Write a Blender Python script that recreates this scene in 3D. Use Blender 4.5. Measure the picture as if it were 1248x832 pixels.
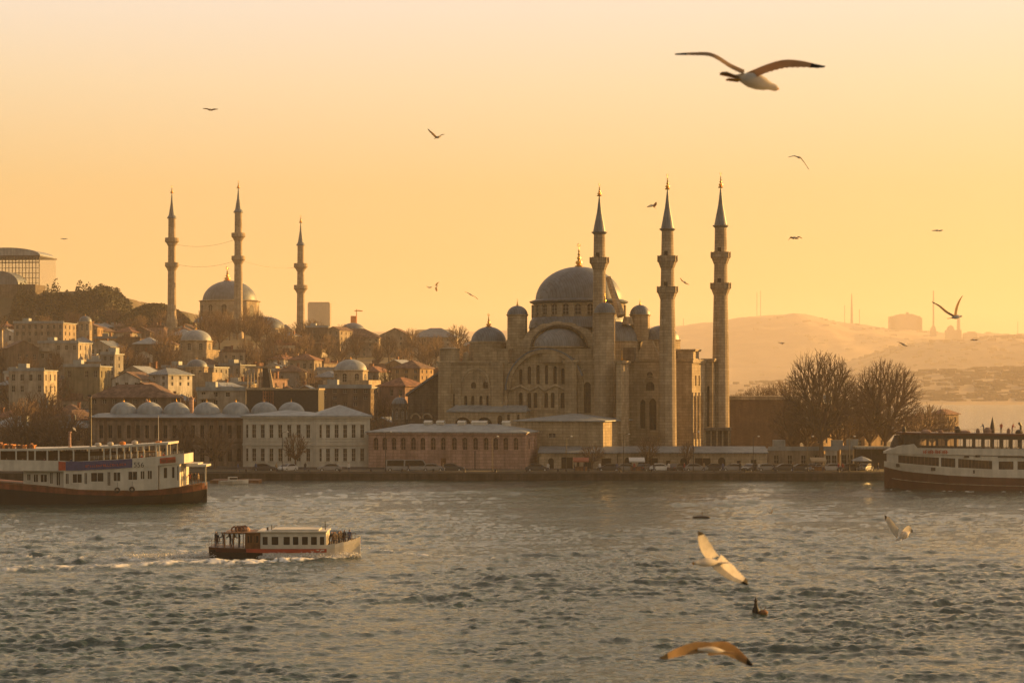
import bpy, bmesh, math, random
import numpy as np
from mathutils import Vector, noise

random.seed(7)
R = math.radians
# ------------------------------------------------------------------ camera, world, sun, exposure
F = 2427.0; CAMH = 16.0; HY = 474.0
scene = bpy.context.scene
for o in list(bpy.data.objects):
    bpy.data.objects.remove(o)
cd = bpy.data.cameras.new('camera'); cam = bpy.data.objects.new('camera', cd)
scene.collection.objects.link(cam); scene.camera = cam
cam.location = (0, 0, CAMH); cam.rotation_euler = (R(90), 0, 0)
cd.sensor_width = 36; cd.lens = 36 * F / 1248
cd.shift_y = (HY - 416) / 1248
cd.clip_start = 0.5; cd.clip_end = 30000
cd.dof.use_dof = True; cd.dof.focus_distance = 330; cd.dof.aperture_fstop = 3.6

SUN_AZ = 58.0; SUN_EL = 10.0
w = bpy.data.worlds.new('World'); scene.world = w; w.use_nodes = True
nt = w.node_tree; nt.nodes.clear()
def wn(t, **k):
    n = nt.nodes.new(t)
    for a, b in k.items(): setattr(n, a, b)
    return n
wout = wn('ShaderNodeOutputWorld')
sky = wn('ShaderNodeTexSky', sky_type='NISHITA', sun_disc=False, sun_elevation=R(SUN_EL), sun_rotation=R(SUN_AZ),
         air_density=1.2, dust_density=1.5, ozone_density=1.0, altitude=0)
bg1 = wn('ShaderNodeBackground'); bg1.inputs[1].default_value = 0.05
tn = wn('ShaderNodeVectorMath', operation='MULTIPLY'); nt.links.new(sky.outputs[0], tn.inputs[0]); tn.inputs[1].default_value = (.33, .31, .28)
nt.links.new(tn.outputs[0], bg1.inputs[0])
# evening haze layer of the sky: warm at the horizon, paler above, brighter towards the sun
tc = wn('ShaderNodeTexCoord'); sp = wn('ShaderNodeSeparateXYZ'); nt.links.new(tc.outputs['Generated'], sp.inputs[0])
rp = wn('ShaderNodeValToRGB'); nt.links.new(sp.outputs[2], rp.inputs[0])
SKYR = [(0.0, (0.50, 0.30, 0.05)), (0.05, (0.54, 0.34, 0.08)), (0.10, (0.66, 0.47, 0.18)), (0.15, (0.86, 0.73, 0.49)), (0.19, (0.95, 0.87, 0.76)), (0.34, (1.08, 0.90, 0.66)), (0.60, (0.70, 0.60, 0.49)), (1.0, (0.20, 0.22, 0.23))]
el = rp.color_ramp.elements
el[0].position, el[0].color = SKYR[0][0], (*SKYR[0][1], 1); el[1].position, el[1].color = SKYR[-1][0], (*SKYR[-1][1], 1)
for p_, c_ in SKYR[1:-1]:
    e = el.new(p_); e.color = (*c_, 1)
dt = wn('ShaderNodeVectorMath', operation='DOT_PRODUCT'); nt.links.new(tc.outputs['Generated'], dt.inputs[0])
dt.inputs[1].default_value = (math.sin(R(SUN_AZ)), math.cos(R(SUN_AZ)), 0.1)
mr = wn('ShaderNodeMapRange'); nt.links.new(dt.outputs['Value'], mr.inputs[0])
mr.inputs[1].default_value = -0.9; mr.inputs[2].default_value = 0.30; mr.inputs[3].default_value = 0.14; mr.inputs[4].default_value = 0.86
mm = wn('ShaderNodeVectorMath', operation='SCALE'); nt.links.new(rp.outputs[0], mm.inputs[0]); m2_ = wn('ShaderNodeMapRange'); nt.links.new(dt.outputs['Value'], m2_.inputs[0]); m2_.inputs[1].default_value = .25; m2_.inputs[2].default_value = .8; m2_.inputs[3].default_value = 1.03; m2_.inputs[4].default_value = .84
m3_ = wn('ShaderNodeMath', operation='MULTIPLY'); nt.links.new(mr.outputs[0], m3_.inputs[0]); nt.links.new(m2_.outputs[0], m3_.inputs[1]); nt.links.new(m3_.outputs[0], mm.inputs[3])
bg2 = wn('ShaderNodeBackground'); nt.links.new(mm.outputs[0], bg2.inputs[0]); bg2.inputs[1].default_value = 0.288
ad = wn('ShaderNodeAddShader'); nt.links.new(bg1.outputs[0], ad.inputs[0]); nt.links.new(bg2.outputs[0], ad.inputs[1])
nt.links.new(ad.outputs[0], wout.inputs[0])

sl = bpy.data.lights.new('sun', 'SUN'); so = bpy.data.objects.new('sun', sl); scene.collection.objects.link(so)
sl.energy = 5.0; sl.angle = R(0.6); sl.color = (1.0, 0.52, 0.13)
sd = Vector((math.sin(R(SUN_AZ)) * math.cos(R(SUN_EL)), math.cos(R(SUN_AZ)) * math.cos(R(SUN_EL)), math.sin(R(SUN_EL))))
so.rotation_euler = sd.to_track_quat('Z', 'Y').to_euler(); so.location = (300, 200, 200)
vs = scene.view_settings; vs.view_transform = 'Standard'; vs.look = 'None'; vs.exposure = 1.60; vs.gamma = 1
scene.cycles.use_denoising = True
scene.cycles.max_bounces = 5; scene.cycles.diffuse_bounces = 2; scene.cycles.glossy_bounces = 3
scene.cycles.transmission_bounces = 3; scene.cycles.volume_bounces = 1; scene.cycles.transparent_max_bounces = 6
scene.cycles.sample_clamp_indirect = 4.0

# ------------------------------------------------------------------ helpers
C = scene.collection
def P(px, py, Y): return Vector(((px - 624) / F * Y, Y, CAMH - (py - HY) / F * Y))
def ss(a, b, x):
    t = np.clip((x - a) / (b - a), 0, 1); return t * t * (3 - 2 * t)

def mat(name, col, rough=0.8, var=0.18, scale=0.6, bump=0.0, metal=0.0, spec=0.3, kind=None, col2=None, bs=4.0):
    m = bpy.data.materials.new(name); m.use_nodes = True; t = m.node_tree; b = t.nodes['Principled BSDF']
    b.inputs['Roughness'].default_value = rough; b.inputs['Metallic'].default_value = metal
    b.inputs['Specular IOR Level'].default_value = spec
    co = t.nodes.new('ShaderNodeTexCoord'); L = t.links.new
    n = t.nodes.new('ShaderNodeTexNoise'); n.inputs['Scale'].default_value = scale; n.inputs['Detail'].default_value = 7
    n.inputs['Roughness'].default_value = 0.65; L(co.outputs['Object'], n.inputs['Vector'])
    r = t.nodes.new('ShaderNodeValToRGB'); L(n.outputs[0], r.inputs[0])
    c2 = col2 or tuple(c * (1 - 2 * var) for c in col)
    r.color_ramp.elements[0].position = 0.32; r.color_ramp.elements[0].color = (*c2, 1)
    r.color_ramp.elements[1].position = 0.62; r.color_ramp.elements[1].color = (*[min(1, c * (1 + var * .5)) for c in col], 1)
    out = r.outputs[0]; bumpsrc = n.outputs[0]
    if kind in ('ashlar', 'brick', 'seam', 'plank', 'seamv'):
        s = t.nodes.new('ShaderNodeSeparateXYZ'); L(co.outputs['Object'], s.inputs[0])
        a = t.nodes.new('ShaderNodeMath'); a.operation = 'ADD'; L(s.outputs[0], a.inputs[0]); L(s.outputs[1], a.inputs[1])
        c = t.nodes.new('ShaderNodeCombineXYZ'); L(a.outputs[0], c.inputs[0]); L(s.outputs[2], c.inputs[1])
        bt = t.nodes.new('ShaderNodeTexBrick'); L(c.outputs[0], bt.inputs[0])
        bw, bh, dark = {'ashlar': (1.3, .55, .42), 'brick': (.5, .2, .7), 'seam': (.6, 60, .55), 'seamv': (.5, 60, .7), 'plank': (8, .3, .6)}[kind]
        bt.inputs['Scale'].default_value = 1; bt.inputs['Brick Width'].default_value = bw; bt.inputs['Row Height'].default_value = bh
        bt.inputs['Mortar Size'].default_value = {'ashlar': .035, 'brick': .02, 'seam': .06, 'seamv': .03, 'plank': .02}[kind]
        if kind in ('seam', 'seamv'): bt.offset = 0
        bt.inputs['Color1'].default_value = (1, 1, 1, 1); bt.inputs['Color2'].default_value = (.74, .72, .70, 1) if kind in ('ashlar', 'brick') else (.9, .9, .9, 1)
        bt.inputs['Mortar'].default_value = (dark, dark, dark, 1)
        mx = t.nodes.new('ShaderNodeMixRGB'); mx.blend_type = 'MULTIPLY'; mx.inputs[0].default_value = .85
        L(out, mx.inputs[1]); L(bt.outputs[0], mx.inputs[2]); out = mx.outputs[0]
    if kind != 'plain' and scale < 3:   # rain streaks and grime with their own shape
        mp = t.nodes.new('ShaderNodeMapping'); mp.inputs['Scale'].default_value = (1.1, 1.1, .09); L(co.outputs['Object'], mp.inputs[0])
        n2 = t.nodes.new('ShaderNodeTexNoise'); n2.inputs['Scale'].default_value = 1.3; n2.inputs['Detail'].default_value = 5; L(mp.outputs[0], n2.inputs[0])
        r2 = t.nodes.new('ShaderNodeMapRange'); L(n2.outputs[0], r2.inputs[0]); r2.inputs[1].default_value = .38; r2.inputs[2].default_value = .6
        r2.inputs[3].default_value = 1 - 1.5 * var; r2.inputs[4].default_value = 1.0
        mx = t.nodes.new('ShaderNodeVectorMath'); mx.operation = 'SCALE'; L(out, mx.inputs[0]); L(r2.outputs[0], mx.inputs[3]); out = mx.outputs[0]
    L(out, b.inputs['Base Color'])
    if bump:
        bp = t.nodes.new('ShaderNodeBump'); bp.inputs['Strength'].default_value = bump; bp.inputs['Distance'].default_value = .15
        nb = t.nodes.new('ShaderNodeTexNoise'); nb.inputs['Scale'].default_value = bs; nb.inputs['Detail'].default_value = 4; L(co.outputs['Object'], nb.inputs[0])
        L(nb.outputs[0], bp.inputs['Height']); L(bp.outputs[0], b.inputs['Normal'])
    return m

M = {}
M['stone'] = mat('limestone', (.45, .355, .23), .85, .17, .35, .35, kind='ashlar')
M['stone2'] = mat('limestone_pale', (.48, .385, .26), .85, .15, .5, .3, kind='ashlar')
M['minaret'] = mat('minaret_stone', (.46, .365, .25), .85, .16, .3, .2, kind='ashlar')
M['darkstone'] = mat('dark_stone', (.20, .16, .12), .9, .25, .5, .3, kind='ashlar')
M['lead'] = mat('lead_sheet', (.15, .18, .21), .55, .16, .5, .15, metal=.15, spec=.5, kind='seam')
M['leadflat'] = mat('lead_roof', (.22, .25, .27), .6, .15, .5, .1, metal=.1, spec=.4, kind='seam')
M['leadlight'] = mat('pale_lead', (.29, .32, .335), .6, .14, .5, .1, metal=.1, spec=.4)
M['gold'] = mat('gilded_copper', (.85, .48, .10), .32, .1, 3, metal=.9, kind='plain')
M['glass'] = mat('dark_glass', (.022, .018, .015), .3, .3, .8, spec=.25, kind='plain')
M['glassb'] = mat('brown_glass', (.05, .03, .02), .4, .3, .8, spec=.3, kind='plain')
M['white'] = mat('white_render', (.55, .52, .44), .8, .10, .4, .1)
M['whitepaint'] = mat('white_paint', (.58, .54, .46), .5, .10, .5, .08)
M['trimw'] = mat('trim', (.48, .45, .38), .8, .1, .5)
M['pink'] = mat('pink_render', (.47, .30, .235), .85, .16, .3, .2, kind='ashlar')
M['brick'] = mat('brown_brick', (.33, .245, .175), .9, .25, .4, .2, kind='brick')
M['brownwall'] = mat('brown_wall', (.21, .135, .08), .9, .12, .3, .2, kind='brick')
M['bluepaint'] = mat('blue_banner', (.045, .055, .16), .6, .15, 1.5, kind='plain')
M['redpaint'] = mat('red_paint', (.42, .07, .035), .55, .15, 1.0, kind='plain')
M['hullred'] = mat('rust_red_hull', (.20, .06, .028), .6, .3, .6, .1)
M['hulldark'] = mat('black_hull', (.010, .008, .007), .5, .3, .5, .1)
M['hullmaroon'] = mat('maroon_hull', (.085, .028, .018), .5, .15, .4, .05)
M['wood'] = mat('varnished_wood', (.22, .10, .04), .6, .25, 1.5)
M['metal'] = mat('dark_metal', (.05, .045, .04), .5, .2, 2, metal=.3, kind='plain')
M['orange'] = mat('orange_plastic', (.72, .25, .05), .6, .2, 2, kind='plain')
M['tile'] = mat('clay_tile', (.30, .145, .085), .85, .3, .7, .3)
M['tiled'] = mat('old_tile', (.19, .115, .08), .9, .3, .7, .3)
M['asphalt'] = mat('asphalt', (.06, .055, .05), .9, .2, .5, .1, kind='plain')
M['paving'] = mat('quay_paving', (.11, .095, .08), .9, .2, .4, .1, kind='plain')
M['quay'] = mat('quay_wall', (.07, .058, .045), .9, .35, .3, .3, kind='ashlar')
M['bark'] = mat('bark', (.13, .085, .055), .9, .2, 2, kind='plain')
M['twig'] = mat('twigs', (.17, .11, .065), .9, .2, .5, kind='plain')
M['scrub'] = mat('scrub_ground', (.13, .10, .06), .95, .35, .06, .4, kind='plain', col2=(.07, .065, .035), bs=.6)
M['evergreen'] = mat('evergreen', (.055, .055, .025), .9, .4, .25, kind='plain')
M['glassblue0'] = mat('curtain_glass', (.22, .22, .19), .25, .2, .4, metal=.4, spec=.6, kind='plain')

def quad_uv(): pass

class MB:
    def __init__(s, T=None):
        s.v = []; s.f = []; s.m = []; s.T = T; s.mi = 0
    def pt(s, a, b, c):
        s.v.append(s.T(a, b, c) if s.T else (a, b, c)); return len(s.v) - 1
    def face(s, ids): s.f.append(ids); s.m.append(s.mi)
    def poly(s, pts): s.face([s.pt(*p) for p in pts])
    def box(s, x0, x1, y0, y1, z0, z1, skip=''):
        i = [s.pt(x, y, z) for z in (z0, z1) for y in (y0, y1) for x in (x0, x1)]
        F_ = {'b': (0, 2, 3, 1), 't': (4, 5, 7, 6), 'f': (0, 1, 5, 4), 'k': (2, 6, 7, 3), 'l': (0, 4, 6, 2), 'r': (1, 3, 7, 5)}
        for k, q in F_.items():
            if k not in skip: s.face([i[j] for j in q])
    def tube(s, p, q, r0, r1, n=6, cap=False):
        p = Vector(p); q = Vector(q); d = (q - p)
        if d.length < 1e-6: return
        d.normalize(); a = d.orthogonal().normalized(); b = d.cross(a)
        A = []; B = []
        for k in range(n):
            t = 2 * math.pi * k / n; o = a * math.cos(t) + b * math.sin(t)
            A.append(s.pt(*(p + o * r0))); B.append(s.pt(*(q + o * r1)))
        for k in range(n): s.face([A[k], A[(k + 1) % n], B[(k + 1) % n], B[k]])
        if cap: s.face(B); s.face(A[::-1])
    def lathe(s, cx, cy, prof, n=24, a0=0, a1=360, flute=0, sy=1.0):
        full = abs(a1 - a0) >= 359.9; N = n if full else n + 1; rings = []
        for r, z in prof:
            ring = []
            for k in range(N):
                t = R(a0 + (a1 - a0) * k / n); rr = r * (1 + (flute if k % 2 else 0))
                ring.append(s.pt(cx + rr * math.cos(t), cy + sy * rr * math.sin(t), z))
            rings.append(ring)
        for A, B in zip(rings, rings[1:]):
            for k in range(N if full else N - 1):
                j = (k + 1) % N; s.face([A[k], A[j], B[j], B[k]])
    def dome(s, cx, cy, z, r, h, n=32, m=9, a0=0, a1=360, flute=0):
        prof = [(r * math.cos(math.pi / 2 * i / m) + (.002 if i == m else 0), z + h * math.sin(math.pi / 2 * i / m)) for i in range(m + 1)]
        s.lathe(cx, cy, prof, n, a0, a1, flute)
    def prism(s, pts, y0, y1):          # polygon in x,z extruded along y
        A = [s.pt(x, y0, z) for x, z in pts]; B = [s.pt(x, y1, z) for x, z in pts]
        s.face(A); s.face(B[::-1]); n = len(pts)
        for k in range(n): s.face([A[k], B[k], B[(k + 1) % n], A[(k + 1) % n]])
    def band(s, inner, outer, y0, y1):  # strip between two x,z polylines, extruded along y
        n = len(inner); I0 = [s.pt(x, y0, z) for x, z in inner]; O0 = [s.pt(x, y0, z) for x, z in outer]
        I1 = [s.pt(x, y1, z) for x, z in inner]; O1 = [s.pt(x, y1, z) for x, z in outer]
        for k in range(n - 1):
            s.face([I0[k], I0[k + 1], O0[k + 1], O0[k]]); s.face([I1[k], O1[k], O1[k + 1], I1[k + 1]])
            s.face([I0[k], I1[k], I1[k + 1], I0[k + 1]]); s.face([O0[k], O0[k + 1], O1[k + 1], O1[k]])
        s.face([I0[0], O0[0], O1[0], I1[0]]); s.face([I0[-1], I1[-1], O1[-1], O0[-1]])
    def hip(s, x0, x1, y0, y1, z0, h, ov=.4, ridge=None):
        x0 -= ov; x1 += ov; y0 -= ov; y1 += ov
        d = min(x1 - x0, y1 - y0) / 2 if ridge is None else ridge
        if x1 - x0 >= y1 - y0: a, b = (x0 + d, (y0 + y1) / 2), (x1 - d, (y0 + y1) / 2)
        else: a, b = ((x0 + x1) / 2, y0 + d), ((x0 + x1) / 2, y1 - d)
        t = .18
        s.box(x0, x1, y0, y1, z0, z0 + t)
        z0 += t
        c = [s.pt(x0, y0, z0), s.pt(x1, y0, z0), s.pt(x1, y1, z0), s.pt(x0, y1, z0)]
        A = s.pt(*a, z0 + h); B = s.pt(*b, z0 + h)
        if x1 - x0 >= y1 - y0:
            s.face([c[0], c[1], B, A]); s.face([c[1], c[2], B]); s.face([c[2], c[3], A, B]); s.face([c[3], c[0], A])
        else:
            s.face([c[0], c[1], A]); s.face([c[1], c[2], B, A]); s.face([c[2], c[3], B]); s.face([c[3], c[0], A, B])
    def gable(s, x0, x1, y0, y1, z0, h, ov=.3, axis='x'):
        t = .12
        if axis == 'x':
            ym = (y0 + y1) / 2; pts = [(y0 - ov, z0 - ov * h / (ym - y0)), (ym, z0 + h), (y1 + ov, z0 - ov * h / (ym - y0))]
            for (a, za), (b, zb) in zip(pts, pts[1:]):
                A = [s.pt(x, y, z) for x, y, z in ((x0 - ov, a, za), (x1 + ov, a, za), (x1 + ov, b, zb), (x0 - ov, b, zb))]
                B = [s.pt(x, y, z) for x, y, z in ((x0 - ov, a, za + t), (x1 + ov, a, za + t), (x1 + ov, b, zb + t), (x0 - ov, b, zb + t))]
                s.face(A); s.face(B)
                for k in range(4): s.face([A[k], A[(k + 1) % 4], B[(k + 1) % 4], B[k]])
        else:
            xm = (x0 + x1) / 2; k_ = ov * h / (xm - x0)
            for (a, za), (b, zb) in (((x0 - ov, z0 - k_), (xm, z0 + h)), ((xm, z0 + h), (x1 + ov, z0 - k_))):
                A = [s.pt(x, y, z) for x, y, z in ((a, y0 - ov, za), (a, y1 + ov, za), (b, y1 + ov, zb), (b, y0 - ov, zb))]
                B = [s.pt(x, y, z) for x, y, z in ((a, y0 - ov, za + t), (a, y1 + ov, za + t), (b, y1 + ov, zb + t), (b, y0 - ov, zb + t))]
                s.face(A); s.face(B)
                for k in range(4): s.face([A[k], A[(k + 1) % 4], B[(k + 1) % 4], B[k]])
    def wall(s, a0, a1, z0, z1, ops, y=0.0, d=.3, top=None):
        """front wall in the x,z plane at depth y with real openings (a,b,z,zt,arch) whose reveals go back by d"""
        xs = sorted({a0, a1} | {x for o in ops for x in (max(a0, o[0]), min(a1, o[1]))})
        zs = sorted({z0, z1} | {z for o in ops for z in (max(z0, o[2]), min(z1, o[3]))})
        for i in range(len(xs) - 1):
            xa, xb = xs[i], xs[i + 1]
            if xb - xa < 1e-5: continue
            for j in range(len(zs) - 1):
                za, zb = zs[j], zs[j + 1]
                if zb - za < 1e-5: continue
                xm, zm = (xa + xb) / 2, (za + zb) / 2
                if any(o[0] < xm < o[1] and o[2] < zm < o[3] for o in ops): continue
                s.poly([(xa, y, za), (xb, y, za), (xb, y, zb), (xa, y, zb)])
        for o in ops:
            a, b, za, zb = o[:4]; arch = o[4] if len(o) > 4 else 0
            pr = arch_pts(a, b, za, zb, arch)
            for p, q in zip(pr, pr[1:] + pr[:1]):
                s.poly([(p[0], y, p[1]), (q[0], y, q[1]), (q[0], y + d, q[1]), (p[0], y + d, p[1])])
            if arch:   # spandrels
                top_ = pr[2:-2] if False else [p for p in pr if p[1] >= arch_spring(a, b, za, zb, arch) - 1e-6]
                half = len(top_) // 2
                right = top_[:half + 1]; left = top_[half:]
                for k in range(len(right) - 1): s.poly([(right[k][0], y, right[k][1]), (b, y, zb), (right[k + 1][0], y, right[k + 1][1])])
                for k in range(len(left) - 1): s.poly([(left[k][0], y, left[k][1]), (a, y, zb), (left[k + 1][0], y, left[k + 1][1])])
    def build(s, name, m, parent=None, smooth=False, loc=None):
        me = bpy.data.meshes.new(name); me.from_pydata([tuple(p) for p in s.v], [], s.f)
        ms = m if isinstance(m, (list, tuple)) else [m]
        for k in ms: me.materials.append(M[k] if isinstance(k, str) else k)
        me.polygons.foreach_set('material_index', s.m)
        b = bmesh.new(); b.from_mesh(me); bmesh.ops.recalc_face_normals(b, faces=b.faces); b.to_mesh(me); b.free()
        if smooth:
            for p in me.polygons: p.use_smooth = True
            try: me.set_sharp_from_angle(angle=R(38))
            except Exception: pass
        me.update()
        o = bpy.data.objects.new(name, me); C.objects.link(o)
        if parent is not None: o.parent = parent
        if loc is not None: o.location = loc
        return o

def arch_spring(a, b, za, zb, arch): return zb - (b - a) / 2 * arch
def arch_pts(a, b, za, zb, arch, n=8):
    """outline, from bottom left counter-clockwise; arch = rise / half width (0 = flat, 1 = round, >1 pointed look)"""
    if not arch: return [(a, za), (b, za), (b, zb), (a, zb)]
    c = (a + b) / 2; r = (b - a) / 2; zs_ = zb - r * arch
    pts = [(a, za), (b, za)]
    for k in range(n + 1):
        t = math.pi * k / n; e = math.sin(t)
        x = c + r * math.cos(t)
        z = zs_ + r * arch * (e if arch <= 1.01 else (1 - (1 - e) ** 1.0) * .55 + .45 * (1 - abs(math.cos(t))))
        pts.append((x, z))
    return pts

def tag(o, label=None, cat=None, group=None, kind=None):
    if label: o['label'] = label
    if cat: o['category'] = cat
    if group: o['group'] = group
    if kind: o['kind'] = kind
    return o
def empty(name, loc, rz=0.0):
    o = bpy.data.objects.new(name, None); C.objects.link(o); o.location = loc; o.rotation_euler = (0, 0, rz)
    o.empty_display_size = 1; return o
def children(o): return [c for c in C.objects if c.parent == o]
def copy_tree(o, kids, parent=None):
    c = o.copy(); C.objects.link(c)
    if parent: c.parent = parent
    for ch in kids.get(o.name, []): copy_tree(ch, kids, c)
    return c
def kidmap():
    k = {}
    for o in C.objects:
        if o.parent: k.setdefault(o.parent.name, []).append(o)
    return k

_wc = {}
def window(parent, a, b, za, zb, arch=0, y=0.0, side=None, gm='glass', fm='trimw', bars=(2, 3), t=.05, name='window'):
    """one pane with its glazing bars; y = depth of the pane in the thing's frame; side=u for a facade facing +u (a,b then run along v)"""
    w_, h_ = b - a, zb - za; key = (round(w_, 2), round(h_, 2), arch, gm, fm, bars, t)
    if key not in _wc:
        mb = MB(); mb.mi = 0
        pr = arch_pts(0, w_, 0, h_, arch); mb.poly([(x, 0, z) for x, z in pr])
        mb.mi = 1
        for k in range(1, bars[0]):
            x = w_ * k / bars[0]; mb.box(x - t / 2, x + t / 2, -.05, -.005, 0, h_ * (1 if not arch else .88))
        for k in range(1, bars[1]):
            z = h_ * k / bars[1]; mb.box(0, w_, -.04, -.006, z - t / 2, z + t / 2)
        mb.box(0, t, -.06, -.004, 0, h_ * (1 if not arch else .75)); mb.box(w_ - t, w_, -.06, -.004, 0, h_ * (1 if not arch else .75)); mb.box(t, w_ - t, -.06, -.003, 0, t)
        o = mb.build(name, [gm, fm]); _wc[key] = o.data; bpy.data.objects.remove(o)
    o = bpy.data.objects.new(name, _wc[key]); C.objects.link(o); o.parent = parent
    if side is None: o.location = (a, y, za)
    else: o.location = (side - y, a, za); o.rotation_euler = (0, 0, R(90))
    return o

class Fr:
    """a local frame turned by rz about (ox, oy); finds local coordinates for a point seen at px,py at depth v"""
    def __init__(s, px0, Y0, deg, zb=0.0):
        s.oy = Y0; s.ox = (px0 - 624) / F * Y0; s.r = R(deg); s.zb = zb
        s.U = (math.cos(s.r), math.sin(s.r)); s.V = (-math.sin(s.r), math.cos(s.r))
    def u(s, px, v=0.0):
        k = (px - 624) / F
        return (k * (s.oy + v * s.V[1]) - s.ox - v * s.V[0]) / (s.U[0] - k * s.U[1])
    def Y(s, px, v=0.0): return s.oy + s.u(px, v) * s.U[1] + v * s.V[1]
    def z(s, px, py, v=0.0): return CAMH - (py - HY) / F * s.Y(px, v) - s.zb
    def s_(s, px, v=0.0): return s.Y(px, v) / F
    def root(s, name): return empty(name, (s.ox, s.oy, s.zb), s.r)
    def zz(s, py, v=0.0, px=None): return s.z(s.px0 if px is None else px, py, v)

# ------------------------------------------------------------------ ground height
def gz(x, y):
    x = np.asarray(x, float); y = np.asarray(y, float)
    t = ss(400, 830, y)
    g = 1 - .24 * ss(-100, -62, x) - .70 * ss(-15, 60, x)
    h = 1.5 + 36.5 * t * g + 3.0 * ss(-140, -190, x) * 0
    h = h + 20.5 * ss(838, 868, y) * (1 - ss(-178, -165, x))
    h = h + 1.0 * ss(376, 384, y) * ss(-40, -20, x) * (1 - ss(60, 75, x))
    xc = coast(y)
    h = np.where(x > xc, 1.5 - (x - xc) * 1.2, h)
    h = np.where(y > 1250, h - (y - 1250) * .25, h)
    return np.maximum(h, -6)
def coast(y):
    return np.interp(y, [340, 350, 420, 500, 560, 650, 800, 1300], [90, 92, 100, 110, 100, 88, 85, 60])
def ground(x, y): return float(gz(x, y))

def grid_mesh(name, xs, ys, zf, m, smooth=True):
    X, Yg = np.meshgrid(xs, ys); Z = zf(X, Yg)
    n, k = X.shape
    co = np.stack([X, Yg, Z], -1).reshape(-1, 3)
    idx = np.arange(n * k).reshape(n, k)
    q = np.stack([idx[:-1, :-1], idx[:-1, 1:], idx[1:, 1:], idx[1:, :-1]], -1).reshape(-1, 4)
    return fast_mesh(name, co, q, m, smooth)
def fast_mesh(name, co, q, m, smooth=True):
    me = bpy.data.meshes.new(name); me.vertices.add(len(co)); me.vertices.foreach_set('co', co.astype(np.float32).ravel())
    s = q.shape[1]
    me.loops.add(q.size); me.loops.foreach_set('vertex_index', q.astype(np.int32).ravel())
    me.polygons.add(len(q)); me.polygons.foreach_set('loop_start', np.arange(0, q.size, s, dtype=np.int32))
    me.polygons.foreach_set('loop_total', np.full(len(q), s, dtype=np.int32))
    me.polygons.foreach_set('use_smooth', np.full(len(q), smooth))
    me.update(calc_edges=True); me.materials.append(M[m] if isinstance(m, str) else m)
    o = bpy.data.objects.new(name, me); C.objects.link(o); return o

def clear_glass(name, k=.8):
    m = bpy.data.materials.new(name); m.use_nodes = True; t = m.node_tree; b = t.nodes['Principled BSDF']; b.inputs['Base Color'].default_value = (.30, .26, .2, 1); b.inputs['Roughness'].default_value = .2
    tr = t.nodes.new('ShaderNodeBsdfTransparent'); mx = t.nodes.new('ShaderNodeMixShader'); mx.inputs[0].default_value = 1 - k
    t.links.new(tr.outputs[0], mx.inputs[1]); t.links.new(b.outputs[0], mx.inputs[2]); t.links.new(mx.outputs[0], t.nodes['Material Output'].inputs[0]); return m
M['glassblue'] = clear_glass('hall_glass')
# ------------------------------------------------------------------ setting: ground, far hills, water, quay, haze
o = grid_mesh('ground', np.arange(-620, 131, 6.0), np.concatenate([np.arange(351, 420, 3.0), np.arange(420, 1300, 8.0)]),
              lambda X, Y: gz(X, Y) + (.5 * np.sin(X * .13) * np.sin(Y * .11)) * ss(420, 460, Y), 'scrub')
tag(o, kind='structure')

def vnoise(X, Y, seed, oct=6, sc=1.0):
    r = np.random.RandomState(seed); out = 0
    for k in range(oct):
        f = sc * 1.9 ** k; a = r.rand() * 6.28; ph = r.rand(4) * 6.28; c, s = math.cos(a), math.sin(a)
        U = (X * c + Y * s) * f; V = (-X * s + Y * c) * f
        out = out + (np.sin(U + ph[0] + 1.3 * np.sin(V * .7 + ph[1])) * np.sin(V + ph[2] + 1.1 * np.sin(U * .8 + ph[3]))) / 1.65 ** k
    return out
def ridge(name, Ya, Yp, Yb, prof, seed, amp, m):
    pxs = [p[0] for p in prof]; hs = [CAMH - (p[1] - HY) / F * Yp for p in prof]
    Xp = [(p - 624) / F * Yp for p in pxs]
    def zf(X, Y):
        h = np.interp(X, Xp, hs)
        t = np.where(Y < Yp, ss(Ya, Yp, Y) ** .8, 1 - .5 * ss(Yp, Yb, Y))
        return -1 + (h + 1) * t + vnoise(X, Y, seed, 7, 2 * math.pi / 420) * amp * np.clip(t * (1.15 - t * .9) * 3, 0, 1)
    o = grid_mesh(name, np.linspace(Xp[0], Xp[-1], 420), np.linspace(Ya, Yb, 120), zf, m)
    return tag(o, kind='structure')
M['farhill'] = mat('far_hillside', (.36, .265, .17), .95, .2, .012, .0, kind='plain', col2=(.28, .205, .135))  # hillside colour paled to stand in for denser haze
ridge('far_hills', 5200, 6600, 8200, [(-400, 415), (300, 408), (480, 404), (560, 405), (700, 403), (820, 398), (870, 393), (905, 388), (960, 383.5), (985, 386), (1010, 392), (1045, 396), (1080, 402), (1120, 405), (1160, 407), (1248, 409), (1500, 400), (1900, 420)], 3, 5, 'farhill')
ridge('near_hills', 3900, 4800, 5800, [(1000, 462), (1030, 445), (1060, 434), (1100, 421), (1135, 416), (1180, 413), (1248, 410), (1400, 404), (1700, 400), (2100, 430)], 11, 3.2, 'farhill')
ridge('low_hills', 1985, 2900, 3900, [(-900, 480), (600, 486), (860, 470), (940, 466), (1000, 462), (1060, 458), (1160, 452), (1300, 446), (1800, 452)], 5, 2.0, 'farhill')

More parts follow.
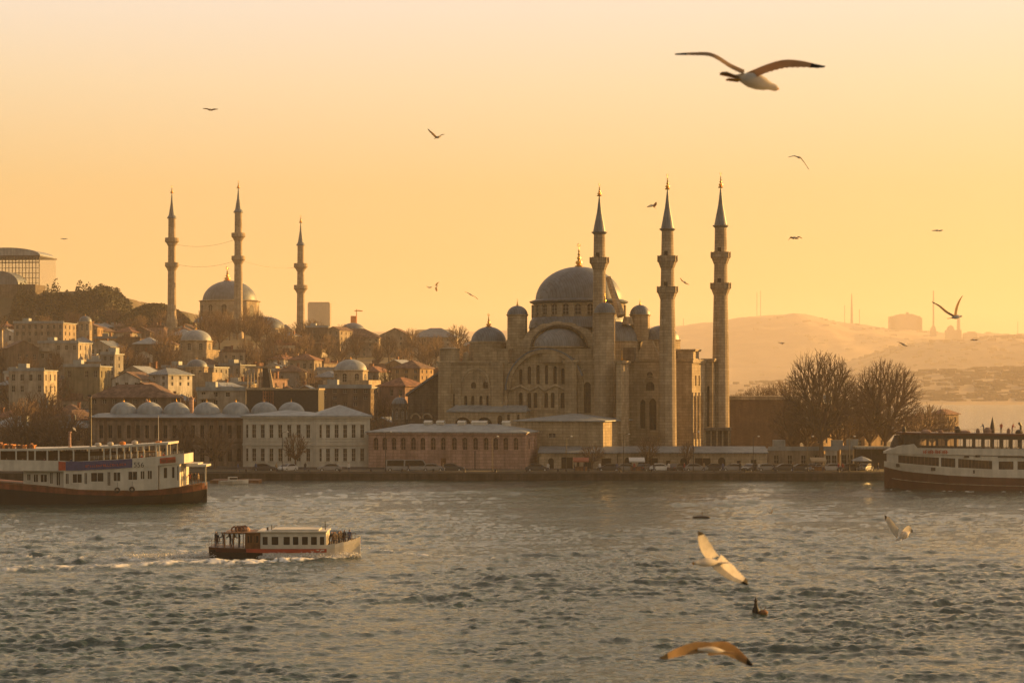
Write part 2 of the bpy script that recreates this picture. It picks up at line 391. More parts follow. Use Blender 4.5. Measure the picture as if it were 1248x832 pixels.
# water -------------------------------------------------------------
rows = [40.0]
while rows[-1] < 420: rows.append(rows[-1] + max(.17, rows[-1] ** 2 / 32000 * .31) if rows[-1] > 95 else rows[-1] + 1.2)
while rows[-1] < 14000: rows.append(rows[-1] + rows[-1] ** 2 / 32000 * 1.0 if rows[-1] < 2500 else rows[-1] + 400)
rows = np.array([-400, -200, -60, 10] + rows)
tc_ = np.concatenate([-np.geomspace(3.0, .29, 30)[:-1], np.linspace(-.285, .285, 640), np.geomspace(.29, 3.0, 30)[1:]])
Xg = tc_[None, :] * np.maximum(rows, 90)[:, None]
Xg[:, 0] = -6000; Xg[:, -1] = 6000
Yg = np.repeat(rows[:, None], len(tc_), 1)
rs = np.random.RandomState(5)
Z = np.zeros_like(Xg); spY = np.gradient(rows)[:, None]
nw = 150
for k in range(nw):
    lam = .48 * (9.0 / .48) ** (k / (nw - 1)); lam *= rs.uniform(.9, 1.1)
    ang = R(-80) + rs.normal(0, .62 if lam < 2 else .38)
    kx, ky = math.cos(ang) * 2 * math.pi / lam, math.sin(ang) * 2 * math.pi / lam
    a = .0071 * lam ** .82 * rs.uniform(.5, 1.4) * (1.0 if lam < 1.3 else (1.3 / lam) ** .72)
    wgt = np.clip((lam / max(.25, abs(math.sin(ang))) / (2.5 * spY)) - .6, 0, 1)
    ph = kx * Xg + ky * Yg + rs.rand() * 6.28 + .5 * np.sin(Xg * .11 * rs.uniform(.5, 1.5) + Yg * .07 + rs.rand() * 6)
    Z += a * wgt * (np.cos(ph) + .3 * np.cos(2 * ph))
v1 = vnoise(Xg, Yg * .5, 9, 4, 2 * math.pi / 60)
v2 = vnoise(Xg * .5, Yg, 10, 4, 2 * math.pi / 16)
for k in range(5):
    lam = (11, 14, 17, 21, 26)[k]; ang = R(-84) + rs.normal(0, .3); Z += .055 * np.sin(math.cos(ang) * 2 * math.pi / lam * Xg + math.sin(ang) * 2 * math.pi / lam * Yg + k * 1.7 + .8 * v2) * np.clip(lam / (3 * spY) - .6, 0, 1)
grp = .84 + .45 * v1 + .28 * v2
Z *= np.clip(grp, .4, 1.35) * ss(-400, 60, Yg)
# wake of the tour boat: foam, ribs and the brightness of smooth water painted as foam, trailing to the left of (x~ -28, y~190)
def pxY(px, py):
    Y = CAMH * F / (py - HY); return (px - 624) / F * Y, Y
foam = np.zeros_like(Xg)
fn = vnoise(Xg, Yg * .5, 21, 7, 2 * math.pi / 4.0)
fn2 = vnoise(Xg, Yg, 33, 6, 2 * math.pi / 1.6)
def streak(pts, wid, strength, raise_=0.0):
    global foam, Z
    q = [pxY(*p) for p in pts]
    for (x0, y0), (x1, y1), w0, w1, s0, s1 in zip(q, q[1:], wid, wid[1:], strength, strength[1:]):
        dx, dy = x1 - x0, y1 - y0; L2 = dx * dx + dy * dy
        t = np.clip(((Xg - x0) * dx + (Yg - y0) * dy) / L2, 0, 1)
        d = np.hypot(Xg - x0 - t * dx, Yg - y0 - t * dy); ww = w0 + (w1 - w0) * t
        g = np.exp(-(d / ww) ** 2) * (s0 + (s1 - s0) * t)
        foam = np.maximum(foam, g)
        if raise_: Z += raise_ * np.exp(-(d / ww) ** 2) * .5
streak([(432, 672), (425, 677), (395, 681), (350, 684), (300, 686), (262, 686), (200, 688), (120, 692), (40, 694), (-60, 697)], [.5, .8, 1.0, 1.2, 1.3, 1.5, 1.6, 1.7, 1.8, 2.0], [1.2, 1.3, 1.2, 1.5, 1.5, 1.2, .95, .95, .85, .8], .22)
streak([(258, 681), (215, 684), (160, 683), (60, 680), (-60, 678)], [.9, 1.3, 1.3, 1.3, 1.3], [1.1, .85, .7, .55, .5], .1)
streak([(438, 668), (520, 676), (640, 678)], [.7, .8, .8], [1.0, .65, .35])
streak([(255, 674), (150, 664), (-40, 655)], [1.0, 1.0, 1.4], [.8, .62, .5], .05)
streak([(150, 612), (200, 611), (240, 610), (252, 606)], [.5, .6, .9, .5], [.55, .75, 1.0, .6])
streak([(1088, 596), (1110, 598), (1180, 599), (1260, 599)], [.5, .6, .6, .6], [.9, .7, .6, .6])
fm = foam * (0.75 + .55 * fn + .35 * fn2); fm = np.clip((fm - .44) * 2.0, 0, 1)
Z += fm * .10
n_, k_ = Xg.shape; idx = np.arange(n_ * k_).reshape(n_, k_)
q = np.stack([idx[:-1, :-1], idx[:-1, 1:], idx[1:, 1:], idx[1:, :-1]], -1).reshape(-1, 4)
wm = bpy.data.materials.new('sea_water'); wm.use_nodes = True; t = wm.node_tree; b = t.nodes['Principled BSDF']; L = t.links.new
b.inputs['Base Color'].default_value = (.022, .050, .042, 1); b.inputs['Roughness'].default_value = .06; b.inputs['IOR'].default_value = 1.34
co = t.nodes.new('ShaderNodeTexCoord'); mp = t.nodes.new('ShaderNodeMapping'); mp.inputs['Scale'].default_value = (1, 1.5, 1); L(co.outputs['Object'], mp.inputs[0])
hs_ = []
for sc_, dist_, st in ((.6, .26, .55), (1.5, .13, .75), (5.0, .05, .9)):
    nn = t.nodes.new('ShaderNodeTexNoise'); nn.inputs['Scale'].default_value = sc_; nn.inputs['Detail'].default_value = 6; nn.inputs['Roughness'].default_value = .62; L(mp.outputs[0], nn.inputs[0])
    bp = t.nodes.new('ShaderNodeBump'); bp.inputs['Distance'].default_value = dist_; bp.inputs['Strength'].default_value = st; L(nn.outputs[0], bp.inputs['Height'])
    if hs_: L(hs_[-1].outputs[0], bp.inputs['Normal'])
    hs_.append(bp)
L(hs_[-1].outputs[0], b.inputs['Normal'])
at = t.nodes.new('ShaderNodeAttribute'); at.attribute_name = 'foam'
mx = t.nodes.new('ShaderNodeMixRGB'); L(at.outputs['Fac'], mx.inputs[0]); mx.inputs[1].default_value = (.022, .050, .042, 1); mx.inputs[2].default_value = (.75, .74, .70, 1); L(mx.outputs[0], b.inputs['Base Color'])
mr_ = t.nodes.new('ShaderNodeMapRange'); L(at.outputs['Fac'], mr_.inputs[0]); mr_.inputs[3].default_value = .06; mr_.inputs[4].default_value = .8; L(mr_.outputs[0], b.inputs['Roughness'])
water = fast_mesh('water', np.stack([Xg, Yg, Z], -1).reshape(-1, 3), q, wm)
ca = water.data.attributes.new('foam', 'FLOAT', 'POINT'); ca.data.foreach_set('value', fm.astype(np.float32).ravel())
tag(water, kind='structure')

# quay ---------------------------------------------------------------
mb = MB(); mb.box(-400, 92, 350, 353, -3, 1.15); o = mb.build('quay', 'quay'); tag(o, kind='structure')
mb = MB(); mb.box(-400, 92, 349.85, 350.7, 1.152, 1.42); tag(mb.build('quay_kerb', 'paving'), kind='structure')
mb = MB(); mb.box(-400, 90, 350.7, 358, 1.0, 1.30); mb.box(-400, 90, 366, 384, 1.0, 1.62); tag(mb.build('pavement', 'paving'), kind='structure')
mb = MB(); mb.box(-400, 90, 358, 366, 1.0, 1.51); tag(mb.build('road', 'asphalt'), kind='structure')
mb = MB()
for k in range(90): mb.box(-390 + k * 5.4, -387 + k * 5.4, 361.9, 362.05, 1.514, 1.516)
tag(mb.build('road_markings', 'whitepaint'), kind='structure')
# haze: the evening air between here and the far hills
hm = bpy.data.materials.new('evening_air'); hm.use_nodes = True; t = hm.node_tree; t.nodes.clear()
ou = t.nodes.new('ShaderNodeOutputMaterial'); pv = t.nodes.new('ShaderNodeVolumePrincipled')
pv.inputs['Color'].default_value = (.86, .78, .72, 1); pv.inputs['Density'].default_value = .00014; pv.inputs['Anisotropy'].default_value = .2
t.links.new(pv.outputs[0], ou.inputs['Volume'])
mb = MB(); mb.box(-6500, 6500, -450, 13000, -8, 520); o = mb.build('haze', hm); tag(o, kind='stuff')
# ------------------------------------------------------------------ the great mosque on the quay
def finial(parent, x, y, z, h, r, name='finial'):
    mb = MB()
    prof = [(r * 1.5, 0), (r * 1.6, h * .05), (r * .7, h * .10), (r * 1.3, h * .17), (r * 1.2, h * .24), (r * .35, h * .30), (r * .75, h * .37), (r * .7, h * .42),
            (r * .25, h * .47), (r * .55, h * .54), (r * .2, h * .62), (r * .4, h * .68), (r * .15, h * .74), (r * .08, h * .9), (.01, h)]
    mb.lathe(x, y, [(a, z + b) for a, b in prof], 10)
    n = 10; cz = z + h * .93; rr = r * .55          # crescent
    for k in range(n):
        t0, t1 = R(-60 + 300 * k / n), R(-60 + 300 * (k + 1) / n)
        mb.tube((x + rr * math.cos(t0 + R(150)), y, cz + rr * math.sin(t0 + R(150))), (x + rr * math.cos(t1 + R(150)), y, cz + rr * math.sin(t1 + R(150))), r * .12, r * .12, 4)
    return mb.build(name, 'gold', parent, True)

def minaret(name, label, px, Y, py_tip, py_cone, balconies, py_base, r0, r1, zb, group, cone='lead', stone='minaret', fin=True, pyf=None, base_box=None):
    """py_tip finial tip, py_cone eaves of the spire, balconies = py of each gallery top"""
    X = (px - 624) / F * Y; s = Y / F; z = lambda py: CAMH - (py - HY) * s - zb
    root = empty(name, (X, Y, zb), R(-18)); tag(root, label, 'minaret', group)
    zc = z(py_cone); z0 = z(py_base); N = 16
    mb = MB(); mb.lathe(0, 0, [(r0 * 1.02, z0), (r0 * .93, z0 + (zc - z0) * .4), (r1, zc - .2)], N, flute=-.03)
    mb.build('shaft', stone, root)
    if base_box:
        mb = MB(); b, h = base_box; mb.box(-b, b, -b, b, 0, z0 + h)
        mb.lathe(0, 0, [(b * 1.3, z0 + h), (r0, z0 + h + 2.2)], 8); mb.build('plinth', stone, root)
    for py in balconies:
        zt = z(py); f = (zt - z0) / (zc - z0); r = r0 + (r1 - r0) * f
        mb = MB()
        prof = [(r, zt - 2.7)]
        for k in range(1, 4): prof += [(r + .2 * k - .1, zt - 2.7 + .5 * k - .2), (r + .2 * k, zt - 2.7 + .5 * k)]
        R_ = r + .68
        prof += [(R_, zt - 1.12), (R_ + .1, zt - 1.1), (R_ + .1, zt - 1.02), (R_ - .02, zt - 1.0)]
        mb.lathe(0, 0, prof, 24, flute=-.05)
        mb.lathe(0, 0, [(r, zt - 1.0), (R_ - .02, zt - 1.0)], 24)
        bal = mb.build('balcony', stone, root)
        mb = MB(); mb.lathe(0, 0, [(R_ - .1, zt - 1.0), (R_ - .1, zt - .1), (R_ + .06, zt - .1), (R_ + .06, zt), (R_ - .25, zt), (R_ - .25, zt - 1.0)], 24)
        for k in range(12):
            t = 2 * math.pi * k / 12; mb.tube(((R_ + .02) * math.cos(t), (R_ + .02) * math.sin(t), zt - 1.0), ((R_ + .02) * math.cos(t), (R_ + .02) * math.sin(t), zt + .08), .12, .12, 4)
        mb.build('parapet', stone, bal)
        mb = MB(); mb.box(-.35, .35, -r - .06, -r + .3, zt - 1.0, zt + .9); mb.build('doorway', 'glass', bal)
    zt = z(pyf if pyf else py_tip + (py_cone - py_tip) * .12)
    mb = MB(); mb.lathe(0, 0, [(r1, zc - .45), (r1 + .42, zc - .12), (r1 + .45, zc + .05), (r1 + .12, zc + .12), (r1 * .86, zc + 1.6), (r1 * .42, zc + (zt - zc) * .55), (.08, zt)], 16)
    mb.build('spire', cone, root)
    if fin: finial(root, 0, 0, zt - .15, (z(py_tip) - zt) + .15, .33)
    return root

def mwin(*a, **k):
    k['fm'] = 'darkstone'; k['gm'] = 'glass'; return window(*a, **k)
MG = 'minarets of the great mosque by the water'
ZB = 2.0
fr = Fr(755, 385, -18, ZB)
mosque = fr.root('great_mosque'); tag(mosque, 'large limestone mosque with a big grey lead dome standing behind the waterfront buildings', 'mosque')
u, z = fr.u, fr.z
def mwall(name, pa, pb, pyt, pyb, v, ops=(), back=None, d=.35, m='stone', side=True, sideops=(), sideto=None):
    """block from px pa to pb (front at depth v) with window openings given in pixels; sideops in v"""
    mb = MB(); ua, ub = u(pa, v), u(pb, v); zt, zb_ = z((pa + pb) / 2, pyt, v), z((pa + pb) / 2, pyb, v)
    O = [(u(a, v), u(b, v), z((pa + pb) / 2, p1, v), z((pa + pb) / 2, p0, v), ar) for a, b, p0, p1, ar in ops]
    mb.wall(ua, ub, zb_, zt, O, v, d)
    vb = back if back is not None else v + 20
    mb.poly([(ua, v, zb_), (ua, vb, zb_), (ua, vb, zt), (ua, v, zt)])
    mb.poly([(ua, vb, zb_), (ub, vb, zb_), (ub, vb, zt), (ua, vb, zt)])
    mb.poly([(ua, v, zt), (ub, v, zt), (ub, vb, zt), (ua, vb, zt)])
    mb.T = lambda a, b_, c: (ub - b_, a, c)
    so_ = [(a, b, c, dd, ar) for a, b, c, dd, ar in sideops]
    mb.wall(v, vb, zb_, zt, so_, 0, d)
    o = mb.build(name, m, mosque)
    for q in O: mwin(mosque, q[0], q[1], q[2], q[3], q[4], v + d - .02, gm='glassb' if len(O) > 20 else 'glass', bars=(2, 5))
    for q in so_: mwin(mosque, q[0], q[1], q[2], q[3], q[4], d - .02, side=ub, bars=(2, 5))
    return ua, ub, zb_, zt, vb
def cornice(pa, pb, py, v, v1, h=.55, out=.35, m='stone2', name='cornice'):
    mb = MB(); zt = z((pa + pb) / 2, py, v); ua, ub = u(pa, v), u(pb, v)
    mb.box(ua - out * .6, ub + out * .6, v - out * .6, v1, zt - h, zt - h * .5); mb.box(ua - out, ub + out, v - out, v1, zt - h * .5, zt + .02)
    return mb.build(name, m, mosque)

# lower front wall (to the ground), left block, centre and right bay
row = [(x - 1.9, x + 1.9) for x in (567.5, 576, 586, 594.5)]
mwall('left_wing_wall', 535, 618, 441, 562, 0,
      [(a, b, 482, 495, 1) for a, b in row] + [(574, 580, 465.5, 473, 1), (588.5, 594.5, 464.5, 473, 1), (552, 554, 480, 498, 0)], back=26)
# blind arch with voussoirs on the left block
def arch_ring(pc, pys, rad, wd, v0, v1, a0=0, a1=180, m='stone2', name='arch_moulding', n=24, sq=1.0):
    s = fr.s_(pc, v0); uc = u(pc, v0); zc = z(pc, pys, v0)
    I = []; O = []
    for k in range(n + 1):
        t = R(a0 + (a1 - a0) * k / n); I.append((uc + (rad - wd) * s * math.cos(t), zc + (rad - wd) * s * sq * math.sin(t))); O.append((uc + rad * s * math.cos(t), zc + rad * s * sq * math.sin(t)))
    mb = MB(); mb.band(I, O, v0, v1); return mb.build(name, m, mosque)
arch_ring(579, 466, 18.5, 2.6, -.25, .02)
arch_ring(579, 466, 15.2, 1.6, -.12, .02, name='arch_moulding')
mb = MB(); mb.box(u(558.6, 0), u(562, 0), -.22, .01, z(560, 502, 0), z(560, 466, 0)); mb.build('pilaster', 'stone2', mosque); mb = MB(); mb.box(u(595.8, 0), u(598.5, 0), -.22, .01, z(597, 502, 0), z(597, 466, 0)); mb.build('pilaster', 'stone2', mosque)
for (a, b_) in ((599.5, 614),):
    mb = MB(); mb.box(u(a, 0), u(b_, 0), -.6, .01, z(a, 562, 0), z(a, 441.5, 0)); mb.build('buttress', 'stone', mosque)
mb = MB(); mb.box(u(535, 0), u(550, 0), -.45, .01, z(540, 562, 0), z(540, 441.5, 0)); mb.build('buttress', 'stone', mosque)
cornice(533.5, 619, 440, 0, 26)

# recessed centre with the two rows of tall windows
ops = [(x - 2.1, x + 2.1, p, 468, 1) for x, p in ((634.5, 449.5), (645, 446), (655.5, 444.5), (666, 444.5), (676.3, 446), (686, 448.5))]
ops += [(x - 2.3, x + 2.3, 478, 497, 1) for x in (634.5, 645, 652.5, 665.5, 673.5, 685.5)]
V1 = .75
mb = MB(); ua, ub = u(615, V1), u(692, V1)
O = [(u(a, V1), u(b, V1), z(654, p1, V1), z(654, p0, V1), ar) for a, b, p0, p1, ar in ops]
zc = z(664, 475, V1); s = fr.s_(664, V1); uc = u(664, V1); zt = zc + 46 * s
mb.wall(ua, ub, z(654, 562, V1), z(654, 441.5, V1), O, V1, .4)
# round top of the tympanum
zl = z(654, 441.5, V1); r = 46.5 * s; t0 = math.asin((zl - zc) / r); arc = [(uc + r * math.cos(t0 + (math.pi - 2 * t0) * k / 20), zc + r * math.sin(t0 + (math.pi - 2 * t0) * k / 20)) for k in range(21)]
mb.poly([(a, V1, c) for a, c in arc]); mb.build('tympanum_wall', 'stone', mosque)
for q_ in O: mwin(mosque, q_[0], q_[1], q_[2], q_[3], q_[4], V1 + .38, bars=(2, 6), gm='glass')
arch_ring(664, 475, 49.5, 4.2, -.35, V1 + 4, 8, 180, m='stone')
arch_ring(664, 475, 51.3, 1.8, -.55, 5, 20, 180, m='lead', name='arch_lead_cover')
# spandrel left of the arch
mb = MB(); rr = 49 * s
for k in range(12):
    a0, a1 = R(180 - 42 * k / 12), R(180 - 42 * (k + 1) / 12)
    mb.poly([(u(615.5, 0), .1, zc + rr * math.sin(a0)), (uc + rr * math.cos(a0), .1, zc + rr * math.sin(a0)), (uc + rr * math.cos(a1), .1, zc + rr * math.sin(a1)), (u(615.5, 0), .1, zc + rr * math.sin(a1))])
mb.build('spandrel', 'stone', mosque)
# zig-zag string course between the rows
mb = MB(); pts = [(622, 475), (634.5, 470), (646, 476), (657, 470), (664, 476), (677, 469), (690, 475)]
for (a, pa), (b_, pb) in zip(pts, pts[1:]):
    mb.tube((u(a, V1), V1 - .15, z(a, pa, V1)), (u(b_, V1), V1 - .15, z(b_, pb, V1)), .28, .28, 5)
mb.box(u(620, V1), u(690, V1), V1 - .18, V1 + .01, z(655, 500.5, V1), z(655, 499, V1)); mb.build('string_course', 'stone2', mosque)
for x in (628.5, 640, 658.7, 679.5):
    mb = MB(); mb.box(u(x - 1.3, V1), u(x + 1.3, V1), V1 - .22, V1 + .01, z(x, 499, V1), z(x, 476, V1)); mb.build('pilaster', 'stone2', mosque)
# right pier and bay with the tall niche
mwall('pier_wall', 688.5, 702.5, 440, 562, -1.0, back=5)
cornice(687.5, 703.5, 439, -1.0, 5, .5)
mwall('bay_wall', 702.5, 755, 440, 562, 0, [(711.5, 720, 465, 503, 1)], back=6.7, sideops=[(2.0, 5.2, z(755, 503, 0), z(755, 462, 0), 1.4)])
arch_ring(715.5, 458, 10.5, 1.8, -.25, .02)
arch_ring(715.7, 470, 6.0, 1.4, -.15, .02)
cornice(690, 757, 439.5, 0, 6.7)
# body behind: back mass of the prayer hall
mwall('hall_wall', 622, 752, 441, 562, 4.6, back=26)

# wing to the right, stepped back, with tall arched windows; its splayed end wall faces the sun
mwall('right_wing_wall', 765, 843, 438, 562, 6.7, [(780, 786.5, 486, 522, 1.3), (791, 800, 485, 524, 1.3), (787, 797.5, 465, 476, 1), (788.5, 795.5, 453, 459.5, 1)], back=12.4)
ua, La = u(843.2, 6.7), 6.2; ca_, sa_ = math.cos(R(78)), math.sin(R(78)); z0, z1 = z(850, 562, 8), z(850, 438, 8)
mb = MB(); mb.T = lambda a, b, c: (ua + a * ca_ - b * sa_, 6.72 + a * sa_ + b * ca_, c)
eo = [(.8, 1.5, z(850, 535, 8), z(850, 482, 8), 1), (2.3, 3.0, z(850, 535, 8), z(850, 482, 8), 1), (3.8, 4.5, z(850, 535, 8), z(850, 482, 8), 1), (1.5, 2.1, z(850, 470, 8), z(850, 457, 8), 1), (3.1, 3.7, z(850, 470, 8), z(850, 457, 8), 1)]
mb.wall(0, La, z0, z1, eo, 0, .35)
for x in (.35, 1.9, 3.4, 4.95): mb.box(x - .12, x + .12, -.18, -.003, z0, z(850, 478, 8))
mb.box(-.1, La, -.3, -.002, z1 - .7, z1); mb.T = None
mb.poly([(ua - 1, 6.72, z1 - .01), (ua, 6.72, z1 - .01), (ua + La * ca_, 6.72 + La * sa_, z1 - .01), (ua - 1, 6.72 + La * sa_, z1 - .01)]); mb.build('end_wall', 'stone2', mosque)
for q in eo:
    o = mwin(mosque, 0, q[1] - q[0], 0, q[3] - q[2], 1, bars=(2, 4)); o.location = (ua + q[0] * ca_ - .33 * sa_, 6.72 + q[0] * sa_ + .33 * ca_, q[2]); o.rotation_euler = (0, 0, R(78))
mwall('sun_catching_fin', 751, 757, 440, 562, -7, back=-1.2, m='stone2'); cornice(750.5, 757.6, 439.5, -7, -1.2, .5)  # fin added ahead of the hall so its side catches the sun
arch_ring(792.5, 466, 9, 1.4, 6.5, 6.72)
cornice(764, 843.6, 437, 6.7, 12.4)
mwall('end_wing_wall', 858, 868.5, 438, 562, 13.0, [(861.5, 864.5, 470, 520, 1)], back=22)
cornice(857, 869.5, 437, 13.0, 22)
mwall('wing_turret', 826, 845, 426.5, 438, 8, back=13, m='stone2'); cornice(825.5, 846, 425.5, 8, 13, .4)
# pediment roof lit from the side
mb = MB(); ua, ub = u(773, 8), u(806, 8); zb_ = z(790, 437.5, 8); zt = z(790, 415, 8)
mb.prism([(ua, zb_), (ub, zb_), (ub - 1.2, zb_ + (zt - zb_) * .55), ((ua + ub) / 2 + .9, zt), ((ua + ub) / 2 - .9, zt), (ua + 1.2, zb_ + (zt - zb_) * .55)], 8, 13); mb.build('porch_gable', 'stone2', mosque)
finial(mosque, u(758, 3), 3, z(758, 439, 3), 1.9, .16)

# stepped mass under the drum, lead roofed
mb = MB(); zb_ = z(705, 441, 5)
for (a, b_, py, v0, v1) in ((633, 772, 424, 5.0, 24), (640, 769, 410, 6.5, 22.5), (645, 768, 399, 8, 21)):
    zt = z(705, py, v0); mb.box(u(a, v0), u(b_, v0), v0, v1, zb_, zt); zb_ = zt - .01
mb.build('crossing_base', 'darkstone', mosque)
mb = MB(); VD = 14.5
for (r_, pa, pb) in ((60, 400, 391), (57.5, 391, 387)):
    s = fr.s_(705, VD); mb.lathe(u(706, VD), VD, [(r_ * s * 1.03, z(705, pa, VD)), (r_ * s, z(705, pb, VD)), (r_ * s * .9, z(705, pb, VD) + .05)], 40)
mb.build('drum_skirt', 'lead', mosque)
s = fr.s_(705, VD); ud = u(705.5, VD); zr = z(705, 387.5, VD); ze = z(705, 368, VD); rd = 57.5 * s
mb = MB(); mb.lathe(ud, VD, [(rd * .955, zr), (rd * .955, ze)], 48); drum = mb.build('drum', 'stone2', mosque)
for k in range(24):
    t = 2 * math.pi * (k + .5) / 24; c_, s_ = math.cos(t), math.sin(t)
    mb = MB(); mb.box(-.55, .55, -.04, .5, 0, (ze - zr) * .8)
    o = mb.build('drum_buttress', 'stone', drum); o.location = (ud + (rd * 1.0) * c_, VD + rd * 1.0 * s_, zr); o.rotation_euler = (0, 0, t + R(90))
    t = 2 * math.pi * k / 24; o = window(drum, 0, 1.25, 0, (ze - zr) * .68, 1, bars=(2, 3)); o.location = (ud + rd * .975 * math.cos(t) + .62 * math.sin(t), VD + rd * .975 * math.sin(t) - .62 * math.cos(t), zr + .35); o.rotation_euler = (0, 0, t + R(90))
mb = MB(); mb.lathe(ud, VD, [(rd * .96, ze - .5), (rd * 1.035, ze - .2), (rd * 1.05, ze + .05), (rd * .93, ze + .45)], 48); mb.build('drum_cornice', 'lead', mosque)
zd = z(705, 366.5, VD); hd = z(705, 325, VD) - zd
mb = MB(); mb.dome(ud, VD, zd, 53 * s, hd, 96, 14, flute=-.012); mb.build('main_dome', 'lead', mosque, True)
finial(mosque, ud, VD, zd + hd - .1, (325 - 296) * s, .55)
# four weight towers
def turret(pc, half, pyb, pye, pyt, pyf, v, m='stone', n=8, name='weight_tower', dm='lead'):
    s = fr.s_(pc, v); uc = u(pc, v); zb_, ze, zt, zf = [z(pc, p, v) for p in (pyb, pye, pyt, pyf)]
    mb = MB(); mb.lathe(uc, v, [(half * s, zb_), (half * s, ze - .25), (half * s * 1.12, ze), (half * s * 1.12, ze + .12)], n, a0=22.5, a1=382.5)
    if half * s > 1.5:
        for zz in (zb_ + (ze - zb_) * .45,): mb.lathe(uc, v, [(half * s, zz - .1), (half * s + .08, zz), (half * s, zz + .1)], n, a0=22.5, a1=382.5)
    t = mb.build(name, m, mosque)
    mb = MB(); mb.dome(uc, v, ze + .1, half * s * 1.05, zt - ze, 24, 7, flute=-.01); mb.build('turret_dome', dm, t, True)
    finial(t, uc, v, zt - .05, zf - zt, .2)
    return t
turret(630.5, 12.2, 415, 384, 373, 364, 6)
turret(780, 12.0, 416, 384, 372, 364, 10)
turret(737, 12.6, 562, 382, 369, 354, -1.6, n=8, m='minaret', name='stair_tower')
mb = MB(); mb.box(u(619, 5), u(651, 5), 4, 9, z(630, 442, 5), z(630, 414, 5)); mb.build('tower_base', 'stone', mosque)
# sloping buttress arm beside the minaret
mb = MB(); mb.tube((u(757, 6), 6, z(757, 385, 6)), (u(741, 8), 8, z(741, 338, 8)), .9, .6, 6, True); mb.tube((u(765, 7), 7, z(765, 386, 7)), (u(765, 7), 7, z(765, 395, 7)), .8, 1.2, 8, True); mb.build('flying_buttress', 'stone2', mosque)
# stepped great arch over the front half dome
VA = 4.0; s = fr.s_(681, VA); uc = u(681, VA); zc = z(681, 423, VA)
inn = []; out_ = []; n = 28
for k in range(n + 1):
    t = math.pi * k / n; inn.append((uc + 35 * s * math.cos(t), zc + 26 * s * math.sin(t)))
    q_ = 1 + .0 * k; st = 41.5 + (1.6 if (k // 2) % 2 else 0); out_.append((uc + st * s * math.cos(t) * (1.0 + .16 * abs(math.cos(t))), zc + (st * .735) * s * math.sin(t)))
mb = MB(); mb.band(inn, out_, VA - .3, VA + 1.5); mb.build('great_arch', 'stone2', mosque)
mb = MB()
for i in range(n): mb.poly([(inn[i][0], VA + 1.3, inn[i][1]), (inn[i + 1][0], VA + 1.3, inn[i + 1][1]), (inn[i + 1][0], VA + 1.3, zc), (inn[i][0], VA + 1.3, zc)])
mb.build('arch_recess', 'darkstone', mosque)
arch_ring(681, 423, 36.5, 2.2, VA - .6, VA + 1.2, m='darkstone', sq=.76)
for i in range(5):   # steps of the extrados running down to the left
    a = 650 - i * 6.6; b_ = a + 9; py = 404 + i * 7.2
    mb = MB(); mb.box(u(a, VA), u(b_, VA), VA - .2, VA + 3.5, z(a, py + 10, VA), z(a, py, VA)); mb.build('arch_step', 'stone', mosque)
for i in range(3):
    a = 708 + i * 6; py = 402 + i * 7
    mb = MB(); mb.box(u(a, VA), u(a + 8, VA), VA - .2, VA + 3.5, z(a, py + 10, VA), z(a, py, VA)); mb.build('arch_step', 'stone', mosque)
# front half dome, its base
mb = MB(); mb.dome(uc, VA + 1.0, zc + .1, 32 * s, 22.5 * s, 48, 10, 180, 360, flute=-.012); mb.build('half_dome', 'leadflat', mosque, True)
mb = MB(); mb.lathe(uc, VA + 1.0, [(33 * s, zc - 3.1), (33 * s, zc - .25), (35 * s, zc - .1), (35 * s, zc + .12), (31 * s, zc + .14)], 12, 180, 360); mb.build('half_dome_base', 'stone', mosque)
mb = MB(); mb.box(u(690, -1), u(735, -1), .2, 6, z(700, 440, 0), z(700, 437.5, 0)); mb.box(u(701, 2), u(723, 2), 1.5, 6, z(712, 440, 2), z(712, 425, 2)); mb.build('roof_block', 'stone', mosque)
# side half dome towards the sun, smaller dome beside it
s = fr.s_(752, 9); mb = MB(); mb.dome(u(752, 9), 9, z(752, 416, 9), 27.5 * s, 24.5 * s, 48, 9, flute=-.01); mb.build('side_half_dome', 'lead', mosque, True)
mb = MB(); mb.lathe(u(752, 9), 9, [(29 * s, z(752, 441, 9)), (29 * s, z(752, 417.5, 9)), (30 * s, z(752, 416.5, 9)), (27 * s, z(752, 415.8, 9))], 16); mb.build('side_dome_base', 'stone', mosque)
s = fr.s_(806, 13); mb = MB(); mb.dome(u(806, 13), 13, z(806, 414, 13), 22 * s, 17.5 * s, 40, 8, flute=-.01); mb.build('side_dome', 'lead', mosque, True)
mb = MB(); mb.lathe(u(806, 13), 13, [(24 * s, z(806, 440, 13)), (23.5 * s, z(806, 416, 13)), (24.6 * s, z(806, 414.5, 13)), (22 * s, z(806, 413.8, 13))], 12); mb.build('side_dome_drum', 'stone', mosque)
s = fr.s_(836, 20)
# left wing: dome on drum, cylinder turret, blocks
s = fr.s_(595.5, 9); mb = MB(); mb.dome(u(595.5, 9), 9, z(595, 416.5, 9), 21.5 * s, 18.5 * s, 48, 9, flute=-.01); ld = mb.build('wing_dome', 'lead', mosque, True)
finial(mosque, u(595.5, 9), 9, z(595, 398.5, 9), 16 * s, .42)
mb = MB(); mb.lathe(u(595.5, 9), 9, [(23.5 * s, z(595, 441, 9)), (23.5 * s, z(595, 418.5, 9)), (24.6 * s, z(595, 417, 9)), (22 * s, z(595, 416, 9))], 12); mb.build('wing_dome_drum', 'stone', mosque)
turret_ = MB(); s = fr.s_(548, 3); turret_.lathe(u(548, 3.3), 3.3, [(12 * s, z(548, 441, 3)), (12 * s, z(548, 427, 3)), (13 * s, z(548, 425.5, 3)), (13 * s, z(548, 424.8, 3)), (.01, z(548, 422.5, 3))], 12); turret_.build('corner_turret', 'stone', mosque)
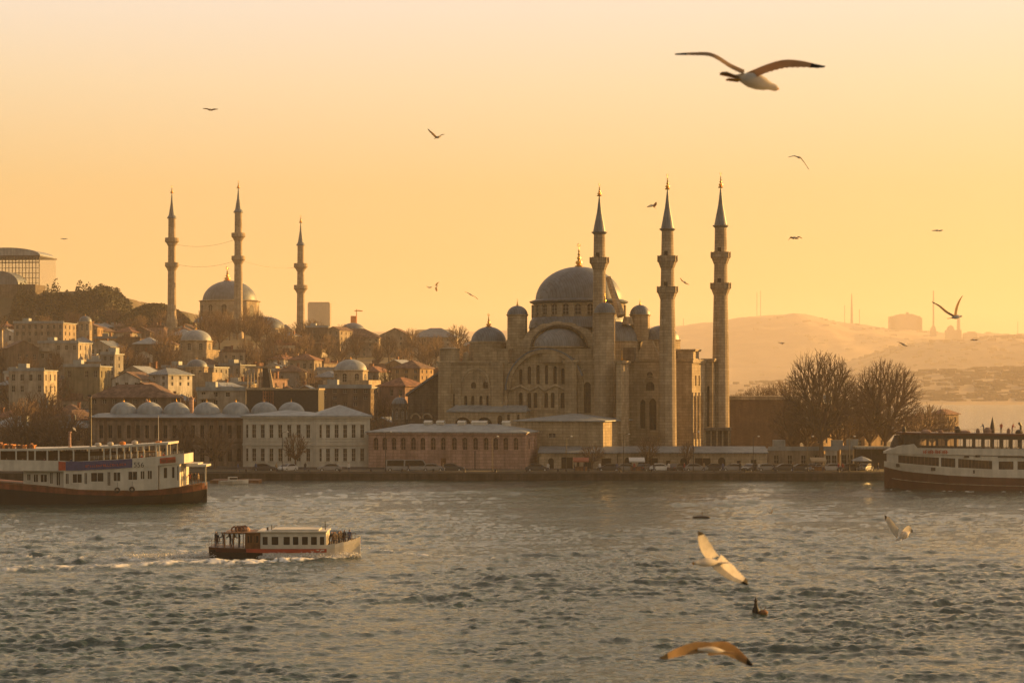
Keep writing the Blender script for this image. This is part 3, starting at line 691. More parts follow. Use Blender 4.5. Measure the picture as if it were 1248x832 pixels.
mb = MB(); mb.box(u(598, 2), u(621, 2), 1.2, 5, z(610, 441, 2), z(610, 426.5, 2)); mb.box(u(597, 2), u(622, 2), 1.0, 5.2, z(610, 426.5, 2), z(610, 425, 2)); mb.box(u(577, 2), u(598, 2), 2, 5, z(585, 441, 2), z(585, 430, 2)); mb.build('roof_block', 'stone', mosque)
mb = MB(); mb.lathe(u(568, 4), 4, [(4.5 * s, z(568, 441, 4)), (4.5 * s, z(568, 434, 4)), (3 * s, z(568, 430, 4)), (.01, z(568, 428.5, 4))], 12); mb.build('small_turret', 'stone', mosque)
# low lean-to with arches in front of the left wing
mwall('portico_wall', 546, 641, 500.5, 562, -2.6, [(554, 574, 508, 530, 1), (580, 600, 508, 530, 1), (606, 612, 506, 520, 1), (630, 633, 505, 520, 0), (618, 621, 505, 520, 0)], back=0, m='stone2')
mb = MB(); a, b_ = u(544, -3), u(642, -3); z0, z1 = z(590, 500.5, -3), z(590, 493.5, 0)
mb.poly([(a, -3.0, z0), (b_, -3.0, z0), (b_ - 1, -.02, z1), (a + 1, -.02, z1)]); mb.poly([(a, -3.0, z0 - .25), (b_, -3.0, z0 - .25), (b_, -3.0, z0), (a, -3.0, z0)]); mb.poly([(b_, -3.0, z0), (b_, -.02, z0), (b_ - 1, -.02, z1)]); mb.build('portico_roof', 'leadlight', mosque)
# sloping left end
mb = MB(); v = 3.0; zt = z(535, 455, v); zb_ = z(500, 562, v)
mb.prism([(u(497, v), zb_), (u(536, v), zb_), (u(536, v), zt), (u(497, v), z(497, 482, v))], v, v + 14); mb.build('lower_wing_wall', 'darkstone', mosque)
mb = MB(); mb.prism([(u(495, v), z(495, 483, v)), (u(536, v), zt + .02), (u(536, v), zt + .5), (u(495, v), z(495, 483, v) + .5)], v - .5, v + 14.5); mb.build('lower_wing_roof', 'lead', mosque)
for a in (507, 521):
    mb = MB(); s = fr.s_(a, v); uc = u(a, v); zc = z(a, 510, v); n = 12
    I = [(uc + 5 * s * math.cos(math.pi * k / n), zc + 5 * s * math.sin(math.pi * k / n)) for k in range(n + 1)]; O_ = [(uc + 7 * s * math.cos(math.pi * k / n), zc + 7 * s * math.sin(math.pi * k / n)) for k in range(n + 1)]
    mb.band(I, O_, v - .25, v + .01); mb.build('arch_moulding', 'stone2', mosque)

minaret('minaret', 'single galleried minaret rising directly in front of the main dome', 730.5, 389, 224, 283, [314], 560, 10.2 * .16, 7.0 * .16, ZB, MG, pyf=238)
minaret('minaret', 'tall twin galleried minaret standing in front of the mosque\'s sunlit right wing', 813.5, 383, 212, 279, [312, 349.5], 560, 11.6 * .158, 7.2 * .158, ZB, MG, pyf=230)
minaret('minaret', 'tall twin galleried minaret at the mosque\'s far end beside the brown block', 878.3, 396, 210, 275, [307.5, 345], 560, 11.2 * .163, 7.2 * .163, ZB, MG, pyf=228)
# ------------------------------------------------------------------ waterfront buildings
# annex beside the mosque
fr = Fr(735, 368, -18, 1.6); u, z = fr.u, fr.z
root = fr.root('annex'); tag(root, 'windowless stone annex with pale lead hip roof in front of the mosque', 'annex')
ua, ub = u(630, 0), u(735, 0); zt = z(700, 513.5, 0); D_ = 19.0
mb = MB(); mb.wall(ua, ub, 0, zt, [(u(668, 0), u(677, 0), z(672, 533, 0), z(672, 528, 0))], 0, .3)
mb.box(ua, ub, .001, D_, 0, zt - .01, 'f'); mb.build('wall', 'stone', root)
window(root, u(668, 0), u(677, 0), z(672, 533, 0), z(672, 528, 0), 0, .28)
mb = MB(); mb.hip(ua, ub, 0, D_, zt, z(700, 503.5, 6) - zt - .25, .6); mb.build('roof', 'leadlight', root)

# long pink building
fr = Fr(640, 361, -12, 1.45); u, z = fr.u, fr.z
root = fr.root('waterfront_hall'); tag(root, 'long low pink building with a row of arched windows right on the quay', 'building')
ua, ub = u(449, 0), u(640, 0); zt = z(600, 527.5, 0); D_ = 12.8
wx = [458, 468.7, 480, 491.3, 503.7, 515.2, 527.9, 540, 553.7, 566.5, 579.4, 592.3, 604, 616.2, 628.7]
ops = [(u(x - 2.9, 0), u(x + 2.9, 0), z(x, 548, 0), z(x, 533, 0), 1) for x in wx]
door = (u(537, 0), u(543.5, 0), 0.0, z(540, 558, 0), 0)
mb = MB(); mb.wall(ua, ub, 0, zt, ops + [door], 0, .35)
side = [(3.0, 4.2, z(640, 547.5, 3), z(640, 533.5, 3), 1), (8.2, 9.4, z(640, 547, 8), z(640, 534, 8), 1)]
mb.T = lambda a, b, c: (ub - b, a, c); mb.wall(0, D_, 0, zt, side, 0, .35); mb.T = None
mb.poly([(ua, 0, 0), (ua, D_, 0), (ua, D_, zt), (ua, 0, zt)]); mb.poly([(ua, D_, 0), (ub, D_, 0), (ub, D_, zt), (ua, D_, zt)])
mb.build('wall', 'pink', root)
for q_ in ops: window(root, *q_[:4], 1, .33, gm='glassb', fm='pink')
for q_ in side: window(root, *q_[:4], 1, .33, side=ub, gm='glassb', fm='pink')
mb = MB(); mb.box(door[0], door[1], .2, .3, 0, door[3]); mb.build('door', 'wood', root)
mb = MB(); mb.box(ua - .3, ub + .3, -.3, D_ + .3, zt - .35, zt - .002); mb.build('cornice', 'pink', root)
mb = MB(); mb.hip(ua, ub, 0, D_, zt, 1.35, .5); rf = mb.build('roof', 'leadlight', root)
for x in (522, 537, 563, 580, 589, 617): 
    mb = MB(); a = u(x, 6); mb.box(a - .7, a + .7, 5.4, 6.8, zt + 1.15, zt + 1.75); mb.gable(a - .7, a + .7, 5.4, 6.8, zt + 1.75, .3, .05); mb.build('skylight', 'whitepaint', rf)
mb = MB(); x = u(579, 0); mb.tube((x, -.1, 0), (x, -.1, z(579, 549, 0)), .1, .1, 6); mb.build('drainpipe', 'metal', root)

# white two storey building: two straight facades meeting at a blunt corner
def white_part(fr, pa, pb, wxs, name, label, depth, m='white', tm='trimw', roof='leadlight', roofh=1.2, top=507.5):
    u, z = fr.u, fr.z
    root = fr.root(name); tag(root, label, 'building')
    ua, ub = u(pa, 0), u(pb, 0); pm = (pa + pb) / 2; zt = z(pm, top, 0)
    ops = []
    for x in wxs:
        ops.append((u(x - 2.4, 0), u(x + 2.4, 0), z(pm, 533.5, 0), z(pm, 517.5, 0), 0)); ops.append((u(x - 2.4, 0), u(x + 2.4, 0), z(pm, 562, 0), z(pm, 546.5, 0), 0))
    mb = MB(); mb.wall(ua, ub, 0, zt, ops, 0, .3); mb.box(ua, ub, .002, depth, 0, zt - .01, 'ft'); mb.build('wall', m, root)
    for q_ in ops: window(root, *q_[:4], 0, .28, gm='glass', fm=tm, bars=(2, 3))
    for q_ in ops:
        mb = MB(); mb.box(q_[0] - .18, q_[1] + .18, -.14, -.003, q_[3], q_[3] + .22); mb.build('window_lintel', tm, root); mb = MB(); mb.box(q_[0] - .2, q_[1] + .2, -.16, -.003, q_[2] - .16, q_[2]); mb.build('window_sill', tm, root)
    mb = MB(); zz = z(pm, 541.5, 0); mb.box(ua - .1, ub + .1, -.22, -.004, zz - .2, zz + .25); zz = z(pm, 538, 0); mb.box(ua - .05, ub + .05, -.12, -.004, zz, zz + .14)
    zz = z(pm, 512.5, 0); mb.box(ua - .05, ub + .05, -.15, -.004, zz, zz + .15); mb.box(ua - .35, ub + .35, -.4, depth + .3, zt - .3, zt); mb.build('cornice', tm, root)
    for x in (ua + .25, ub - .25):
        mb = MB(); mb.box(x - .3, x + .3, -.1, -.003, 0, zt - .31); mb.build('pilaster', tm, root)
    return root, ua, ub, zt
fl = Fr(385, 368, -7, 1.45)
rootw, ua, ub, zt = white_part(fl, 296.5, 385, [298.9 + 1.2, 309.5, 320, 330.6, 341.3, 352.4, 363.8, 375.4], 'white_building', 'white two storey building with tall dark windows at the left of the bend', 15)
mb = MB(); mb.hip(ua, ub, 0, 15, zt, 1.0, .5, ridge=7); mb.build('roof', 'leadlight', rootw)
frr = Fr(385.4, 368.05, 9, 1.45)
rootr, ua2, ub2, zt2 = white_part(frr, 385.6, 450.5, [389.8, 399.8, 410.2, 420.7, 431, 441.5], 'white_building', 'white two storey building with a shallow pyramid roof next to the pink hall', 16)
mb = MB(); mb.hip(ua2, ub2, 0, 16, zt2, 1.9, .5); mb.build('roof', 'leadlight', rootr)

# long brick wing with the row of domes
fb = Fr(296, 373, -3, 1.45); u, z = fb.u, fb.z
root = fb.root('domed_bazaar'); tag(root, 'long brown brick hall with a row of grey lead domes behind the ferry', 'hall')
ua, ub = u(112, 0), u(296, 0); pm = 200; zt = z(pm, 508.5, 0)
wxs = list(np.arange(123, 293, 11.2)); ops = []
for x in wxs:
    ops.append((u(x - 2.4, 0), u(x + 2.4, 0), z(pm, 534, 0), z(pm, 518, 0), 0)); ops.append((u(x - 2.6, 0), u(x + 2.6, 0), z(pm, 562, 0), z(pm, 546, 0), 1))
mb = MB(); mb.wall(ua, ub, 0, zt, ops, 0, .35); mb.box(ua, ub, .002, 12, 0, zt - .01, 'f'); mb.build('wall', 'brick', root)
for q_ in ops: window(root, *q_[:4], q_[4], .33, gm='glass', fm='brownwall')
mb = MB(); mb.box(ua - .4, ub + .4, -.45, 12, zt - .5, zt - .25); mb.box(ua - .6, ub + .5, -.7, 12, zt - .25, zt); zz = z(pm, 540, 0); mb.box(ua, ub, -.15, -.003, zz, zz + .3)
mb.build('cornice', 'brownwall', root)
for x in wxs[1::3]:
    mb = MB(); a = u(x - 5.5, 0); mb.box(a - .3, a + .3, -.14, -.003, 0, zt - .51); mb.build('pilaster', 'brownwall', root)
mb = MB(); mb.poly([(ua - .6, -.7, zt + .004), (u(388, 0), -.7, zt + .02), (u(386, 3), 4.5, zt + .7), (ua, 4.5, zt + .7)]); mb.box(ua, u(384, 3), 4.5, 12, zt, zt + .7)
mb.build('roof', 'leadflat', root)
for x in (151, 182.5, 215, 252, 287.5, 322, 355):
    s = fb.s_(x, 6); mb = MB(); uc = u(x, 6); z0 = z(x, 504.5, 6)
    mb.lathe(uc, 6, [(17.6 * s, z0 - .9), (17.2 * s, z0 - .1), (16.8 * s, z0)], 32); mb.dome(uc, 6, z0 - .02, 16.8 * s, 15.0 * s, 40, 9, flute=-.008); d_ = mb.build('dome', 'leadlight', root, True)
    finial(d_, uc, 6, z0 + 14.8 * s, .7, .1)
for x, pyt in ((232.5, 483), (178, 487)):
    mb = MB(); a = u(x, 10); mb.box(a - .35, a + .35, 10.2, 10.9, zt, z(x, pyt + 3, 10)); mb.box(a - .5, a + .5, 10.05, 11.05, z(x, pyt + 3, 10), z(x, pyt + 2, 10)); mb.prism([(a - .3, z(x, pyt + 2, 10)), (a + .3, z(x, pyt + 2, 10)), (a, z(x, pyt - 1, 10))], 10.3, 10.8); mb.build('chimney', 'pink', root)

# low arcaded shop wall along the quay to the right
def low_row(px0, pa, pb, Yc, deg, ops_px, label, pytop=550.5, pyroof=543.5, m='stone2', dep=6):
    f = Fr(px0, Yc, deg, 1.5); u, z = f.u, f.z; root = f.root('arcade_row'); tag(root, label, 'shop row')
    ua, ub = u(pa, 0), u(pb, 0); pm = (pa + pb) / 2; zt = z(pm, pytop, 0)
    ops = [(u(a, 0), u(b, 0), 0.02, z(pm, p, 0), ar) for a, b, p, ar in ops_px]
    mb = MB(); mb.wall(ua, ub, 0, zt, ops, 0, .5); mb.box(ua, ub, .002, dep, 0, zt - .01, 'ft'); mb.build('wall', m, root)
    for i, q_ in enumerate(ops):
        mb = MB(); pr = arch_pts(q_[0], q_[1], q_[2], q_[3], q_[4]); mb.poly([(a, .48, b) for a, b in pr]); n_ = max(1, int((q_[1] - q_[0]) / 1.2))
        mb.mi = 1
        for k in range(n_ + 1):
            x = q_[0] + (q_[1] - q_[0]) * k / n_; mb.box(x - .05, x + .05, .40, .474, q_[2], q_[3] - (.9 if q_[4] else 0))
        mb.build('shopfront', ['glass', 'wood'], root)
    mb = MB(); z1 = z(pm, pyroof, dep); mb.poly([(ua - .2, -.5, zt - .05), (ub + .2, -.5, zt - .05), (ub + .2, dep, z1), (ua - .2, dep, z1)]); mb.box(ua - .2, ub + .2, -.5, -.3, zt - .25, zt - .052); mb.poly([(ub + .2, -.5, zt - .05), (ub + .2, dep, z1), (ub + .2, dep, zt - .3)]); mb.box(ua, ub, dep, dep + .2, 0, z1); mb.build('roof', 'leadflat', root)
    return root
low_row(655, 657, 752, 364, -4, [(668, 675, 558, 1), (684, 698, 557, 0), (703, 706, 560, 0), (711, 721, 557, 1), (733, 745, 558, 0)], 'low stone shop row under the annex, just right of the pink hall')
low_row(752, 753, 935, 365, -2, [(761, 770, 557, 1), (778, 802, 558, 0), (829, 840, 557, 1), (847, 866, 558, 0), (875, 884, 557, 1), (898, 903, 561, 0), (915, 922, 560, 0), (812, 817, 561, 0)], 'long low stone shop row at the foot of the mosque\'s tall minarets')
# little kiosk of columns beneath the far minaret
f = Fr(888, 376, -10, 1.5); u, z = f.u, f.z; root = f.root('kiosk'); tag(root, 'small dark colonnaded kiosk at the foot of the rightmost mosque minaret', 'kiosk')
mb = MB(); mb.box(u(858, 0), u(890, 0), 0, 4, z(870, 524.5, 0), z(870, 521, 0)); mb.build('roof', 'darkstone', root)
for a in (859.5, 866.5, 873.5, 880.5, 888):
    mb = MB(); mb.lathe(u(a, 0) + 0, .3, [(.16, 0), (.13, z(a, 525, 0)), (.2, z(a, 524.4, 0))], 8); mb.build('column', 'stone', root)
mb = MB(); mb.box(u(859, 0), u(889, 0), 3, 3.9, 0, z(870, 524.6, 0)); mb.build('back_wall', 'darkstone', root)
# big plain brown block behind trees
f = Fr(975, 425, -8, 1.5); u, z = f.u, f.z; root = f.root('brown_block'); tag(root, 'big plain brown block behind the bare trees right of the mosque', 'building')
ua, ub = u(889, 0), u(975, 0); zt = z(930, 487, 0)
ops = [(u(x, 0), u(x + 4, 0), z(930, p + 9, 0), z(930, p, 0), 0) for x in range(902, 972, 12) for p in (497, 515)]
mb = MB(); mb.wall(ua, ub, 0, zt, ops, 0, .15); mb.box(ua, ub, .002, 18, 0, zt - .01, 'f'); mb.build('wall', 'brownwall', root)
for q_ in ops: window(root, *q_[:4], 0, .14, gm='brownwall', fm='brownwall', bars=(1, 3))
mb = MB(); mb.box(ua - .4, ub + .4, -.4, 18.4, zt, zt + .8); mb.build('cornice', 'stone', root)

# generic small house -------------------------------------------------
COLS = {'cream': (.50, .43, .33), 'tan': (.40, .32, .23), 'ochre': (.42, .28, .15), 'grey': (.30, .28, .25), 'brown': (.22, .16, .11), 'rose': (.42, .27, .21), 'white': (.60, .56, .49), 'olive': (.26, .23, .15)}
for k, c in COLS.items(): M['h_' + k] = mat('house_' + k, tuple(v_ * .82 for v_ in c), .88, .2, .4, .15)
RC = {'red tiled': 'tile', 'brown tiled': 'tiled', 'grey lead': 'leadflat', 'pale lead': 'leadlight'}
def house(name, label, X, Y, zb, w_, d_, storeys, rot, col, rtype, rcol, group=None, cat='house', chim=True, sh=3.0, side_lit=True, hasw=True, base=4.0, zt=None):
    root = empty(name, (X, Y, zb), R(rot)); tag(root, label, cat, group)
    h = storeys * sh + .5 if zt is None else zt - zb; storeys = max(1, storeys)
    n = max(2, int(w_ / 2.1)); ops = []; g = w_ / n; sh = (h - .5) / storeys
    for i in range(n):
        for j in range(storeys):
            if random.random() < .16 and n > 2: continue
            ops.append((-w_ / 2 + g * (i + .5) - .45, -w_ / 2 + g * (i + .5) + .45, .9 + sh * j, .9 + sh * j + min(1.7, sh * .55), 0))
    ns = max(1, int(d_ / 3.2)); gs = d_ / ns; sops = [(gs * (i + .5) - .45, gs * (i + .5) + .45, .9 + sh * j, .9 + sh * j + min(1.7, sh * .55), 0) for i in range(ns) for j in range(storeys)]
    mb = MB(); mb.wall(-w_ / 2, w_ / 2, 0, h, ops, 0, .25); mb.T = lambda a, b, c: (w_ / 2 - b, a, c); mb.wall(0, d_, 0, h, sops, 0, .25); mb.T = None
    mb.poly([(-w_ / 2, 0, 0), (-w_ / 2, d_, 0), (-w_ / 2, d_, h), (-w_ / 2, 0, h)]); mb.poly([(-w_ / 2, d_, 0), (w_ / 2, d_, 0), (w_ / 2, d_, h), (-w_ / 2, d_, h)])
    mb.box(-w_ / 2, w_ / 2, .01, d_, -base, 0, 't'); mb.poly([(-w_ / 2, 0, h - .01), (w_ / 2, 0, h - .01), (w_ / 2, d_, h - .01), (-w_ / 2, d_, h - .01)])
    if rtype == 'gable': mb.prism([(-w_ / 2, h), (w_ / 2, h), (0, h + w_ * .24)], .01, d_ - .01)
    mb.build('wall', 'h_' + col, root)
    for q_ in ops: window(root, *q_[:4], 0, .24, bars=(2, 2))
    for q_ in sops: window(root, *q_[:4], 0, .24, side=w_ / 2, bars=(2, 2))
    mb = MB()
    if rtype == 'hip': mb.hip(-w_ / 2, w_ / 2, 0, d_, h, min(w_, d_) * .27, .45)
    elif rtype == 'gable': mb.gable(-w_ / 2, w_ / 2, 0, d_, h, w_ * .24, .35, axis='y')
    else:
        mb.box(-w_ / 2 - .25, w_ / 2 + .25, -.25, d_ + .25, h, h + .25); mb.box(-w_ / 2 + 1, -w_ / 2 + 3.2, d_ * .4, d_ * .4 + 2.4, h + .25, h + 1.9)
        mb.box(-w_ / 2 - .25, w_ / 2 + .25, -.25, 0, h + .25, h + .8)
    rf = mb.build('roof', RC[rcol], root)
    if w_ > 6 and random.random() < .45:
        bx = random.choice((-1, 1)) * w_ * .28; bz = h - sh * .95; bb = MB(); bb.box(bx - w_ * .16, bx + w_ * .16, -.9, -.02, bz - .15, bz); bb.box(bx - w_ * .16, bx + w_ * .16, -.9, -.84, bz, bz + .85); bb.build('balcony', 'h_' + col, root)
    if random.random() < .3:
        bb = MB(); ax_ = random.uniform(-.3, .3) * w_; bb.tube((ax_, d_ * .3, h), (ax_, d_ * .3, h + 2.6), .05, .04, 4); bb.tube((ax_ - .6, d_ * .3, h + 2.3), (ax_ + .6, d_ * .3, h + 2.3), .03, .03, 4); bb.tube((ax_ - .4, d_ * .3, h + 2.0), (ax_ + .4, d_ * .3, h + 2.0), .03, .03, 4); bb.build('aerial', 'metal', rf)
    if chim:
        cx = random.uniform(-w_ * .3, w_ * .3); cy = d_ * random.uniform(.35, .7); ch = h + (.6 if rtype == 'flat' else w_ * .14)
        mb = MB(); mb.box(cx - .3, cx + .3, cy - .3, cy + .3, h, ch + 1.4); mb.box(cx - .4, cx + .4, cy - .4, cy + .4, ch + 1.4, ch + 1.6); mb.build('chimney', 'tile', rf)
    return root
def dome_house(name, label, px, Y, pyb, pye, pyt, half, col='stone', dm='leadlight', cat='domed building', fin=4, rot=-18, wing=0, n=8, wins=8):
    s = Y / F; zb = ground((px - 624) / F * Y, Y); z = lambda py: CAMH - (py - HY) * s - zb
    root = empty(name, ((px - 624) * s, Y, zb), R(rot)); tag(root, label, cat)
    r = half * s; ze, zt = z(pye), z(pyt); z0 = min(z(pyb), 0)
    mb = MB(); mb.lathe(0, 0, [(r * 1.03, -2), (r * 1.03, ze - .5), (r * 1.09, ze - .2), (r * 1.09, ze), (r, ze + .1)], n, a0=22.5, a1=382.5)
    if wing: mb.box(-r * wing, r * wing, -r * .8, r * 1.2, -2, z(pye) - (ze - z(pyb)) * .45)
    mb.build('wall', col, root)
    for k in range(wins):
        t = 2 * math.pi * (k + .5 * (n == 8 and wins == 8) * 0) / wins; ww = min(1.3, r * .3); hh = min(2.2, (z(pye) - z(pyb)) * .5)
        rr = r * 1.03 * (math.cos(math.pi / n) if n <= 8 else 1) + .03
        o = window(root, 0, ww, 0, hh, 1, bars=(2, 3)); o.location = (rr * math.cos(t) + ww / 2 * math.sin(t), rr * math.sin(t) - ww / 2 * math.cos(t), ze - .9 - hh); o.rotation_euler = (0, 0, t + R(90))
    mb = MB(); mb.dome(0, 0, ze + .05, r * .98, zt - ze, 32, 8, flute=-.008); d_ = mb.build('dome', dm, root, True)
    if fin: finial(d_, 0, 0, zt - .05, fin * s, .2)
    return root
# ------------------------------------------------------------------ the hillside town
def tree_mesh(name, seed, H_, crownr, trunk_h, n=700, tip=.03, r0=.32, low=.22, pw=.43):
    """bare crown: shoots spread over a rounded volume, gathered again and again into branches down to the trunk"""
    rs_ = np.random.RandomState(seed); pts = []
    while len(pts) < n:
        d = rs_.normal(size=3); d /= np.linalg.norm(d); rr = rs_.uniform(0, 1) ** .27
        p = d * rr
        if p[2] < -.92 + low: continue
        lump = 1 + .05 * math.sin(3 * math.atan2(p[1], p[0]) + seed) + .05 * math.sin(5 * math.atan2(p[1], p[0]) + 2 * p[2] * 4) + rs_.normal() * .02
        pts.append((p[0] * crownr * lump, p[1] * crownr * lump, trunk_h + (H_ - trunk_h) * (.48 + .52 * p[2] * lump)))
    tr = MB(); cr = MB(); tr.tube((0, 0, -.6), (0, 0, trunk_h * .5), r0 * 1.15, r0 * .95, 8); tr.tube((0, 0, trunk_h * .5), (0, 0, trunk_h), r0 * .95, r0 * .82, 8)
    def rec(node, P_, r, lev):
        m_ = len(P_)
        if m_ == 1:
            mid = (node + P_[0]) / 2 + rs_.normal(size=3) * .03 * np.linalg.norm(P_[0] - node) + np.array([0, 0, -.04 * np.linalg.norm(P_[0] - node)])
            cr.tube(node, mid, tip * 1.1, tip, 3); cr.tube(mid, P_[0], tip, tip * .55, 3); return
        k = 2 if m_ < 6 else (3 if lev else 6)
        c = P_[rs_.choice(m_, min(k, m_), replace=False)]
        for _ in range(4):
            lab = np.argmin(((P_[:, None] - c[None]) ** 2).sum(-1), 1); c = np.array([P_[lab == j].mean(0) if (lab == j).any() else c[j] for j in range(len(c))])
        for j in range(len(c)):
            Q = P_[lab == j]
            if not len(Q): continue
            if len(Q) == m_: Q = Q[:]; 
            t = (.30 if lev == 0 else .40) if len(Q) > 12 else .5
            L_ = np.linalg.norm(c[j] - node); e = node + (c[j] - node) * t + rs_.normal(size=3) * .045 * L_ + np.array([0, 0, -.02 * L_])
            rj = max(tip * 1.15, tip * len(Q) ** pw); cr.tube(node, e, min(r, rj * 1.15), rj, 5 if len(Q) > 20 else 3)
            if len(Q) == m_ and m_ < 4: 
                for q__ in Q: cr.tube(e, q__, tip, tip * .6, 3)
            else: rec(e, Q, rj, lev + 1)
    rec(np.array([0, 0, trunk_h - .02]), np.array(pts), r0 * .8, 0)
    o1 = tr.build('trunk', 'bark'); o2 = cr.build('crown', 'twig'); a, b = o1.data, o2.data
    bpy.data.objects.remove(o1); bpy.data.objects.remove(o2); return a, b
TM = [tree_mesh('t', 11, 10, 4.0, 2.4, 520, .034, .26), tree_mesh('t', 12, 9, 3.4, 2.2, 420, .034, .22), tree_mesh('t', 13, 8, 4.2, 1.8, 480, .034, .24), tree_mesh('t', 14, 11, 3.3, 3.0, 480, .034, .26)]
BIGA = tree_mesh('t', 31, 21.8, 7.4, 5.0, 4300, .027, .46)
BIGB = tree_mesh('t', 32, 19.8, 6.9, 4.6, 3800, .027, .40)
def tree(name, label, X, Y, meshes, sc=1.0, zb=None, rot=None, group=None, sxy=1.0):
    zb = ground(X, Y) if zb is None else zb
    root = empty(name, (X, Y, zb), random.random() * 6.28 if rot is None else rot); tag(root, label, 'tree', group); root.scale = (sc * sxy, sc * sxy, sc)
    for n_, m_ in zip(('trunk', 'crown'), meshes):
        o = bpy.data.objects.new(n_, m_); C.objects.link(o); o.parent = root
    return root
tree('bare_tree', 'tallest bare tree with rounded crown standing on the quay right of the brown block', (1001 - 624) / F * 368, 368, BIGA, 1.0, 1.5, 0.4)
tree('bare_tree', 'second tallest rounded bare tree, nearest to the right ferry\'s bow', (1079 - 624) / F * 372, 372, BIGB, 1.02, 1.5, 1.2)
tree('bare_tree', 'slim bare tree whose dark trunk rises just right of the tallest bare tree', (1022 - 624) / F * 376, 376, TM[3], 1.25, 1.5, 2)
tree('bare_tree', 'small bare tree overhanging the water behind the right ferry\'s roof', (1136 - 624) / F * 440, 440, TM[0], 1.15, 1.5, 1)
tree('bare_tree', 'bare tree filling the gap between the two big quay trees and the open water', (1118 - 624) / F * 420, 420, TM[2], 1.55, 1.5, 4)
tree('bare_tree', 'broad bare tree behind and between the two biggest quay trees', (1060 - 624) / F * 402, 402, BIGB, .78, 1.5, 3)
tree('bare_tree', 'bare tree hard against the left side of the tallest quay tree', (984 - 624) / F * 380, 380, BIGA, .62, 1.5, 3)
tree('bare_tree', 'rightmost small bare tree at the tip of the promontory', (1153 - 624) / F * 470, 470, TM[1], 1.0, 1.5, 1)
tree('bare_tree', 'bare tree poking over the right end of the brown block', (952 - 624) / F * 452, 452, BIGB, .84, 1.5, 4)
tree('bare_tree', 'bare tree behind the middle of the brown block\'s roof', (925 - 624) / F * 470, 470, BIGA, .72, 1.5, 2)
tree('bare_tree', 'bare tree between the far minaret and the brown block\'s roof', (903 - 624) / F * 500, 500, BIGB, .70, 1.5, 2)
tree('bare_tree', 'bare tree in front of the brown block, left of the tallest quay tree', (966 - 624) / F * 385, 385, TM[0], 1.35, 1.5, 5)
tree('bare_tree', 'bare tree between the two biggest quay trees', (1042 - 624) / F * 395, 395, TM[1], 1.75, 1.5, 5)
tree('bare_tree', 'reddish bare sapling in front of the annex\'s sunlit end', (722 - 624) / F * 359, 359, TM[2], .62, 1.4, 5)
tree('bare_tree', 'small reddish bare tree in front of the shop row, left of the middle minaret', (790 - 624) / F * 362, 362, TM[1], .72, 1.4, 5)
tree('bare_tree', 'small bare tree on the quay at the foot of the pair of mosque minarets', (838 - 624) / F * 360, 360, TM[3], .5, 1.4, 1)
tree('bare_tree', 'low bare tree in front of the white building\'s bend', (360 - 624) / F * 362, 362, TM[1], .78, 1.4, 3)
tree('bare_tree', 'low bare tree in front of the domed brick hall', (262 - 624) / F * 362, 362, TM[2], 1.0, 1.4, 3)
tree('bare_tree', 'bare tree beside the stern of the left ferry, before the brick hall', (225 - 624) / F * 364, 364, TM[3], .8, 1.4, 3)
tree('bare_tree', 'dark bare tree in the gap between white building and mosque', (463 - 624) / F * 390, 390, TM[0], 1.0, 1.6, 3)

# left mosque on the hill ------------------------------------------------
HG = 'minarets of the mosque on the hill'
YL = 790.0
def gpx(px, Y): return ground((px - 624) / F * Y, Y)
fl2 = Fr(290, YL, -18, 33.0); u, z = fl2.u, fl2.z
hm_ = fl2.root('hilltop_mosque'); tag(hm_, 'smaller grey domed mosque on top of the left hill', 'mosque')
def lw(name, m, f_, sm=False): mb = MB(); f_(mb); return mb.build(name, m, hm_, sm)
s = fl2.s_(280, 12)
lw('hall_wall', 'stone', lambda mb: mb.box(u(243, 0), u(317, 0), 0, 26, -6, z(280, 394, 0)))
lw('crossing', 'stone', lambda mb: mb.box(u(243, 3), u(312, 3), 3, 22, 0, z(280, 386, 3)))
lw('drum', 'stone2', lambda mb: mb.lathe(u(280, 12), 12, [(36 * s, z(280, 390, 12)), (36 * s, z(280, 368.5, 12)), (38 * s, z(280, 367, 12)), (34 * s, z(280, 366, 12))], 12))
for k in range(12):
    t = 2 * math.pi * (k + .5) / 12; o = window(hm_, 0, 2.2, 0, 4.6, 1, bars=(2, 3)); rr = 36 * s * math.cos(math.pi / 12) + .05; o.location = (u(280, 12) + rr * math.cos(t) + 1.1 * math.sin(t), 12 + rr * math.sin(t) - 1.1 * math.cos(t), z(280, 386, 12)); o.rotation_euler = (0, 0, t + R(90))
lw('main_dome', 'lead', lambda mb: mb.dome(u(280, 12), 12, z(280, 367, 12), 33 * s, 25 * s, 48, 10, flute=-.008), True)
finial(hm_, u(277, 12), 12, z(280, 342.5, 12), 17 * s, 1.0)
lw('side_dome', 'lead', lambda mb: mb.dome(u(323, 8), 8, z(323, 400, 8), 24 * s, 14 * s, 32, 8), True)
lw('side_dome_base', 'stone', lambda mb: mb.lathe(u(323, 8), 8, [(25 * s, -4), (25 * s, z(323, 401, 8)), (24 * s, z(323, 400, 8))], 10))
lw('front_half_dome', 'leadflat', lambda mb: mb.dome(u(254, 1), 1, z(254, 394, 1), 18 * s, 9 * s, 24, 6), True)
lw('buttress', 'stone', lambda mb: mb.box(u(273, -2), u(283, -2), -2, 4, -4, z(276, 380, -2)))
lw('buttress', 'stone', lambda mb: mb.box(u(303, -2), u(309, -2), -2, 4, -4, z(306, 386, -2)))
lw('corner_turret', 'lead', lambda mb: mb.lathe(u(348, 12), 12, [(8 * s, -3), (8 * s, z(348, 403, 12)), (9 * s, z(348, 402, 12)), (4 * s, z(348, 397.5, 12)), (.01, z(348, 395, 12))], 10))
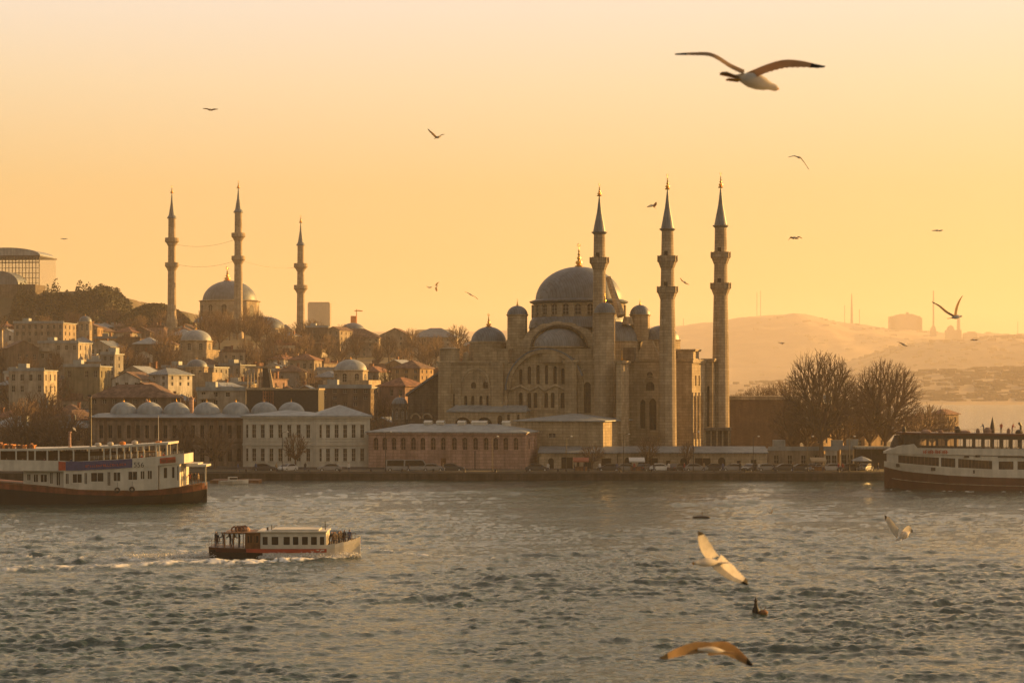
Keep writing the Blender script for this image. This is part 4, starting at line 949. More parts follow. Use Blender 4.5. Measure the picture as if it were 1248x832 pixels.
for i in range(6):
    x = 248 + i * 11; window(hm_, u(x, 0), u(x + 3.5, 0), z(280, 412, 0), z(280, 402, 0), 1, -.05, bars=(2, 3))
def hmin(px, Y, tip, cone, bals, base, label, rr=6.2):
    minaret('minaret', label, px, Y, tip, cone, bals, base, rr * Y / F, rr * .82 * Y / F, gpx(px, Y), HG, stone='minaret', pyf=tip + 8, fin=True, base_box=(2.3, .5))
_mb_scale = None
def hill_minaret(px, Y, tip, cone, bals, base, label, half0, half1):
    s = Y / F; zb = gpx(px, Y); root = empty('minaret', ((px - 624) * s, Y, zb), 0); tag(root, label, 'minaret', HG)
    z = lambda py: CAMH - (py - HY) * s - zb
    r0, r1, zc, z0 = half0 * s, half1 * s, z(cone), z(base)
    mb = MB(); mb.lathe(0, 0, [(r0 * 1.25, -2), (r0 * 1.25, z0 - 1.5), (r0, z0 + 1.0), (r1, zc)], 16, flute=-.03); mb.build('shaft', 'minaret', root)
    for py in bals:
        zt = z(py); r = r0 + (r1 - r0) * (zt - z0) / (zc - z0); R_ = 8.4 * s
        mb = MB(); mb.lathe(0, 0, [(r, zt - 10.5 * s), (r + (R_ - r) * .35, zt - 8 * s), (r + (R_ - r) * .4, zt - 7.4 * s), (r + (R_ - r) * .8, zt - 5.4 * s), (R_, zt - 4.6 * s), (R_ * 1.04, zt - 4.2 * s), (R_, zt - 4 * s), (R_, zt), (R_ - .3, zt), (R_ - .3, zt - 3.6 * s), (r, zt - 3.6 * s)], 20); mb.build('balcony', 'minaret', root)
    zt = z(tip + 9); mb = MB(); mb.lathe(0, 0, [(r1 + .5, zc - .1), (r1 + .5, zc + .2), (r1 * .9, zc + 1.2), (r1 * .4, zc + (zt - zc) * .55), (.1, zt)], 16); mb.build('spire', 'lead', root)
    finial(root, 0, 0, zt - .2, z(tip) - zt, .45)
hill_minaret(209.5, 775, 226, 266, [290, 320], 386, 'leftmost of the hilltop minarets, twin galleried, beside the wooded mound', 5.4, 4.3)
hill_minaret(290.5, 765, 220, 259, [284, 312], 405, 'tallest hilltop minaret, twin galleried, standing in front of the smaller grey dome', 5.6, 4.4)
hill_minaret(366.5, 800, 262, 299, [321, 347.5], 400, 'shortest hilltop minaret, standing right of the smaller mosque near the pale distant block', 5.0, 3.9)
# thin festoon cables strung between them
def cable(name, label, a, b, sag, r=.05, n=16, m='metal'):
    mb = MB(); a = Vector(a); b = Vector(b); p = a
    for k in range(1, n + 1):
        t = k / n; q_ = a.lerp(b, t) - Vector((0, 0, sag * 4 * t * (1 - t))); mb.tube(p, q_, r, r, 4); p = q_
    o = mb.build(name, m); tag(o, label, 'cable'); return o
cable('festoon_cable', 'upper thin cable strung between the left and tallest hilltop minarets', P(215, 298, 775), P(286, 292, 765), 1.6)
cable('festoon_cable', 'lower thin cable strung between the left and tallest hilltop minarets', P(215, 322, 775), P(286, 318, 765), 1.6)
cable('festoon_cable', 'thin cable strung from the tallest hilltop minaret to the shortest one', P(296, 318, 765), P(361, 326, 800), 1.2)

# domed buildings on the slope
dome_house('domed_library', 'domed stone building with sunlit right flank below the hilltop mosque', 239, 640, 440, 415, 402, 19, wing=1.1, cat='domed building')
dome_house('domed_bath', 'octagonal domed building with pale dome in the middle of the hillside right of the canopy', 427.5, 520, 478, 451, 438, 20, col='stone2', wing=1.5, cat='domed building')
dome_house('domed_tomb', 'small grey domed tomb between white building and the great mosque', 487, 402, 520, 492, 484, 9.5, col='darkstone', dm='lead', cat='tomb', fin=3)
dome_house('domed_hall', 'low pointed dome on the skyline under the orange crane', 430, 820, 425, 403, 393.5, 15, col='stone', dm='lead', cat='domed building', fin=0)
dome_house('domed_shed', 'small blue-grey dome among the upper left rooftops', 104, 700, 410, 392, 385, 8, col='stone', dm='lead', cat='domed building', fin=2)
dome_house('domed_chapel', 'small grey domed building just right of the long sunlit terrace on the slope', 240, 560, 462, 447, 438, 13, col='stone', dm='lead', cat='domed building', fin=2, wing=2.0)
# wooded mound
def wz(X, Y):
    k = ((X - (184 - 624) / F * 850) / (54 / F * 850)); d = (Y - 862) / 30
    return gz(X, Y) - 1 + np.where(np.abs(k) < 1, (1 - np.abs(k) ** 2.3), 0) * np.clip(1 - d * d, 0, 1) ** .7 * 14.5
o = grid_mesh('wooded_mound', np.linspace(-178, -132, 60), np.linspace(830, 895, 50), lambda X, Y: wz(X, Y) + vnoise(X, Y, 4, 5, .5) * .22, 'evergreen'); tag(o, kind='structure')
def leaf_cloud(name, pts, m, size=.35, seed=1, kind=None):
    rs_ = np.random.RandomState(seed); n = len(pts); pts = np.asarray(pts)
    d1 = rs_.normal(size=(n, 3)); d1 /= np.linalg.norm(d1, axis=1)[:, None]; d2 = np.cross(d1, rs_.normal(size=(n, 3))); d2 /= np.linalg.norm(d2, axis=1)[:, None]
    s_ = size * rs_.uniform(.5, 1.4, (n, 1)); co = np.stack([pts - d1 * s_, pts + d2 * s_ * .6, pts + d1 * s_, pts - d2 * s_ * .6], 1).reshape(-1, 3)
    return fast_mesh(name, co, np.arange(4 * n).reshape(n, 4), m, False)
rsx = np.random.RandomState(8); n = 26000
X_ = rsx.uniform(-177, -133, n); Y_ = rsx.uniform(836, 890, n); Zm = wz(X_, Y_); keep = Zm > gz(X_, Y_) + .4
pts = np.stack([X_, Y_, Zm + rsx.rand(n) ** 2 * 1.6], 1)[keep]
o = leaf_cloud('mound_foliage', pts, 'evergreen', .5, 3); tag(o, kind='stuff')
# retaining terrace and trees at upper left
n = 22000; X_ = rsx.uniform(-215, -172, n); Y_ = rsx.uniform(826, 862, n); g_ = gz(X_, Y_)
pts = np.stack([X_, Y_, g_ + rsx.rand(n) ** 1.5 * (4 + 3 * np.sin(X_ * .5) + 2 * np.sin(X_ * 1.3))], 1)
o = leaf_cloud('terrace_undergrowth', pts, 'evergreen', .55, 5); tag(o, kind='stuff')

n = 30000; X_ = rsx.uniform(-184, -122, n); Y_ = rsx.uniform(832, 908, n); g_ = gz(X_, Y_)
pts = np.stack([X_, Y_, g_ + rsx.rand(n) ** 1.5 * (2 + 1.5 * np.sin(X_ * .9))], 1)
o = leaf_cloud('slope_undergrowth', pts, 'evergreen', .55, 6); tag(o, kind='stuff')
# glass hall and barrel vault at the far upper left
fg = Fr(48, 880, -6, 58.0); u, z = fg.u, fg.z
root = fg.root('glass_hall'); tag(root, 'gold lit glass hall with arched roof at the top left of the hill', 'building')
ua, ub = u(-42, 0), u(48, 0); zt = z(10, 313, 0)
mb = MB(); mb.box(ua, ub, 0, 22, -4, zt); mb.build('curtain_wall', 'glassblue', root)
mb = MB()
for k in range(23):
    x = ua + (ub - ua) * k / 22; mb.box(x - .14, x + .14, -.3, -.01, -4, zt)
for k in range(9):
    zz = -2 + (zt + 1.6) * k / 8; mb.box(ua, ub, -.2, -.012, zz - .1, zz + .1)
o = mb.build('mullion_grid', 'metal', root); o['kind'] = 'stuff'
mb = MB(); mb.box(ua - .4, ub + .4, -.5, 22.4, zt, zt + .6); mb.box(ua, ub, -.35, -.01, zt - 2.6, zt - 2.3); mb.build('eaves', 'metal', root)
mb = MB(); uc = (ua + ub) / 2 + 5; hw = (ub - ua) / 2 - 1; n = 20
pts = [(uc + hw * 1.0 * math.cos(math.pi * k / n) - 4, zt + .6 + 3.6 * math.sin(math.pi * k / n) ** 1.0) for k in range(n + 1)]
mb.prism(pts, 1, 21); mb.build('arched_roof', 'leadlight', root)
fg = Fr(23, 862, -6, 58.0); u, z = fg.u, fg.z
root = fg.root('barrel_vault'); tag(root, 'dark arched barrel roof in front of the glass hall', 'building')
uc = u(-2, 0); rr = 25 * fg.s_(0, 0); n = 20
pts = [(uc + rr * math.cos(math.pi * k / n), z(0, 347, 0) + 17 * fg.s_(0, 0) * math.sin(math.pi * k / n)) for k in range(n + 1)]
mb = MB(); mb.prism(pts, 0, 12); mb.build('vault', 'lead', root)
mb = MB(); mb.box(u(-30, 0), u(44, 0), -1, 12, -6, z(0, 346.8, 0)); mb.build('base_wall', 'darkstone', root)

# individually placed houses that stand out in the town
def named(label, pa, pb, pyt, pyb, Y, storeys, col, rtype='flat', rcol='pale lead', rot=0, d=9, name='house', cat='house', chim=False):
    s = Y / F; pm = (pa + pb) / 2; X = (pm - 624) * s; zt = CAMH - (pyt - HY) * s; zb = CAMH - (pyb - HY) * s
    g_ = ground(X, Y)
    r_ = house(name, label, X, Y, zb, (pb - pa) * s / max(.5, math.cos(R(rot))), d, storeys, rot, col, rtype, rcol, cat=cat, chim=chim, zt=zt, base=max(2, zb - g_ + 3))
    return r_
named('pale blank-walled block beside the dark gable on the upper left slope', 46, 96, 418, 440, 600, 2, 'cream', rot=-8, d=12)
named('dark gabled shed leaning against the pale blank-walled block', 12, 45, 424, 442, 596, 1, 'brown', 'gable', 'brown tiled', rot=25, d=10)
named('tan flat-roofed block above the pale blank-walled block', 16, 78, 394, 420, 660, 3, 'tan', rot=-8, d=12)
named('pale flat-roofed block low on the far left slope, above the ferry', 10, 54, 452, 482, 500, 2, 'cream', rot=-6, d=10)
named('dark olive flat-roofed block right of the low pale block', 78, 122, 447, 464, 520, 1, 'olive', rot=-6, d=10)
named('narrow pale tower house beside the white gabled houses', 123, 140, 432, 470, 540, 4, 'grey', rot=-12, d=6)
named('white gabled house with dark roof edge on the left slope', 136, 172, 462, 478, 500, 1, 'white', 'gable', 'brown tiled', rot=-10, d=12)
named('wider cream gabled house behind the white gabled house', 144, 180, 455, 472, 530, 2, 'cream', 'gable', 'pale lead', rot=-10, d=12)
named('pale hip-roofed house whose right end wall glows in the sun', 180, 206, 457, 474, 505, 2, 'white', 'hip', 'grey lead', rot=-28, d=10)
named('long grey terrace with small windows right of the sun-struck house', 196, 262, 448, 459, 565, 1, 'grey', rot=-16, d=10, cat='terrace', name='terrace')
named('brown low gabled shed just behind the domes of the brick hall', 152, 192, 476, 486, 430, 1, 'brown', 'gable', 'brown tiled', rot=-5, d=10)
named('long brown tiled shed behind the first domes', 108, 208, 485, 497, 415, 1, 'brown', 'hip', 'brown tiled', rot=-3, d=10, cat='shed', name='shed')
named('cream row of shops behind the fourth and fifth domes', 240, 300, 476, 498, 418, 2, 'cream', rot=-3, d=9)
named('orange glowing tile-roofed house left of the great mosque', 460, 494, 471, 487, 440, 1, 'rose', 'hip', 'red tiled', rot=-30, d=9)
named('brick terrace block right of the dark market front', 389, 452, 473, 500, 430, 3, 'brown', rot=-5, d=10, cat='terrace', name='terrace')
named('long pale apartment terrace on the right skyline of the hill', 500, 556, 411, 436, 800, 4, 'cream', 'hip', 'grey lead', rot=-6, d=14, cat='apartment block', name='apartment_block')
named('gabled apartment block in the middle of the skyline terraces', 462, 500, 409, 436, 790, 4, 'tan', 'gable', 'brown tiled', rot=-6, d=14, cat='apartment block', name='apartment_block')
named('brown hip-roofed apartment block on the skyline left of the gabled one', 404, 462, 412, 436, 780, 4, 'tan', 'hip', 'brown tiled', rot=-6, d=14, cat='apartment block', name='apartment_block')
named('steep gabled house on the skyline right of the shortest hilltop minaret', 398, 414, 402, 424, 770, 3, 'tan', 'gable', 'brown tiled', rot=-20, d=12)
named('dark flat block on the skyline between shortest minaret and the steep gable', 372, 400, 399, 424, 790, 3, 'brown', rot=-6, d=12)
named('tile-roofed house below the skyline terraces near the great mosque', 478, 512, 449, 466, 560, 2, 'ochre', 'hip', 'brown tiled', rot=-20, d=10)
# dark market front with lattice gate and the pale canopy posts above it
f = Fr(345, 405, -3, 2.0); u, z = f.u, f.z; root = f.root('market_hall'); tag(root, 'long dark market front with one lit lattice bay above the white building', 'market hall')
mb = MB(); mb.box(u(300, 0), u(388, 0), 0, 8, 0, z(345, 475, 0)); mb.build('wall', 'metal', root)
mb = MB(); mb.box(u(299, 0), u(389, 0), -.3, 8.2, z(345, 475, 0), z(345, 473, 0)); mb.build('fascia', 'stone2', root)
mb = MB()
for k in range(5):
    x = u(321 + k * 3, 0); mb.box(x - .1, x + .1, -.25, -.02, z(345, 499, 0), z(345, 476, 0))
for k in range(5): mb.box(u(320.5, 0), u(333.5, 0), -.2, -.03, z(345, 478 + k * 4.4, 0) - .08, z(345, 478 + k * 4.4, 0) + .08)
mb.build('lattice_bay', 'tile', root)
f = Fr(318, 440, -3, 8.0); u, z = f.u, f.z; root = f.root('canopy'); tag(root, 'pale tall-posted canopy with a dark sloping screen above the market front', 'canopy')
mb = MB(); mb.box(u(299, 0), u(336, 0), 0, 5, z(318, 448.5, 0), z(318, 446, 0)); mb.box(u(299, 0), u(336, 0), -.1, 5.1, -2, z(318, 472, 0)); mb.build('deck', 'stone2', root)
for x in (301, 305, 309, 313, 317):
    mb = MB(); mb.box(u(x, 0), u(x + 1.1, 0), 0, .3, z(318, 472, 0), z(318, 448.4, 0)); mb.build('post', 'stone2', root)
mb = MB(); mb.prism([(u(319, 0), z(318, 472, 0)), (u(329, 0), z(318, 472, 0)), (u(326, 0), z(318, 448.6, 0)), (u(320, 0), z(318, 448.6, 0))], .4, .6); mb.build('screen', 'metal', root)
mb = MB(); mb.prism([(u(329.4, 0), z(318, 472, 0)), (u(333, 0), z(318, 472, 0)), (u(329, 0), z(318, 450, 0)), (u(327, 0), z(318, 450, 0))], .2, .8); mb.build('raking_post', 'stone2', root)

# the rest of the town in rows up the slope ------------------------------
ORD = ['zeroth', 'first', 'second', 'third', 'fourth', 'fifth', 'sixth', 'seventh', 'eighth', 'ninth', 'tenth', 'eleventh', 'twelfth', 'thirteenth', 'fourteenth', 'fifteenth', 'sixteenth', 'seventeenth', 'eighteenth', 'nineteenth', 'twentieth'] + ['twenty-' + a for a in ('first', 'second', 'third', 'fourth', 'fifth', 'sixth', 'seventh', 'eighth', 'ninth')]
NUM = ['', 'one', 'two', 'three', 'four', 'five']
KEEP = [(240, 330, 340, 412, 790), (219, 262, 400, 438, 640), (400, 455, 436, 474, 520), (299, 337, 446, 474, 440), (225, 262, 436, 462, 560),
        (46, 96, 416, 440, 600), (10, 54, 450, 482, 500), (136, 206, 455, 476, 500), (460, 494, 470, 486, 440), (196, 262, 446, 460, 565), (12, 46, 408, 442, 596), (16, 78, 392, 412, 660), (123, 140, 432, 466, 540),
        (404, 556, 400, 434, 780), (300, 389, 470, 505, 405), (478, 512, 445, 462, 560), (105, 400, 486, 510, 380), (-30, 130, 340, 392, 870), (130, 245, 358, 388, 850), (205, 216, 370, 388, 775), (284, 297, 380, 405, 765), (360, 374, 380, 402, 800)]
rnd = random.Random(21); sites = []
print('rows')
Yr = 408.0; row_i = 0; treespots = []
while Yr < 815:
    row_i += 1; px = -14 + rnd.uniform(0, 20); cells = []
    while px < 575:
        wd = rnd.uniform(4.2, 8.6); wpx = wd * F / Yr; Y = Yr + rnd.uniform(-8, 8)
        c = px + wpx / 2; X = (c - 624) / F * Y; zb = ground(X, Y); st = rnd.choice((1, 1, 2, 2, 2, 3)) if Yr > 440 else rnd.choice((1, 2, 2))
        top = HY - (zb + st * 3 + 3 - CAMH) * F / Y
        if c > 250 and top < 402 + (c > 380) * 6: st = 1; top = HY - (zb + 6 - CAMH) * F / Y
        bad = (Yr < 425 and px > 105 and px < 300) or (c > 250 and top < 400)
        for (a, b, t_, b_, Yk) in KEEP:
            if px + wpx > a - 1 and px < b + 1 and Y < Yk + 14 and top < b_ - 1: 
                if Y > Yk - 14 or top < b_ - 3: bad = True
        if bad: treespots.append((c, Y)) if rnd.random() < .3 else None
        elif rnd.random() < .24: treespots.append((c, Y))
        else: cells.append((c, Y, zb, wd, st))
        px += wpx + rnd.uniform(-3, 7)
    for i, (c, Y, zb, wd, st) in enumerate(cells): sites.append((row_i, i + 1, c, Y, zb, wd, st))
    Yr += 18 if Yr < 560 else 24
print('HOUSES', len(sites)); cols = list(COLS); wts = [5, 6, 3, 4, 4, 3, 2, 2]
for (ri, ci, c, Y, zb, wd, st) in sites:
    col = rnd.choices(cols, wts)[0]; rt = rnd.choice(('hip', 'hip', 'gable', 'flat', 'flat')); rc = rnd.choice(('red tiled', 'brown tiled', 'brown tiled', 'grey lead', 'pale lead'))
    X = (c - 624) / F * Y
    rtn = {'hip': 'hipped', 'gable': 'gabled', 'flat': 'flat'}[rt]; colr = {'red tiled': 'reddish', 'brown tiled': 'brown', 'grey lead': 'grey', 'pale lead': 'pale grey'}[rc]
    lab = f'{col} {NUM[st]} storey house, {colr} {rtn} roof, {ORD[min(ci, 29)]} from left in {ORD[ri]} row uphill'
    house('house', lab, X, Y, zb, wd, rnd.uniform(7, 11), st, rnd.uniform(-34, 18), col, rt, rc, group='houses on the hillside', chim=rnd.random() < .6)
landmark = [('the dark market front', 345), ('the left ferry\'s mast', 111), ('the leftmost hilltop minaret', 209), ('the tallest hilltop minaret', 290), ('the octagonal domed building', 427), ('the shortest hilltop minaret', 366), ('the great mosque\'s left wing', 520), ('the left edge of the view', 10)]
tcount = 0
extra = [(x, rnd.uniform(395, 412)) for x in range(-6, 112, 11)] + [(x, rnd.uniform(425, 470)) for x in range(0, 112, 16)] + [(x, 430 + rnd.uniform(0, 20)) for x in range(395, 500, 14)] + [(95, 838), (108, 842), (121, 846), (136, 850), (378, 830), (386, 835), (394, 828), (148, 852), (84, 836)] + [(335 + 13 * k, 700 + 9 * (k % 3)) for k in range(7)] + [(318 + 14 * k, 560 + 12 * (k % 4)) for k in range(6)] + [(150 + 15 * k, 600 + 10 * (k % 3)) for k in range(5)] + [(262 + 9 * k, 735 + 6 * (k % 4)) for k in range(9)] + [(300 + 12 * k, 640 + 9 * (k % 3)) for k in range(7)]
tl = {}
for c, Y in treespots + extra:
    X = (c - 624) / F * Y; nm, lp = min(landmark, key=lambda a: abs(a[1] - c)); big = 'low' if Y < 450 else ('mid-slope' if Y < 620 else 'high')
    key = (nm, big); tl.setdefault(key, []).append((c, Y))
for (nm, big), lst in tl.items():
    lst.sort()
    for i, (c, Y) in enumerate(lst):
        tcount += 1; X = (c - 624) / F * Y
        wh = {'low': 'low', 'mid-slope': 'halfway uphill', 'high': 'high uphill'}[big]
        tree('bare_tree', f'bare tree {wh} near {nm}, {ORD[min(i + 1, 29)]} from left', X, Y, TM[rnd.randrange(4)], rnd.uniform(.75, 1.3), group='bare trees in the hillside town')

# low buildings on the promontory behind the quay trees ---------------
named('low ochre house with sun-struck end wall behind the quay trees', 985, 1002, 492, 545, 430, 3, 'ochre', rot=-32, d=12)
named('white kiosk between the trunks of the quay trees', 1006, 1020, 549, 571, 368, 1, 'white', rot=-10, d=3, name='kiosk', cat='kiosk')
named('yellowish kiosk just right of the slim dark trunk', 1025, 1040, 548, 571, 369, 1, 'cream', rot=-10, d=3, name='kiosk', cat='kiosk')
named('long low cream shed with pale roof behind the biggest quay trees', 1012, 1075, 514, 530, 480, 1, 'cream', rot=-14, d=10, name='shed', cat='shed')
named('added ochre house whose right end catches sun as a glint between the quay trees', 1030, 1052, 522, 548, 420, 2, 'ochre', 'hip', 'pale lead', rot=-42, d=9)  # house added for a sun glint, turned so its end wall catches the light
named('long low stone wall building left of the white kiosk', 938, 1004, 549, 571, 372, 1, 'tan', rot=-2, d=6, name='shed', cat='shed')
named('sunlit ochre gabled house behind the right ferry\'s roof', 1106, 1122, 510, 532, 470, 2, 'ochre', 'gable', 'red tiled', rot=-40, d=8)
named('small orange lit house left of the ferry roof mast', 1134, 1150, 505, 530, 478, 2, 'ochre', 'hip', 'red tiled', rot=-40, d=7)
f = Fr(1044, 362, -4, 1.3); u, z = f.u, f.z; root = f.root('ferry_shelter'); tag(root, 'dark flat-roofed ferry shelter at the bow of the right ferry', 'shelter')
mb = MB(); mb.box(u(1043, 0), u(1110, 0), 0, 6, z(1070, 547, 0), z(1070, 544.5, 0)); mb.build('roof', 'leadflat', root)
mb = MB(); mb.box(u(1045, 0), u(1110, 0), 5, 5.8, 0, z(1070, 547.1, 0)); mb.build('back_wall', 'metal', root)
for x in (1044, 1062, 1080, 1098):
    mb = MB(); mb.box(u(x, 0), u(x + 1, 0), .1, .25, 0, z(1070, 547.1, 0)); mb.build('post', 'metal', root)

# far skyline ------------------------------------------------------------
M['hazyblock'] = mat('far_concrete', (.30, .25, .20), .9, .1, .05)
def far(name, label, cat, Y, parts, m='hazyblock', d=20):
    if Y > 2900: Y = Y * 2.05; d = d * 2.05
    s = Y / F; xm = parts[0][1][0][0]; root = empty(name, ((xm - 624) * s, Y, 0)); tag(root, label, cat)
    for pn, poly in parts:
        mb = MB(); mb.prism([((x - xm) * s, CAMH - (y - HY) * s) for x, y in poly], 0, min(d, (max(a_[0] for a_ in poly) - min(a_[0] for a_ in poly)) * s * .7)); mb.build(pn, m, root)
def rect(a, b, t, c): return [(a, c), (b, c), (b, t), (a, t)]
far('tower_block', 'pale hazy tower block behind the shortest hilltop minaret', 'tower block', 2200, [('wall', rect(375, 402, 369, 410)), ('roof_plant', rect(376, 401, 368, 369.2))])
far('far_palace', 'broad hazy palace with stepped roofs on the far right ridge', 'palace', 3150, [('main_block', rect(1087, 1122, 385, 412)), ('side_tower', rect(1084.5, 1091, 388, 412)), ('side_tower', rect(1117, 1124, 387, 412)), ('roof', [(1090, 385), (1119, 385), (1112, 382.5), (1097, 382.5)]), ('chimney', rect(1104.5, 1107.5, 380.4, 383))], d=40)
far('far_viaduct', 'pale hazy flat-topped hall beyond the right end of the town', 'hall', 2300, [('wall', [(506, 416), (556, 416), (556, 404), (548, 401.5), (510, 401.5), (506, 403)]), ('wing', rect(556, 566, 407, 416))])
far('tv_tower', 'tapering hazy tower between two thin masts on the far ridge', 'tower', 3200, [('shaft', [(1036.6, 398), (1039.8, 398), (1039.2, 376), (1038.7, 360), (1038.0, 357), (1037.7, 360), (1037.2, 376)])], d=4)
for x, t_, b_, lb in ((922.5, 356, 388, 'left one of the two thin masts above the far ridge nearest the great mosque'), (927, 354, 388, 'right one of the two thin masts above the far ridge nearest the great mosque'), (1029.5, 372, 398, 'thin mast just left of the tapering far tower'), (1047.5, 377, 398, 'short thin mast just right of the tapering far tower'), (1240.5, 392, 412, 'thin mast on the ridge at the right edge of the view'), (833, 388, 398, 'tiny mast on the far ridge between the great mosque\'s two right minarets')):
    far('radio_mast', lb, 'mast', 3200, [('pole', rect(x - .35, x + .35, t_, b_ + 4))], d=1)
far('far_mosque', 'tiny hazy domed mosque with slim minarets on the far right ridge', 'mosque', 3000, [('hall', rect(1154, 1172, 402, 413)), ('dome', [(1154.5, 402), (1156, 398), (1159, 396), (1162, 398), (1163.5, 402)]), ('minaret', [(1166.2, 412), (1170.8, 412), (1170, 390), (1168.6, 384), (1167, 390)]), ('minaret', [(1134, 410), (1141.5, 410), (1140.6, 400), (1138.7, 396), (1138.5, 354), (1137.9, 354), (1137.7, 396), (1135, 400)])], d=15)
far('far_block', 'low hazy flat-topped block just right of the far mosque', 'building', 3000, [('wall', rect(1176, 1191, 405.5, 414)), ('roof', rect(1180, 1189, 404, 406))], d=15)
# crane
root = empty('tower_crane', P(434, 400, 900), 0); tag(root, 'orange tower crane with short jib above the skyline dome', 'crane'); s = 900 / F
mb = MB(); mb.box(-6.5 * s, 0, -1, 1, 0, 15 * s); mb.build('cage', 'orange', root)
mb = MB(); mb.box(0, .9 * s, -.2, .2, 0, 23 * s); mb.box(-2 * s, 8 * s, -.2, .2, 20.6 * s, 21.6 * s); mb.tube((.4 * s, 0, 23 * s), (7 * s, 0, 21.4 * s), .08, .08, 4); mb.build('jib', 'orange', root)
# far town: small far buildings and woods on the hazy slopes (nobody could count them)
rsx = np.random.RandomState(12); mb = MB()
def fz(X, Y): return ridge_h(X, Y)
dg = bpy.context.evaluated_depsgraph_get()
from mathutils.bvhtree import BVHTree
bv = [BVHTree.FromObject(bpy.data.objects[n_], dg) for n_ in ('near_hills', 'far_hills', 'low_hills')]
cnt = 0
for i in range(2600):
    px = 890 + 410 * rsx.beta(1.6, .9); Y = 1960 + 5000 * rsx.beta(.8, 1.6); X = (px - 624) / F * Y
    best = -9
    for b_ in bv:
        h_ = b_.ray_cast(Vector((X, Y, 400)), Vector((0, 0, -1)))
        if h_[0] is not None: best = max(best, h_[0].z)
    if best < 3: continue
    w_ = rsx.uniform(5, 13) * (Y / 2600) ** .5; h = rsx.uniform(1.5, 5) * (Y / 2600) ** .5; mb.box(X - w_ / 2, X + w_ / 2, Y, Y + 9, best - 5, best + h * .7); cnt += 1
o = mb.build('far_town', 'farhill'); tag(o, kind='stuff')
# ------------------------------------------------------------------ people (one continuous skinned body, shared by the small figures)
def person_mesh(pose):
    P_ = {'stand': dict(h=(0, 0, .93), c=(0, .02, 1.38), n=(0, .01, 1.50), hd=(0, -.03, 1.66), sl=(-.19, .01, 1.40), sr=(.19, .01, 1.40), el=(-.25, .05, 1.13), er=(.25, .05, 1.13), wl=(-.24, -.06, .88), wr=(.24, -.08, .90), kl=(-.10, -.03, .50), kr=(.11, .0, .50), al=(-.11, .03, .07), ar=(.13, .04, .07)),
          'lean': dict(h=(0, .05, .92), c=(0, -.06, 1.34), n=(0, -.12, 1.46), hd=(0, -.20, 1.60), sl=(-.19, -.06, 1.36), sr=(.19, -.06, 1.36), el=(-.26, -.20, 1.14), er=(.26, -.20, 1.14), wl=(-.14, -.40, 1.08), wr=(.14, -.40, 1.08), kl=(-.10, .0, .50), kr=(.11, .08, .50), al=(-.11, .05, .07), ar=(.12, .20, .07)),
          'walk': dict(h=(0, 0, .92), c=(0, -.02, 1.37), n=(0, -.03, 1.49), hd=(0, -.07, 1.65), sl=(-.19, -.04, 1.39), sr=(.19, .02, 1.39), el=(-.24, .12, 1.14), er=(.25, -.08, 1.14), wl=(-.22, .14, .90), wr=(.22, -.24, .96), kl=(-.10, -.18, .52), kr=(.10, .08, .48), al=(-.10, -.26, .08), ar=(.10, .34, .12))}[pose]
    v = []; e = []; r = []
    def a(k, rad, par=None):
        v.append(P_[k] if isinstance(k, str) else k); r.append(rad); i = len(v) - 1
        if par is not None: e.append((par, i))
        return i
    hip = a('h', .145); ch = a('c', .165, hip); nk = a('n', .062, ch); hx, hy, hz = P_['hd']
    h1 = a((hx, hy, hz - .03), .095, nk); a((hx, hy, hz + .07), .088, h1)
    for s_ in 'lr':
        sh = a('s' + s_, .068, ch); el_ = a('e' + s_, .048, sh); wr = a('w' + s_, .036, el_); x, y, z = P_['w' + s_]; a((x, y - .03, z - .11), .034, wr)
        kx = -.09 if s_ == 'l' else .09
        th = a((kx, P_['h'][1], .86), .098, hip); kn = a('k' + s_, .064, th); an = a('a' + s_, .046, kn); x, y, z = P_['a' + s_]; a((x, y - .15, max(.04, z - .03)), .04, an)
    me = bpy.data.meshes.new('person'); me.from_pydata(v, e, []); o = bpy.data.objects.new('tmp', me); C.objects.link(o)
    md = o.modifiers.new('s', 'SKIN')
    for i, sv in enumerate(me.skin_vertices[0].data): sv.radius = (r[i], r[i] * .82); sv.use_root = (i == 0)
    sb = o.modifiers.new('u', 'SUBSURF'); sb.levels = 1
    dg_ = bpy.context.evaluated_depsgraph_get(); ev = o.evaluated_get(dg_); m2 = bpy.data.meshes.new_from_object(ev)
    bpy.data.objects.remove(o)
    for p in m2.polygons: p.use_smooth = True
    return m2
for k, c in {'skin': (.42, .26, .18), 'coat_dark': (.03, .03, .035), 'coat_red': (.30, .05, .04), 'coat_tan': (.32, .24, .15), 'coat_white': (.55, .52, .48), 'coat_blue': (.06, .09, .18), 'jeans': (.05, .06, .10), 'hair': (.025, .018, .014)}.items():
    M[k] = mat(k, c, .85, .12, 5, kind='plain')
_pm = {}
def person(label, loc, pose='stand', coat='coat_dark', rz=0.0, group=None, sc=1.0):
    key = (pose, coat)
    if key not in _pm:
        m2 = person_mesh(pose).copy(); m2.materials.clear()
        for k in (coat, 'jeans', 'skin', 'hair'): m2.materials.append(M[k])
        for p in m2.polygons:
            z = p.center.z; y = p.center.y
            p.material_index = 1 if z < .86 and abs(p.center.x) < .2 else (0 if z < 1.52 and not (z < .84) else (3 if (z > 1.66 or y > (.02 if pose == 'stand' else -.1)) and z > 1.55 else 2))
        _pm[key] = m2
    o = bpy.data.objects.new('person', _pm[key]); C.objects.link(o); o.location = loc; o.rotation_euler = (0, 0, rz); o.scale = (sc,) * 3
    tag(o, label, 'person', group); return o

